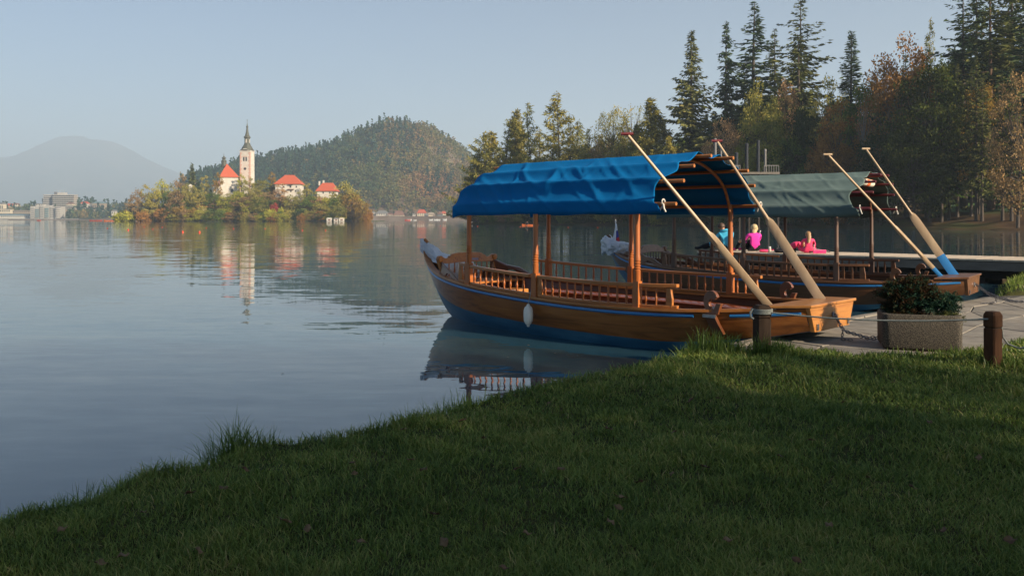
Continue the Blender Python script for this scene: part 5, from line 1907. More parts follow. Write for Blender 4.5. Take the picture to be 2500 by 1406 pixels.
for a in [(1688, 74, 124, 20, 'spruce_a', 'lf_spruce_warm', 'tall broad spruce standing alone left of the spruce group'),
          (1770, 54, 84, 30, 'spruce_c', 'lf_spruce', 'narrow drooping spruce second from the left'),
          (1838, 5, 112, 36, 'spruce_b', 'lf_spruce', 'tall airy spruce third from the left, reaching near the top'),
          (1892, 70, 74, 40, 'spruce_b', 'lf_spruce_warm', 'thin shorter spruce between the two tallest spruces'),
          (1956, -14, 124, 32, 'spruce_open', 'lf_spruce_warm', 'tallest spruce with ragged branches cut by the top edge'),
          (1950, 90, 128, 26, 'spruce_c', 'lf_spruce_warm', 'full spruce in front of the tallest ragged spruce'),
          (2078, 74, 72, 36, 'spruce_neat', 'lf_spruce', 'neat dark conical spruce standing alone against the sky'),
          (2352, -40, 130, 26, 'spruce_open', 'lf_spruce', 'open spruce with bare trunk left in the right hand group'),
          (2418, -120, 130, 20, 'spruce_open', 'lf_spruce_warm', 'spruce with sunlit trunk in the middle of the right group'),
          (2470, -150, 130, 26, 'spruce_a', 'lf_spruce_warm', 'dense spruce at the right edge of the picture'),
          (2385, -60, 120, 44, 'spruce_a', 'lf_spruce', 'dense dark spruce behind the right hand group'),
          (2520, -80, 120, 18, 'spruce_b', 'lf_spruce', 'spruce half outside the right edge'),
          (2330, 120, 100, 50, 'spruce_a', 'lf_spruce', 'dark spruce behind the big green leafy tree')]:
    bank_tree(*a, group=G3, bark='bark_sunlit' if 'sunlit' in a[6] else 'bark', name='spruce_tree')  # lighter, warmer bark colour stands in for sunlight on that trunk
bank_tree(2277, 40, 46, 26, 'larch_b', 'lf_larch_olive', 'thin larch with a small tuft at its top beside the beech', G1, name='larch_tree')
bank_tree(2110, 215, 44, 2, 'bare', 'lf_tan', 'slim pale dead tree with few bare branches', G2, 'bark_pale', 'dead_tree')
bank_tree(1806, 352, 40, 1.5, 'broad_dense', 'lf_yellow', 'small yellow green tree beside the dark swimming tower poles', G2)
# darker trees filling the wood behind
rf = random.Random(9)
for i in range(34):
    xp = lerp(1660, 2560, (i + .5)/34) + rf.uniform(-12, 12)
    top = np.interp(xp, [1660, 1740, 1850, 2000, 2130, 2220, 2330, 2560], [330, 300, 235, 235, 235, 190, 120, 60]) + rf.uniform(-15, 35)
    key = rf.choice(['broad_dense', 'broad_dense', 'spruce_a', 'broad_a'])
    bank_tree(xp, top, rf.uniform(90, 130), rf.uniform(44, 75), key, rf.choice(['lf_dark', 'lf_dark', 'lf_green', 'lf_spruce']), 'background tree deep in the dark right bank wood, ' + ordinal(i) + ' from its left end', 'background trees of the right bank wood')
for i in range(24):
    xp = lerp(1400, 1690, (i + .5)/24) + rf.uniform(-8, 8)
    bank_tree(xp, 352 + rf.uniform(-22, 25), rf.uniform(70, 100), rf.uniform(12, 40), rf.choice(['broad_c', 'broad_a', 'broad_sparse']), rf.choice(['lf_olive', 'lf_brown', 'lf_larch_olive']), 'low olive brown tree in the back row of the point, ' + ordinal(i) + ' from the left', 'background trees of the wooded point')
# bushes along the waterline
for i in range(40):
    xp = lerp(1150, 2110, (i + .5)/40) + rf.uniform(-9, 9)
    D = shore_D(xp) + rf.uniform(1.5, 6)
    top = np.interp(xp, [1150, 1250, 1500, 1700, 2110], [520, 505, 500, 490, 480]) + rf.uniform(-8, 8)
    lf_ = rf.choice(['lf_dark', 'lf_dark', 'lf_green', 'lf_olive', 'lf_brown'] if xp < 1900 else ['lf_brown', 'lf_rust', 'lf_dark'])
    bank_tree(xp, top, rf.uniform(46, 70), 0, rf.choice(['bush_a', 'bush_b']), lf_, LEAFWORD[lf_] + ' bush on the right bank waterline, ' + ordinal(i) + ' from the tip of the point', 'bushes along the right bank', name='bush', D=D)
# bare trunks in the shade at the right
rf2 = random.Random(12)
for i, (xp, w) in enumerate([(2232, .26), (2262, .30), (2298, .45), (2318, .40), (2338, .5), (2372, .42), (2384, .55), (2398, .4), (2447, .5), (2470, .4), (2210, .3)]):
    D = shore_D(xp) + 7 + rf2.uniform(0, 6)
    bank_tree(xp, rf2.uniform(90, 200), 55, 0, 'spruce_open', 'lf_green' if xp < 2330 else 'lf_spruce_warm', 'dark conifer trunk in the shade at the right bank, ' + ordinal(sorted([2232, 2262, 2298, 2318, 2338, 2372, 2384, 2398, 2447, 2470, 2210]).index(xp)) + ' from the left', 'shaded conifers by the right bank lawn', name='conifer_tree', D=D)
# trees outside the frame to the right, behind the camera: they shade the lawn
for i, (c_, k_, H, W_, key) in enumerate([(1.0, 23, 17, 8.8, 'broad_dense'), (4.0, 20, 14.5, 6.0, 'broad_dense'), (2.6, 33, 20, 9.0, 'broad_dense'), (6.2, 21, 14, 4.4, 'broad_c'), (7.7, 27, 15, 3.8, 'broad_c'), (8.4, 22, 12, 2.6, 'broad_sparse')]):
    # c_ across the sunbeams, k_ along them, measured from the lawn
    x, y = .625*c_ + .78*k_, .78*c_ - .625*k_
    z = float(ground_z(np.array([float(x)]), np.array([float(y)]))[0])
    tree(key, x, y, z, H, W_, M['lf_green'], 'leafy shore tree right of the lawn, ' + ordinal(i) + ' of those shading it', 'lawn trees right of the view')
# strip of lawn on the terrace above the right bank
LX, LY, LQ = [], [], []
sn = np.linspace(0, 1, 60)
bl = np.array([(58, 146), (64.6, 130), (69, 116), (84, 100), (130, 92)], float)
cum = np.concatenate([[0], np.cumsum(np.hypot(*(bl[1:] - bl[:-1]).T))])
bx, by = np.interp(sn*cum[-1], cum, bl[:, 0]), np.interp(sn*cum[-1], cum, bl[:, 1])
tx_, ty_ = np.gradient(bx), np.gradient(by)
nl = np.hypot(tx_, ty_)
rows = []
for off in np.linspace(13, 30, 9):
    X_, Y_ = bx - ty_/nl*off, by + tx_/nl*off
    rows.append(np.stack([X_, Y_, bank_z(X_, Y_) + .12], 1))
vv = np.concatenate(rows)
ii = np.arange(9*60).reshape(9, 60)
quads = np.stack([ii[:-1, :-1], ii[:-1, 1:], ii[1:, 1:], ii[1:, :-1]], -1).reshape(-1, 4)
M['bank_lawn'] = mat_noise('bank_lawn', [(.030, .085, .014), (.06, .13, .02)], (.5, .5, .5), 6, .95)
tag(npmesh('bank_lawn', vv, quads, M['bank_lawn'], smooth=True), 'strip of green lawn under the conifers of the right bank', None, kind='structure')
# ------------------------------------------------------------------ swimming tower poles, small jetty, canoes, buoys
M['pole_dark'] = flatmat('pole_dark', (.03, .034, .042), .7)
M['pole_pale'] = flatmat('pole_pale', (.17, .165, .16), .8)
for i, (x, top, w, m, lab) in enumerate([(1746, 338, 7, 'pole_pale', 'pale pole rising just left of the far oar grip'), (1760, 362, 5, 'pole_pale', 'short pale pole right behind the far oar grip'),
                                     (1798, 372, 8, 'pole_dark', 'short dark pole left of the yellow green tree'), (1823, 350, 8, 'pole_dark', 'dark pole with a pale cap right of the yellow green tree'),
                                     (1851, 342, 8, 'pole_dark', 'tallest dark pole of the bathing platform'), (1868, 364, 6, 'pole_pale', 'slim pale pole at the right of the bathing platform')]):
    D = 120.0
    b = px(x, 424, D); t = px(x, top, D)
    r_ = w/2/F*D
    o = thing('mooring_pole', lab, 'pole', (b.x, D, b.z), 0, 'poles of the bathing platform')
    MB().lathe([(r_, 0), (r_, t.z - b.z - .4), (r_*1.12, t.z - b.z - .39), (r_*1.12, t.z - b.z - .1), (r_*.5, t.z - b.z)], 10).build('pole_shaft', M[m], o, smooth=50)
o = thing('bathing_platform', 'bathing platform with pale railing beyond the awnings', 'platform', (0, 0, 0))
D = 121.0
p0, p1 = px(1775, 420, D), px(1895, 420, D)
MB().box(((p0.x + p1.x)/2, D, p0.z - .25), (p1.x - p0.x, 3.2, .3)).build('platform_deck', M['pier_side'], o)
for x in np.linspace(p0.x + .1, p1.x - .1, 6):
    MB().box((x, D - 1.2, (p0.z - .4 - 1)/2), (.22, .22, p0.z + .6)).build('platform_leg', M['pier_dark'], o)
for k, (a, b_) in enumerate(((px(1779, 0, D).x, px(1800, 0, D).x), (px(1858, 0, D).x, px(1893, 0, D).x))):
    zt = px(0, 406, D).z
    MB().box(((a + b_)/2, D - 1.5, zt), (b_ - a, .1, .1)).build('railing', M['pole_pale'], o)
    for x in np.linspace(a, b_, 7):
        MB().box((x, D - 1.5, (zt + p0.z - .1)/2), (.07, .07, zt - p0.z + .1)).build('railing_bar', M['pole_pale'], o)
# small dark jetty at the tip of the point
o = thing('wooden_jetty', 'small dark wooden jetty with railing at the tip of the wooded point', 'jetty', (0, 0, 0))
D = 246.0
a, b_ = px(1143, 545, D), px(1170, 545, D)
MB().box(((a.x + b_.x)/2, D, .9), (b_.x - a.x, 4, .35)).build('jetty_deck', M['pier_dark'], o)
for x in np.linspace(a.x + .15, b_.x - .15, 5):
    MB().box((x, D - 1.8, .5), (.25, .25, 2.4)).build('jetty_post', M['pier_dark'], o)
MB().box(((a.x + b_.x)/2, D - 1.8, 2.1), (b_.x - a.x, .16, .16)).build('jetty_rail', M['pier_dark'], o)
M['buoy_red'] = flatmat('buoy_red', (.55, .08, .05), .5)
BX = [262, 313, 352, 373, 396, 446, 487, 504, 570, 647, 738, 795, 1075, 1166, 1270, 1306, 1387, 1459]
for x, y in [(262, 558), (313, 562), (352, 554.5), (373, 560), (396, 555.5), (446, 567), (487, 567.5), (504, 557.5), (570, 559), (647, 559), (738, 563), (795, 563), (1166, 553), (1270, 554.5), (1387, 555.5), (1459, 556), (1306, 549.5), (1075, 552)]:
    D = F*CZ/(y - HY)
    c = px(x, y, D)
    o = MB().lathe([(0, -.16), (.13, -.14), (.2, -.06), (.22, .04), (.2, .14), (.13, .22), (.05, .25), (.05, .31), (0, .32)], 10).build('marker_buoy', M['buoy_red'], None, smooth=60)
    o.location = (c.x, c.y, .02)
    k = .55 if x in (446, 487, 313) else .36
    o.scale = (k, k, k)
    tag(o, 'small round red marker buoy on the lake, ' + ordinal(BX.index(x)) + ' from the left', 'buoy', 'red marker buoys on the lake')


def canoe(x0, x1, y, mat, label, crew, h=.42, name='canoe', group='canoes and rowing boats', shirt=None):
    D = F*CZ/(y - HY)
    a, b_ = px(x0, y, D), px(x1, y, D)
    L = (b_ - a).length
    o = thing(name, label, 'canoe' if name == 'canoe' else 'boat', ((a.x + b_.x)/2, D, 0), rnd.uniform(-.12, .12), group)
    rings = []
    bw = min(.45, L*.09)
    for t in np.linspace(-1, 1, 13):
        w_ = bw*math.sqrt(max(1 - t*t, .004)); zt = h*(.62 + .38*t**4)
        rings.append([V((t*L/2, w_, zt)), V((t*L/2, w_*.8, .02)), V((t*L/2, 0, -.12)), V((t*L/2, -w_*.8, .02)), V((t*L/2, -w_, zt)), V((t*L/2, -w_*.85, zt - .02)), V((t*L/2, -w_*.5, .10)), V((t*L/2, w_*.5, .10)), V((t*L/2, w_*.85, zt - .02))])
    MB().loft(rings).build('hull', mat, o, smooth=50)
    for k in crew:
        x = k*L/2
        p = thing('person', 'paddler sitting upright in the ' + label, 'person', (o.location.x + x, D, .12), 0, 'paddlers in boats on the lake')
        J = dict(pelvis=(0, 0, .12, .16, .13), waist=(0, 0, .3, .14, .11), chest=(0, 0, .5, .17, .12), neck=(0, 0, .63, .055), skull=(0, 0, .74, .09), crown=(0, 0, .84, .06),
                 sh_l=(-.19, 0, .54, .065), el_l=(-.30, -.1, .34, .05), wr_l=(-.36, -.25, .42, .036), hd_l=(-.38, -.3, .44, .036), sh_r=(.19, 0, .54, .065), el_r=(.30, -.1, .34, .05), wr_r=(.36, -.25, .40, .036), hd_r=(.38, -.3, .42, .036),
                 hip_l=(-.1, -.05, .1, .1), kn_l=(-.14, -.40, .22, .07), an_l=(-.12, -.75, .06, .05), to_l=(-.12, -.82, .12, .04), hip_r=(.1, -.05, .1, .1), kn_r=(.14, -.40, .22, .07), an_r=(.12, -.75, .06, .05), to_r=(.12, -.82, .12, .04))
        bm = {q: (1 if q[0] in ('pelvis', 'waist', 'chest', 'sh_l', 'sh_r', 'el_l', 'el_r') and not q[1].startswith('hip') else 2 if q[0].startswith(('hip', 'kn')) or q[1].startswith('hip') else 0) for q in BONES}
        skin_body('body', J, BONES, [M['skin'], shirt or M['scooter_white'], M['cloth_black']], bm, p)
        hair_cap(p, (0, 0, .77), .10, M['hair_brown'], 0, (0, 1))
    return o


M['canoe_orange'] = flatmat('canoe_orange', (.62, .16, .05), .4)
M['canoe_red'] = flatmat('canoe_red', (.42, .06, .04), .4)
M['boat_white'] = flatmat('boat_white', (.62, .62, .60), .4)
canoe(1274, 1314, 551, M['canoe_orange'], 'orange canoe between the awning posts on the left', [-.35], shirt=M['cloth_black'])
canoe(1643, 1722, 551.5, M['canoe_red'], 'long red canoe lying empty on the water near the right bank', [])
canoe(1722, 1792, 552.5, M['boat_white'], 'grey canoe behind the man on the pier', [.0], shirt=M['cloth_blue'])
canoe(1806, 1830, 551.5, M['boat_white'], 'small pale boat left of the blond woman', [])
canoe(217, 251, 539.6, M['canoe_red'], 'red rowing boat left of the island, the left one', [.2], h=.9, name='rowing_boat', shirt=M['buoy_orange'])
canoe(253, 288, 540.2, M['canoe_orange'], 'orange rowing boat left of the island, the right one', [.1], h=.9, name='rowing_boat', shirt=M['canoe_red'])
canoe(90, 100, 539.2, M['canoe_red'], 'tiny red boat in front of the white villas', [0], h=.8, name='rowing_boat', shirt=M['canoe_red'])
canoe(988, 1002, 538.8, M['canoe_red'], 'small red motor boat before the village on the right', [0], h=1.2, name='rowing_boat', shirt=M['boat_white'])
canoe(1008, 1017, 538.6, M['boat_white'], 'small dark and white boat right of the red motor boat', [], h=1.0, name='rowing_boat')

# ------------------------------------------------------------------ the island
IX0, IX1 = px(281, 0, 478).x, px(908, 0, 478).x
ICX, IHW = (IX0 + IX1)/2, (IX1 - IX0)/2


def isle_z(x, y):
    x = np.asarray(x, float); y = np.asarray(y, float)
    u = (x - ICX)/IHW
    v = (y - 518)/44.0
    rr_ = np.abs(u)**2.6 + np.abs(v)**2.4
    e = 1 - rr_                                   # >0 on land
    side = np.interp(u, [-1, -.75, -.45, -.2, .3, .7, .9, 1], [.10, .25, .6, 1, .92, .85, .5, .2])
    return np.where(e > 0, .12 + 17*side*(np.clip(e - .07, 0, 1)/.93)**2.0, -2 + 2.5*np.clip(1 + e*6, 0, 1))


gx = np.linspace(ICX - IHW*1.1, ICX + IHW*1.1, 110); gy = np.linspace(470, 566, 70)
GX, GY = np.meshgrid(gx, gy)
ii = np.arange(110*70).reshape(70, 110)
quads = np.stack([ii[:-1, :-1], ii[:-1, 1:], ii[1:, 1:], ii[1:, :-1]], -1).reshape(-1, 4)
M['island_soil'] = mat_noise('island_soil', [(.03, .045, .012), (.06, .075, .02), (.08, .07, .03)], (.2, .2, .2), 5, .95)
g = npmesh('island_ground', np.stack([GX, GY, isle_z(GX, GY)], -1).reshape(-1, 3), quads, M['island_soil'], smooth=True)
tag(g, 'steep wooded mound of the island in the lake', None, kind='structure')

M['plaster'] = mat_noise('white_plaster', [(.52, .49, .42), (.64, .60, .53)], (.5, .5, .5), 5, .9)
M['plaster_cream'] = mat_noise('cream_plaster', [(.58, .50, .36), (.66, .58, .44)], (.3, .3, .3), 4, .9)
M['roof_red'] = mat_noise('red_roof_tiles', [(.40, .075, .035), (.52, .11, .05)], (2.5, 2.5, 6), 4, .85)
M['roof_brown'] = mat_noise('brown_roof', [(.16, .085, .06), (.24, .13, .10)], (2, 2, 5), 4, .85)
M['roof_grey'] = mat_noise('grey_roof', [(.13, .13, .13), (.22, .22, .21)], (2, 2, 5), 4, .85)
M['spire'] = mat_noise('spire_shingle', [(.060, .065, .050), (.105, .11, .085)], (2, 2, 5), 4, .7)
M['quoin'] = mat_noise('pink_quoin', [(.50, .27, .20), (.60, .34, .26)], (1, 1, 1), 3, .9)
M['glass_dark'] = mat_noise('dark_window', [(.03, .035, .04), (.05, .055, .06)], (1, 1, 1), 2, .25)


def hip_roof(mb, L, Wd, z0, h, ridge, over=.5, m=0):
    a, b_ = L/2 + over, Wd/2 + over
    vs = [(-a, -b_, z0), (a, -b_, z0), (a, b_, z0), (-a, b_, z0), (-ridge/2, 0, z0 + h), (ridge/2, 0, z0 + h)]
    vs += [(-a, -b_, z0 - .25), (a, -b_, z0 - .25), (a, b_, z0 - .25), (-a, b_, z0 - .25)]
    return mb.add(vs, [(0, 1, 5, 4), (1, 2, 5), (2, 3, 4, 5), (3, 0, 4), (6, 7, 1, 0), (7, 8, 2, 1), (8, 9, 3, 2), (9, 6, 0, 3), (9, 8, 7, 6)], m)


def window(parent, x, y, z, w_, h, rz=0, name='window', mat=None, face='front'):
    if face == 'front':
        o = MB().box((x, y, z), (w_, .16, h)).build(name, mat or M['glass_dark'], parent)
    else:
        o = MB().box((x, y, z), (.16, w_, h)).build(name, mat or M['glass_dark'], parent)
    return o


# bell tower: x 588-619, wall 468..367, spire up to 292
D = 521.0
s = D/F
tc = px(603.5, 0, D).x
zb = px(0, 478, D).z; zw = px(0, 369, D).z
tw = thing('bell_tower', 'tall white bell tower with pink corner stones and dark baroque spire', 'tower', (tc, D, zb), -.10)
W2 = 26*s/2
Hh = zw - zb
MB().loft([[V((sx*W2*k, sy*W2*k, z)) for sx, sy in ((-1, -1), (1, -1), (1, 1), (-1, 1))] for k, z in ((1.10, -8), (1.04, 0), (1.0, Hh*.35), (.985, Hh))]).build('wall', M['plaster'], tw)
for k in range(22):
    z = lerp(.5, Hh - 1.6, k/21)
    kk = lerp(1.045, .99, min(z/Hh*1.4, 1))
    wq = 1.15 if k % 2 else .75
    for sx in (-1, 1):
        MB().box((sx*(W2*kk - wq/2 + .06), -W2*kk + wq/2 - .06, z), (wq, wq, .85)).build('quoin', M['quoin'], tw)
        if sx < 0:
            MB().box((sx*(W2*kk - wq/2 + .06), W2*kk - wq/2 + .06, z), (wq, wq, .85)).build('quoin', M['quoin'], tw)
MB().box((0, 0, Hh - .05), (W2*2*1.07, W2*2*1.07, .45)).build('cornice', M['plaster'], tw)
mb = MB(); mb.prism([(2.0*math.cos(a), 1.15*math.sin(a)) for a in np.linspace(0, math.pi, 9)], -W2*1.06, -W2*.9, lambda u, v, d: V((u, d, Hh + .1 + v))); mb.build('arched_gable', M['plaster'], tw)
for dx in (-.75, .75):
    window(tw, dx, -W2*.99, Hh - 5.2, .85, 2.4, name='belfry_window')
window(tw, 0, -W2*.99 - .02, Hh - 3.6, 3.0, .25, name='window_head', mat=M['quoin'])
mb = MB(); mb.prism([(.85*math.cos(a), .8*math.sin(a)) for a in np.linspace(0, 6.283, 11)[:-1]], -W2*1.02, -W2*.97, lambda u, v, d: V((u, d, Hh - 11 + v))); mb.build('round_window', M['glass_dark'], tw)
zt = lambda y: px(0, y, D).z - zb
prof = [(W2*1.18, Hh + .15), (W2*1.20, Hh + .45), (W2*.98, Hh + 1.3), (W2*.80, Hh + 2.6), (W2*.80, zt(361)), (W2*.86, zt(360.5)), (W2*.72, zt(357)), (W2*.56, zt(353.5)), (W2*.56, zt(352)), (W2*.47, zt(351)), (W2*.46, zt(338)), (W2*.58, zt(337)), (W2*.58, zt(334.5)), (W2*.40, zt(332)), (W2*.24, zt(324)),
        (W2*.15, zt(314)), (W2*.13, zt(312)), (W2*.20, zt(311)), (W2*.20, zt(309.5)), (W2*.10, zt(308)), (W2*.06, zt(304)), (.09, zt(300)), (.06, zt(292))]
mb = MB(); mb.lathe([(r_*1.05, z) for r_, z in prof], 8, (0, 0, 0), axis=Matrix.Rotation(RAD(22.5), 3, 'Z'))
sp = mb.build('spire', M['spire'], tw)
for k in range(4):
    a = k*math.pi/2
    MB().box((W2*.455*math.sin(a), -W2*.455*math.cos(a), zt(345)), (.75 if k % 2 == 0 else .2, .2 if k % 2 == 0 else .75, 2.2)).build('lantern_window', M['plaster'], sp)
MB().box((0, 0, zt(294)), (1.0, .12, .14)).build('cross_arm', M['spire'], sp)

# church nave: roof apex 548,398, eaves 584,432 / 540,432; the shaded side to the left
D = 505.0; s = D/F
cx_ = px(560, 0, D).x
zb = px(0, 474, D).z; ze = px(0, 432.5, D).z; za = px(0, 400, D).z
ch = thing('church', 'white church with steep red roof and small turret beside the bell tower', 'church', (cx_, D, zb), .30)
LW, LD = 41*s, 13.0
MB().box((0, LD/2 - 2.5, (ze - zb)/2 - 3), (LW, LD, ze - zb + 6)).build('wall', M['plaster'], ch)
mb = MB()
hz, a = za - ze, ze - zb
ov = .6
y0, y1 = -2.5 - ov, LD - 2.5 + ov
x0, x1 = -LW/2 - ov, LW/2 + ov
ax = -LW*.14
mb.add([(x0, y0, a), (x1, y0, a), (x1, y1, a), (x0, y1, a), (ax, y0 + 2.6, a + hz), (ax, y1 - 2.6, a + hz), (x0, y0, a - .3), (x1, y0, a - .3), (x1, y1, a - .3), (x0, y1, a - .3)],
       [(0, 1, 4), (1, 2, 5, 4), (2, 3, 5), (3, 0, 4, 5), (6, 7, 1, 0), (7, 8, 2, 1), (8, 9, 3, 2), (9, 6, 0, 3)])
rf_ = mb.build('roof', M['roof_red'], ch)
mb = MB()
tz = lambda y: px(0, y, D).z - zb
tx_ = ax - .2
mb.lathe([(1.5, tz(408)), (1.45, tz(394)), (1.75, tz(393)), (1.2, tz(390.5)), (.75, tz(388)), (1.15, tz(386)), (1.2, tz(384.5)), (.7, tz(382.5)), (.2, tz(380)), (.06, tz(375)), (.05, tz(372))], 8, (tx_ - 1.6, LD/2 - 1, 0))
mb.build('ridge_turret', M['spire'], ch, smooth=30)
mb = MB(); mb.prism([(-.8, 0), (.8, 0), (.8, 1.4), (.55, 2.0), (0, 2.25), (-.55, 2.0), (-.8, 1.4)], -2.6, -2.45, lambda u, v, d: V((1.6 + u, d, 1.0 + v))); mb.build('door', M['glass_dark'], ch)
window(ch, 1.6, -2.52, 5.2, .6, .7)
# low sacristy to the left
mb = MB(); mb.box((-LW/2 - 2.2, .5, .5), (5.2, 6.5, 8.5)); mb.build('sacristy_wall', M['plaster'], ch)
mb = MB(); mb.add([(-LW/2 - 5.2, -3.2, 4.6), (-LW/2, -3.2, 4.6), (-LW/2, 4.2, 4.6), (-LW/2 - 5.2, 4.2, 4.6), (-LW/2 + .1, -1.6, 8.6), (-LW/2 + .1, 4.0, 8.6)], [(0, 1, 4), (3, 0, 4, 5), (2, 3, 5), (0, 3, 2, 1), (1, 2, 5, 4)]); mb.build('sacristy_roof', M['roof_brown'], ch)
window(ch, -LW/2 - 2.4, -2.8, 1.5, .7, 1.8)

# provost's house: roof 668-735, 427..450
D = 500.0; s = D/F
def isle_house(xc, wpx, y_base, y_eave, y_top, ridge_px, depth, D, label, rz, mat_wall, wins, chimney=None):
    s = D/F
    zb, ze, za = px(0, y_base, D).z, px(0, y_eave, D).z, px(0, y_top, D).z
    o = thing('house', label, 'house', (px(xc, 0, D).x, D, zb), rz, 'houses on the island')
    MB().box((0, depth/2 - 1, (ze - zb)/2 - 2), (wpx*s, depth, ze - zb + 4)).build('wall', mat_wall, o)
    mb = MB(); hip_roof(mb, wpx*s, depth, 0, za - ze, ridge_px*s, .8)
    r_ = mb.build('roof', M['roof_red'], o); r_.location = (0, depth/2 - 1, ze - zb)
    for x, y, w_, h in wins:
        window(o, (x - xc)*s, -1.02, px(0, y, D).z - zb, w_, h)
    for x, y in chimney or ():
        c = MB().box((0, 0, 0), (.9, .9, 2.6)).build('chimney', M['plaster'], r_)
        c.location = ((x - xc)*s, 1.0, px(0, y, D).z - ze)
    return o


h2 = isle_house(703, 59, 492, 449, 426.5, 22, 12, 500.0, 'white island house with hipped red roof and balcony', .06, M['plaster'], [(710, 456, .9, 1.3), (711, 467.5, .7, .8), (722, 466, .6, .7), (694, 457, .7, 1.1), (724, 456, .7, 1.1)])
s = 500/F
bal = MB().box(((711 - 703)*s, -1.6, px(0, 462.5, 500).z - px(0, 492, 500).z), (3.6, 1.1, .35)).build('balcony', M['roof_brown'], h2)
MB().box(((711 - 703)*s, -1.7, px(0, 455, 500).z - px(0, 492, 500).z + .9), (2.6, 1.1, .12)).build('awning_panel', M['glass_dark'], h2)
isle_house(797, 44, 486, 466, 446, 26, 11, 512.0, 'low white island house with red roof and chimney on the right', .04, M['plaster'], [(790, 471, .7, 1.0), (806, 471, .7, 1.0), (815, 471, .7, 1.0)], [(776, 447), (786, 445)])
isle_house(493, 22, 512, 505, 500, 14, 6, 487.0, 'small brown roofed hut among the island trees on the left', .2, M['plaster_cream'], [(490, 508, .6, .7)])
o = thing('chapel', 'slim white wayside chapel between the island trees on the left', 'chapel', (px(465, 0, 492).x, 492, px(0, 470, 492).z), .1)
MB().box((0, 0, .6), (1.5, 1.5, 6)).build('wall', M['plaster'], o)
mb = MB(); hip_roof(mb, 1.6, 1.6, 3.85, .9, .1, .2); mb.build('roof', M['plaster'], o)
for i, (x, w_) in enumerate(((804, 11), (821, 10), (834, 11))):
    D = 477.5; c = px(x, 540.5, D)
    o = thing('boathouse', ['boxy white boat hut at the island shore', 'white boat hut with dark door at the island shore', 'pale rounded boat hut at the island shore'][i], 'boathouse', (c.x, D, 0), 0, 'boat huts on the island shore')
    ww = w_/F*D
    MB().box((0, 0, .9), (ww, 2.5, 1.5)).build('wall', M['plaster'], o)
    mb = MB(); hip_roof(mb, ww, 2.5, 1.68, .45, ww*.7, .12); mb.build('roof', M['plaster_cream'] if i == 2 else M['roof_grey'] if i == 1 else M['plaster'], o)
    window(o, .1*ww, -1.26, .85, ww*.5, .7, name='door', mat=M['roof_brown'])

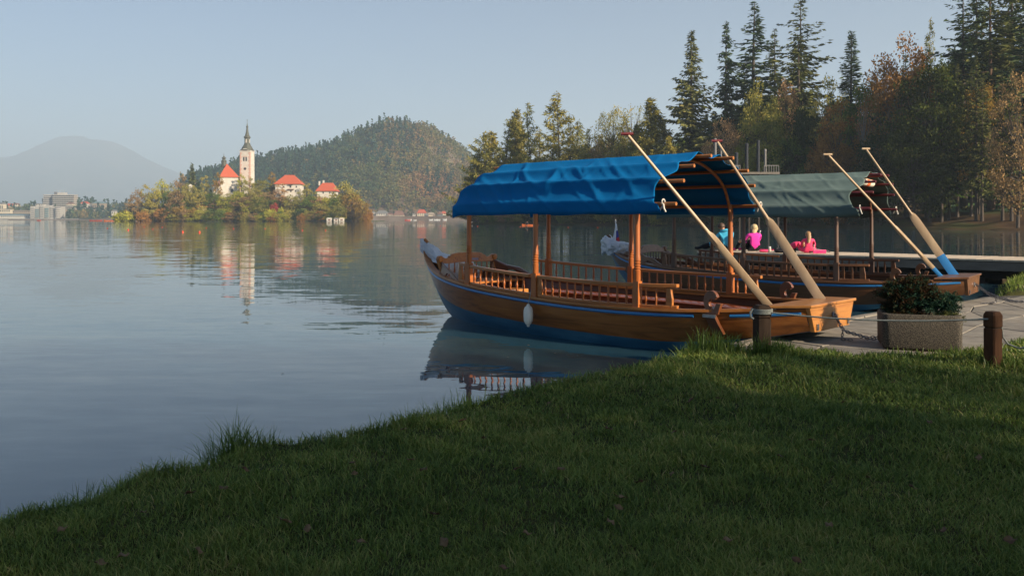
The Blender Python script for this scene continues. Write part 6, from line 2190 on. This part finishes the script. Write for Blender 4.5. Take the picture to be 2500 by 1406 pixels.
GI = 'trees on the island'
IT = [  # column, top row, width, depth, prototype, leaves, what it looks like
    (303, 513, 46, 480, 'far_bush', 'lf_yellow', 'round yellow green bush at the left tip of the island'),
    (349, 512, 32, 479, 'far_bush', 'lf_rust', 'round reddish bush near the left tip of the island'),
    (322, 478, 34, 487, 'far_broad_c', 'lf_brown', 'thin brownish tree at the left end of the island'),
    (336, 456, 32, 490, 'far_broad_c', 'lf_brown', 'taller brown tree behind the reddish bush'),
    (356, 448, 26, 493, 'far_slim', 'lf_olive', 'slim olive tree left of the yellow green pair'),
    (378, 458, 26, 488, 'far_slim', 'lf_olive', 'slim olive tree just left of the yellow green pair'),
    (395, 435, 38, 493, 'far_broad_b', 'lf_yellow', 'tall yellow green tree left of the chapel'),
    (412, 462, 30, 486, 'far_broad_a', 'lf_green', 'green tree at the foot of the tall yellow green one'),
    (443, 418, 32, 497, 'far_broad_c', 'lf_brown', 'brown feathery tree left of the tall fir'),
    (432, 462, 44, 485, 'far_broad_a', 'lf_brown', 'brown spreading tree below the feathery one'),
    (469, 397, 36, 500, 'far_spruce', 'lf_spruce_warm', 'tall fir at the left of the church'),
    (484, 440, 34, 492, 'far_spruce', 'lf_spruce', 'second darker fir below the tall one'),
    (499, 427, 24, 498, 'far_slim', 'lf_olive', 'slim olive tree right of the tall fir'),
    (456, 446, 28, 488, 'far_broad_a', 'lf_olive', 'olive tree half covering the slim chapel from the left'),
    (474, 452, 26, 487, 'far_slim', 'lf_olive', 'slim olive tree half covering the slim chapel from the right'),
    (486, 462, 40, 486, 'far_broad_b', 'lf_olive', 'olive tree below the tall fir'),
    (520, 468, 36, 487, 'far_broad_a', 'lf_green', 'green tree under the left end of the church'),
    (562, 468, 34, 489, 'far_broad_c', 'lf_olive', 'light olive tree right under the church door'),
    (582, 464, 34, 491, 'far_broad_a', 'lf_yellow', 'yellow green tree between church and tower foot'),
    (622, 456, 34, 493, 'far_broad_b', 'lf_olive', 'olive tree at the right foot of the tower'),
    (632, 478, 40, 486, 'far_broad_a', 'lf_olive', 'olive tree on the slope right below the tower'),
    (418, 440, 34, 494, 'far_broad_c', 'lf_olive', 'olive tree between the yellow green tree and the feathery one'),
    (370, 470, 34, 486, 'far_broad_b', 'lf_olive', 'low olive tree left below the yellow green pair'),
    (515, 462, 26, 492, 'far_spruce', 'lf_dark', 'dark conifer left of the church wall'),
    (440, 500, 36, 480, 'far_bush', 'lf_orange', 'orange bush below the brown spreading tree'),
    (393, 507, 30, 480, 'far_bush', 'lf_rust', 'rusty bush left of the orange one'),
    (533, 420, 24, 494, 'far_slim', 'lf_orange', 'orange brown tree in front of the church roof'),
    (549, 476, 36, 486, 'far_broad_b', 'lf_yellow', 'bright yellow green tree below the church'),
    (574, 484, 34, 487, 'far_broad_c', 'lf_brown', 'greyish tree right of the bright yellow green one'),
    (590, 424, 22, 499, 'far_slim', 'lf_yellow', 'slim yellow tree covering the left foot of the tower'),
    (608, 428, 24, 498, 'far_broad_c', 'lf_olive', 'thin see-through tree before the tower foot'),
    (603, 478, 44, 488, 'far_broad_a', 'lf_brown', 'brownish tree under the tower'),
    (642, 437, 46, 503, 'far_broad_a', 'lf_olive', 'wide olive tree right of the tower'),
    (664, 418, 16, 506, 'far_slim', 'lf_orange', 'slim orange tree top right of the wide olive tree'),
    (652, 464, 42, 490, 'far_broad_c', 'lf_brown', 'brown tree below the wide olive tree'),
    (684, 447, 30, 492, 'far_slim', 'lf_tan', 'golden tan tree before the left half of the white house'),
    (670, 492, 22, 481, 'far_bush', 'lf_crimson', 'small crimson tree below the white house'),
    (686, 502, 16, 480, 'far_bush', 'lf_yellow', 'small bright yellow tree right of the crimson one'),
    (712, 474, 38, 486, 'far_broad_b', 'lf_olive', 'olive tree below the balcony of the white house'),
    (734, 462, 26, 490, 'far_broad_c', 'lf_olive', 'thin olive tree at the right corner of the white house'),
    (749, 446, 24, 496, 'far_slim', 'lf_olive', 'slim olive tree between the two red roofed houses'),
    (756, 474, 44, 485, 'far_broad_b', 'lf_green', 'green tree between the houses, lower down'),
    (770, 466, 22, 494, 'far_slim', 'lf_olive', 'small olive tree left of the low white house'),
    (781, 494, 44, 482, 'far_broad_a', 'lf_olive', 'olive tree low below the right house'),
    (799, 478, 34, 492, 'far_broad_c', 'lf_brown', 'dark brown tree below the right house'),
    (818, 480, 30, 486, 'far_broad_a', 'lf_green', 'green tree right below the right house'),
    (845, 440, 66, 494, 'far_broad_b', 'lf_olive', 'biggest tree of the island at its right end, gold edged'),
    (858, 470, 50, 487, 'far_broad_a', 'lf_orange', 'gold orange tree in front of the biggest one'),
    (886, 488, 40, 482, 'far_broad_b', 'lf_orange', 'orange tree at the right tip of the island'),
    (830, 500, 40, 483, 'far_broad_a', 'lf_olive', 'olive tree above the boat huts'),
    (898, 508, 24, 481, 'far_bush', 'lf_rust', 'reddish bush at the right tip of the island')]
for xp, top, w_, D, key, lf_, lab in IT:
    X = (xp - CX)/F*D
    z = float(isle_z(np.array([X]), np.array([float(D)]))[0]) - .4
    tree(key, X, D, z, max(CZ - (top - HY)/F*D - z, 3), w_/F*D*1.12, M[lf_], lab, GI)
ri = random.Random(31)
for i in range(46):
    xp = lerp(300, 895, (i + .5)/46) + ri.uniform(-6, 6)
    X = (xp - CX)/F*480
    u = (X - ICX)/IHW
    D = 518 - 44*(max(1 - abs(u)**2.6, .02))**(1/2.4) + ri.uniform(.2, 2.6)
    z = float(isle_z(np.array([X]), np.array([D]))[0]) - .3
    top = ri.uniform(503, 521)
    tree(ri.choice(['far_bush', 'far_broad_a', 'far_broad_b']), (xp - CX)/F*D, D, z, CZ - (top - HY)/F*D - z, ri.uniform(28, 44)/F*D, M[(q := ri.choice(['lf_green', 'lf_olive', 'lf_orange', 'lf_brown', 'lf_yellow', 'lf_dark', 'lf_olive', 'lf_rust']))],
         LEAFWORD[q] + ' bushy tree on the island waterline, ' + ordinal(i) + ' from the left tip', 'bushy trees along the island shore')
for i, xp in enumerate(sorted(ri.uniform(395, 880) for _ in range(84))):
    D = ri.uniform(486, 500)
    if 528 < xp < 625: D = ri.uniform(484, 496)
    X = (xp - CX)/F*D
    z = float(isle_z(np.array([X]), np.array([D]))[0]) - .4
    top = ri.uniform(476, 498)
    if 690 < xp < 735: top = ri.uniform(487, 500)
    tree(ri.choice(['far_broad_a', 'far_broad_b', 'far_broad_c']), X, D, z, max(CZ - (top - HY)/F*D - z, 4), ri.uniform(34, 50)/F*D, M[(q := ri.choice(['lf_green', 'lf_olive', 'lf_brown', 'lf_olive', 'lf_tan', 'lf_yellow', 'lf_green']))],
         LEAFWORD[q] + ' tree on the middle slope of the island, ' + ordinal(i) + ' from the left', 'trees on the island slope')

# ------------------------------------------------------------------ far shore, hill and mountain
def silh(pts, x): return np.interp(x, [p[0] for p in pts], [p[1] for p in pts])


HILL = [(440, 560), (500, 450), (508, 432), (530, 416), (560, 404), (600, 392), (660, 380), (720, 372), (765, 368), (800, 356), (830, 342), (860, 328), (890, 314), (930, 300), (965, 296), (1000, 298), (1040, 307), (1075, 322), (1105, 343), (1130, 366), (1160, 392), (1200, 420), (1300, 450), (1450, 480), (1700, 520)]
D0, D1 = 980.0, 1250.0


def hill_z(x, y):
    x = np.asarray(x, float); y = np.asarray(y, float)
    xp = CX + x/D1*F
    crest = CZ - (silh(HILL, xp) + 17 + 2.5*np.sin(xp*.071) + 2*np.sin(xp*.163 + 1) + 1.5*np.sin(xp*.037 + 2) - HY)/F*D1         # trees add the rest
    t = (y - D0)/(D1 - D0)
    f = np.where(t < 1, .03 + .97*np.clip(t, 0, 1)**.9, 1 - .35*np.clip(t - 1, 0, 2))
    z = .8 + crest*f
    z = z + np.where((t > .08) & (t < 1.4), 4*np.sin(x*.035 + y*.02) + 2.5*np.sin(x*.08 - y*.05), 0)*np.clip(crest/60, 0, 1)*np.clip((1 - t)*4, 0, 1)
    return np.maximum(z, .6)


gx = np.linspace(-560, 420, 130); gy = np.linspace(930, 1600, 70)
GX, GY = np.meshgrid(gx, gy)
GZ = np.where(GY < 948, -1.0, hill_z(GX, GY))
ii = np.arange(130*70).reshape(70, 130)
quads = np.stack([ii[:-1, :-1], ii[:-1, 1:], ii[1:, 1:], ii[1:, :-1]], -1).reshape(-1, 4)
M['hill_soil'] = mat_noise('hill_soil', [(.10, .07, .045), (.16, .11, .07), (.26, .21, .16)], (.03, .03, .03), 6, .95)
g = npmesh('wooded_hill', np.stack([GX, GY, GZ], -1).reshape(-1, 3), quads, M['hill_soil'], smooth=True)
tag(g, 'round wooded hill beyond the lake', None, kind='structure')

M['far_wood'] = mat_leaf('far_wood_leaves', [(0.013, 0.039, 0.0338), (0.0286, 0.0728, 0.052), (0.0715, 0.117, 0.0455), (0.169, 0.1625, 0.052), (0.273, 0.182, 0.078), (0.338, 0.169, 0.078), (0.39, 0.299, 0.078)], .1, 0)


def forest(name, label, pts, tone, kind_c, Hs, seed, nq=34, cardk=.30):
    """many small trees in one mesh: cones of drooping sprays for conifers, loose clumps for the rest"""
    r = np.random.default_rng(seed)
    n = len(pts)
    B, Dr, L, T = [], [], [], []
    for k in range(nq):
        t = r.random(n)
        a = r.uniform(0, 6.283, n)
        # conifer: radius shrinks upwards; broadleaf: round
        rc = .20*Hs*(1 - t)**.9*(.55 + .5*r.random(n))
        tb = np.clip(.18 + .82*t, 0, 1)
        rb_ = .34*Hs*np.sqrt(np.clip(1 - (2*tb - 1.05)**2, 0, 1))*(.6 + .45*r.random(n))
        R_ = np.where(kind_c, rc, rb_)
        z = np.where(kind_c, .06 + .94*t, tb)*Hs
        B.append(pts + np.stack([R_*np.cos(a), R_*np.sin(a), z], 1))
        dd = np.stack([np.cos(a), np.sin(a), np.where(kind_c, -.5, r.normal(.1, .6, n))], 1) + r.normal(0, .35, (n, 3))
        dd[:, 2] += np.where(kind_c & (t > .85), 1.6, 0)
        Dr.append(dd); L.append(cardk*Hs*(.55 + .6*r.random(n))*np.where(kind_c, .85, 1))
        T.append(np.clip(tone + r.normal(0, .022, n), 0, 1))
    B, Dr, L, T = np.concatenate(B), np.concatenate(Dr), np.concatenate(L), np.concatenate(T)
    v, q = diamonds(B - Dr/np.linalg.norm(Dr, axis=1, keepdims=True)*(L*.4)[:, None], Dr, L, L*.62, r)
    o = npmesh(name, v, q, M['far_wood'], T)
    return tag(o, label, None, kind='stuff')


def hill_forest():
    r = np.random.default_rng(77)
    n = 6200
    D = D0 + 12 + (D1 + 25 - D0)*r.random(n)
    xp = r.uniform(440, 1330, n)
    X = (xp - CX)/F*D
    z = hill_z(X, D)
    nz = np.array([noise.noise(V((a*.011, b*.011, 3))) for a, b in zip(X, D)])
    t = (D - D0)/(D1 - D0)
    # conifers on the left and along the top, beeches and bare slopes on the right
    pc_ = .62 - .45*sstep(800, 1080, xp) + .9*nz + .12*(t > .9) - .35*((xp > 640)*(t < .35))
    con = r.random(n) < pc_
    rock = (xp > 1060) & (xp < 1150) & (t > .55) & (t < .9) & (r.random(n) < .55)
    keep = ~rock & (z > 1.5)
    tone = np.where(con, .10 + .16*r.random(n), .36 + .24*r.random(n) + .35*nz + .12*sstep(850, 1050, xp))
    Hs = np.where(con, r.uniform(11, 23, n), r.uniform(8, 16, n))
    P = np.stack([X, D, z - 1], 1)
    forest('hill_woods', 'mixed autumn woods covering the round hill', P[keep], tone[keep], con[keep], Hs[keep], 3, 46, .205)
hill_forest()

# land on the left shore and the mountain behind
gx = np.linspace(-1500, -330, 90); gy = np.linspace(1085, 2000, 50)
GX, GY = np.meshgrid(gx, gy)


def left_z(x, y):
    xp = CX + np.asarray(x, float)/1250*F
    rise = np.interp(xp, [-300, 0, 110, 200, 310, 520], [6, 8, 17, 13, 11, 12])
    t = (np.asarray(y, float) - 1111)/180
    return np.where(t < 0, -1.0, .8 + rise*sstep(.05, 1.2, t))


ii = np.arange(90*50).reshape(50, 90)
quads = np.stack([ii[:-1, :-1], ii[:-1, 1:], ii[1:, 1:], ii[1:, :-1]], -1).reshape(-1, 4)
M['far_land'] = mat_noise('far_land', [(.05, .07, .03), (.09, .10, .045)], (.02, .02, .02), 5, .95)
g = npmesh('far_shore', np.stack([GX, GY, left_z(GX, GY)], -1).reshape(-1, 3), quads, M['far_land'], smooth=True)
tag(g, 'gently rising far shore with the town on the left', None, kind='structure')


def left_woods():
    r = np.random.default_rng(5)
    n = 900
    D = r.uniform(1125, 1420, n); xp = r.uniform(-160, 470, n)
    X = (xp - CX)/F*D
    front = D < 1180
    ok = ~(front & (xp < 155)) & ~((xp > 60) & (xp < 155) & (D < 1200)) & ~((xp > 100) & (xp < 182) & (D < 1330) & (D > 1165) & (r.random(n) < .85))
    ok &= ~((xp < 75) & (D < 1230))
    con = r.random(n) < .3
    Hs = np.where(con, r.uniform(13, 20, n), r.uniform(8, 14, n))
    tone = np.where(con, .05 + .2*r.random(n), .22 + .42*r.random(n)**1.3)
    P = np.stack([X, D, left_z(X, D) - .5], 1)
    forest('far_shore_woods', 'hazy trees between the buildings of the far left shore', P[ok], tone[ok], con[ok], Hs[ok], 6, 40, .30)
    # village trees at the foot of the hill, and the low hedges before the houses
    n, k = 60, 150
    D = np.concatenate([r.uniform(978, 996, n), r.uniform(952, 956, k)]); xp = r.uniform(900, 1180, n + k)
    X = (xp - CX)/F*D
    Hs = np.concatenate([r.uniform(4, 8, n), r.uniform(1.3, 3.0, k)])
    z = np.concatenate([hill_z(X[:n], D[:n]) - .5, np.full(k, .9)])
    forest('village_trees', 'low trees and hedges between the houses of the village on the right', np.stack([X, D, z], 1), .15 + .5*r.random(n + k), r.random(n + k) < .1, Hs, 9, 40, .32)
left_woods()

MOUNT = [(-700, 500), (-300, 405), (-100, 390), (0, 383), (40, 379), (75, 370), (100, 356), (130, 340), (150, 331), (175, 329), (204, 331), (214, 338), (240, 339), (270, 344), (300, 355), (330, 371), (352, 385), (400, 407), (450, 428), (520, 455), (640, 500), (800, 530)]
MD = 9000.0
gx = np.linspace(-8100, -1100, 200); gy = np.linspace(6000, 10500, 50)
GX, GY = np.meshgrid(gx, gy)
crest = CZ - (silh(MOUNT, CX + GX/MD*F) - HY)/F*MD
t = (GY - 6000)/(MD - 6000)
GZ = np.where(t <= 1, crest*np.clip(t, 0, 1)**1.15, crest*np.clip(1 - (t - 1)*.9, 0, 1))
GZ = GZ + np.where(t < .97, 1, 0)*(10*np.sin(GX*.012 + GY*.006) + 6*np.sin(GX*.03 - GY*.02))*np.clip(crest/200, 0, 1)*np.clip(4*t*(1 - t), 0, 1)
ii = np.arange(200*50).reshape(50, 200)
quads = np.stack([ii[:-1, :-1], ii[:-1, 1:], ii[1:, 1:], ii[1:, :-1]], -1).reshape(-1, 4)
M['mountain'] = mat_noise('mountain_forest', [(.035, .05, .04), (.07, .08, .055), (.12, .10, .075)], (.006, .006, .006), 6, .95)
g = npmesh('mountain', np.stack([GX, GY, GZ], -1).reshape(-1, 3), quads, M['mountain'], smooth=True)
tag(g, 'flat topped mountain fading into the haze', None, kind='structure')
# plain that carries the land out to the horizon
g = MB().add([(-11000, 1300, -.3), (11000, 1300, -.3), (11000, 10700, -.3), (-11000, 10700, -.3)], [(0, 1, 2, 3)]).build('far_plain', M['far_land'])
tag(g, 'flat hazy land beyond the lake', None, kind='structure')

# ------------------------------------------------------------------ buildings of the far left shore
M['balcony_pale'] = flatmat('balcony_pale', (.44, .42, .38))
M['facade_shade'] = flatmat('facade_shade', (.15, .15, .16))  # dark facade tone, carries the shade of the hotel wing as colour
M['facade_tan'] = flatmat('facade_tan', (.34, .28, .21))
M['facade_glass'] = mat_noise('facade_glass', [(.12, .19, .20), (.18, .26, .27)], (.4, .4, .4), 2, .25)


def slab_hotel():
    D = 1230.0; s = D/F
    x0, x1 = px(128, 0, D).x, px(179, 0, D).x
    zb, zt_ = px(0, 510, D).z, px(0, 477, D).z
    o = thing('hotel', 'big pale hotel with long rows of balconies above the far shore', 'hotel', (x0, D, zb), .05)
    L, Dp, n = x1 - x0, 14.0, 7
    fh = (zt_ - zb)/n
    MB().box((L/2, Dp/2, (zt_ - zb)/2 - 3), (L - 1.0, Dp - 2.2, zt_ - zb + 5)).build('wall', M['facade_tan'], o)
    for i in range(n + 1):
        MB().box((L/2, Dp/2, i*fh + .55), (L, Dp, 1.15)).build('balcony_row', M['balcony_pale'], o)
        if i < n:
            for k in range(12):
                MB().box((L*(k + .5)/12, -.05 + .6, i*fh + fh*.72), (L/12*.6, .9, fh*.42)).build('window', M['glass_dark'], o)
    # wing to the left, its shade put into the dark wall colour
    for i in range(n + 1):
        MB().box((-7.5, Dp/2 + 5, i*fh + .55), (19, 9, 1.15)).build('balcony_row', M['balcony_pale'], o)
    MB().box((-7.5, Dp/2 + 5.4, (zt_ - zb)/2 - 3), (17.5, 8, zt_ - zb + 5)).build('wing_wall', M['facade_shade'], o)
    MB().box((L*.28, Dp/2, zt_ - zb + 2.6), (L*.5, Dp*.6, 3.2)).build('roof_storey', M['balcony_pale'], o)
    MB().box((L*.12, Dp/2 - 4, zt_ - zb + 3.2), (4, 2, 3.4)).build('roof_sign_frame', M['facade_shade'], o)
    for k in (.1, .22, .34, .45):
        MB().tube([(L*k, Dp/2, zt_ - zb + 3), (L*k, Dp/2, zt_ - zb + 8)], .18, 5).build('mast', M['balcony_pale'], o)
slab_hotel()


def villa(x0, x1, y_top, label, D=1140.0, curved=False):
    a, b_ = px(x0, 0, D).x, px(x1, 0, D).x
    zt_, zb = px(0, y_top, D).z, px(0, 533, D).z
    L, H = b_ - a, zt_ - zb
    o = thing('white_villa', label, 'hotel', (a, D, zb), 0, 'white hotel blocks by the far shore')
    MB().box((L/2, 6, H/2 - 1), (L, 10, H + 2)).build('wall', M['balcony_pale'], o)
    if not curved:
        MB().box((L*.28, .6, H/2 + .6), (L*.42, 2.2, H + 1.6)).build('stair_tower', M['balcony_pale'], o)
        MB().box((L*.76, .6, H*.46), (L*.40, 1.4, H*.80)).build('glass_front', M['facade_glass'], o)
        for i in range(5):
            MB().box((L*.76, .0, H*.08 + i*H*.19), (L*.42, 1.6, .5)).build('balcony', M['balcony_pale'], o)
        for i in range(5):
            for k in (.16, .28, .40):
                MB().box((L*k, -.52, H*.14 + i*H*.18), (L*.05, .2, H*.11)).build('window', M['glass_dark'], o)
    else:
        for i in range(5):
            MB().lathe([(L*.30, 0), (L*.30, H*.11)], 14, (L*.68, 2.0, H*.02 + i*H*.19)).build('round_balcony', M['balcony_pale'], o, smooth=40)
            MB().lathe([(L*.25, 0), (L*.25, H*.10)], 12, (L*.68, 2.2, H*.11 + i*H*.19)).build('window', M['facade_shade'], o)
            for k in (.08, .2, .32):
                MB().box((L*k, .95, H*.14 + i*H*.18), (L*.05, .2, H*.11)).build('window', M['glass_dark'], o)
    MB().box((L/2, 6, H + .4), (L*1.03, 10.4, .9)).build('roof', M['balcony_pale'], o)


villa(73, 95, 506, 'left block of the white villas with a glazed front')
villa(96, 119, 503, 'middle block of the white villas with a raised roof')
villa(121, 149, 506, 'right block of the white villas with rounded balconies', curved=True)


def far_house(xc, w_, y_base, y_eave, y_top, D, wall, roof, label, group, gable=False, rz=0.0, rows=1):
    s = D/F
    zb, ze, za = px(0, y_base, D).z, px(0, y_eave, D).z, px(0, y_top, D).z
    o = thing('house', label, 'house', (px(xc, 0, D).x, D, zb), rz, group)
    L = w_*s
    MB().box((0, 4, (ze - zb)/2 - .5), (L, 8, ze - zb + 1)).build('wall', M[wall], o)
    mb = MB()
    if gable:
        mb.add([(-L/2 - .4, -.6, 0), (L/2 + .4, -.6, 0), (L/2 + .4, 8.6, 0), (-L/2 - .4, 8.6, 0), (0, -.6, za - ze), (0, 8.6, za - ze)], [(0, 1, 4), (1, 2, 5, 4), (2, 3, 5), (3, 0, 4, 5), (3, 2, 1, 0)])
    else:
        hip_roof(mb, L, 8, 0, max(za - ze, .3), L*.62, .4); 
    r_ = mb.build('roof', M[roof], o); r_.location = (0, 0 if gable else 4, ze - zb)
    n = max(2, int(w_/5))
    H = ze - zb
    for j in range(rows):
        for k in range(n):
            MB().box((-L/2 + L*(k + .5)/n, -.04, H*(j + .55)/rows), (L/n*.42, .2, H/rows*.42)).build('window', M['glass_dark'], o)
    return o


GL = 'houses on the far left shore'
for a in [(4, 8, 515, 498, 494, 1230, 'plaster_cream', 'roof_grey', 'tall cream block at the left edge of the town'),
          (12, 26, 520, 511, 510, 1200, 'plaster_cream', 'roof_grey', 'long cream flat roofed building at the far left'),
          (22, 20, 505, 502, 497, 1300, 'plaster_cream', 'roof_red', 'red roofed house among trees at the far left'),
          (38, 8, 503, 499, 496, 1300, 'plaster_cream', 'roof_brown', 'little cream house right of the red roof'),
          (52, 42, 520, 514.5, 513.5, 1190, 'facade_tan', 'facade_tan', 'long low tan building left of the white villas'),
          (24, 96, 532, 526, 523, 1150, 'plaster', 'facade_glass', 'long low waterside building with a glass green roof'),
          (96, 18, 504, 498, 497, 1180, 'plaster', 'roof_grey', 'grey white flat block behind the white villas'),
          (204, 18, 508, 497, 492, 1240, 'plaster', 'roof_red', 'red roofed white house right of the big hotel'),
          (222, 9, 508, 501, 497, 1240, 'plaster', 'roof_grey', 'small white gabled house right of the red roofed one'),
          (240, 30, 518, 496, 492, 1230, 'facade_tan', 'facade_glass', 'greenish block half hidden by trees left of the island'),
          (277, 10, 525, 515, 512, 1140, 'plaster', 'roof_grey', 'white house at the left tip of the island'),
          (169, 14, 500, 498, 494, 1200, 'plaster_cream', 'roof_brown', 'cream house at the lower right of the big hotel')]:
    far_house(*a, GL)
GR = 'houses of the village on the right'
for a in [(909, 10, 530, 519, 516, 962, 'plaster', 'roof_grey', 'small grey roofed house at the left end of the village'),
          (932, 28, 532, 521, 514, 960, 'plaster', 'roof_grey', 'wide white house with grey roof and bright front', False, 0, 2),
          (952, 13, 532, 524, 520, 958, 'plaster_cream', 'roof_brown', 'low brown roofed house right of the wide white one'),
          (973, 24, 533, 525, 514.5, 958, 'plaster_cream', 'roof_brown', 'dark brown roofed house with white ground floor', False, 0, 1),
          (1010, 6, 528, 522, 521, 965, 'plaster', 'roof_grey', 'tiny pink white hut in the middle of the village'),
          (1029, 21, 528, 520, 511.5, 968, 'plaster_cream', 'roof_red', 'yellow house with a red hipped roof in the village', False, 0, 2),
          (1052, 17, 526, 524.5, 518.5, 975, 'plaster_cream', 'facade_tan', 'long tan roofed building right of the yellow house'),
          (1040, 9, 530, 526, 520, 955, 'roof_grey', 'roof_grey', 'dark gabled hut before the yellow house', True),
          (1074, 12, 526, 523, 516, 962, 'roof_grey', 'roof_brown', 'dark gabled house beside the blue awning', True),
          (1083, 10, 524, 521, 515.5, 975, 'plaster_cream', 'roof_red', 'small red roofed house at the right end of the village')]:
    far_house(*a[:9], GR, *a[9:])
# low quay walls and jetties along the far shores
M['quay'] = mat_noise('quay_wall', [(.22, .21, .19), (.34, .32, .29)], (.3, .3, .3), 5, .9)
o = MB().box(((px(-60, 0, 1112).x + px(190, 0, 1112).x)/2, 1112, .6), (px(190, 0, 1112).x - px(-60, 0, 1112).x, 3, 1.6)).build('quay_wall', M['quay'])
tag(o, 'low stone quay along the far left shore', 'wall')
o = MB().box(((px(905, 0, 950).x + px(1110, 0, 950).x)/2, 950, .5), (px(1110, 0, 950).x - px(905, 0, 950).x, 3, 1.6)).build('quay_wall', M['quay'])
tag(o, 'low stone quay before the village on the right', 'wall')
for i, (x, h, c) in enumerate(((1052, 1.6, 'boat_white'), (1064, 1.5, 'boat_white'), (1086, 1.8, 'boat_white'), (1000, 1.5, 'boat_white'), (1070, 1.4, 'boat_white'))):
    canoe(x - 5, x + 5, 537.6 + .1*(i % 2), M[c], ['white boat moored near the dark gabled hut', 'white boat moored under the tan roofed building', 'white boat moored beside the blue awning', 'white boat moored left of the tiny hut', 'white boat moored under the dark gabled house'][i], [], h=h, name='moored_boat')

# ------------------------------------------------------------------ haze
hm = bpy.data.materials.new('haze')
hm.use_nodes = True
hn, hl = hm.node_tree.nodes, hm.node_tree.links
hn.remove(hn['Principled BSDF'])
vp = hn.new('ShaderNodeVolumePrincipled')
vp.inputs['Color'].default_value = (.72, .86, 1.0, 1)
vp.inputs['Density'].default_value = HAZE_DENSITY
vp.inputs['Density Attribute'].default_value = ''
vp.inputs['Color Attribute'].default_value = ''
vp.inputs['Temperature Attribute'].default_value = ''
vp.inputs['Anisotropy'].default_value = .1
hl.new(vp.outputs[0], hn['Material Output'].inputs['Volume'])
hz = MB().box((0, 5350, 448), (22400, 11200, 912)).build('haze', hm)
tag(hz, None, None, kind='stuff')
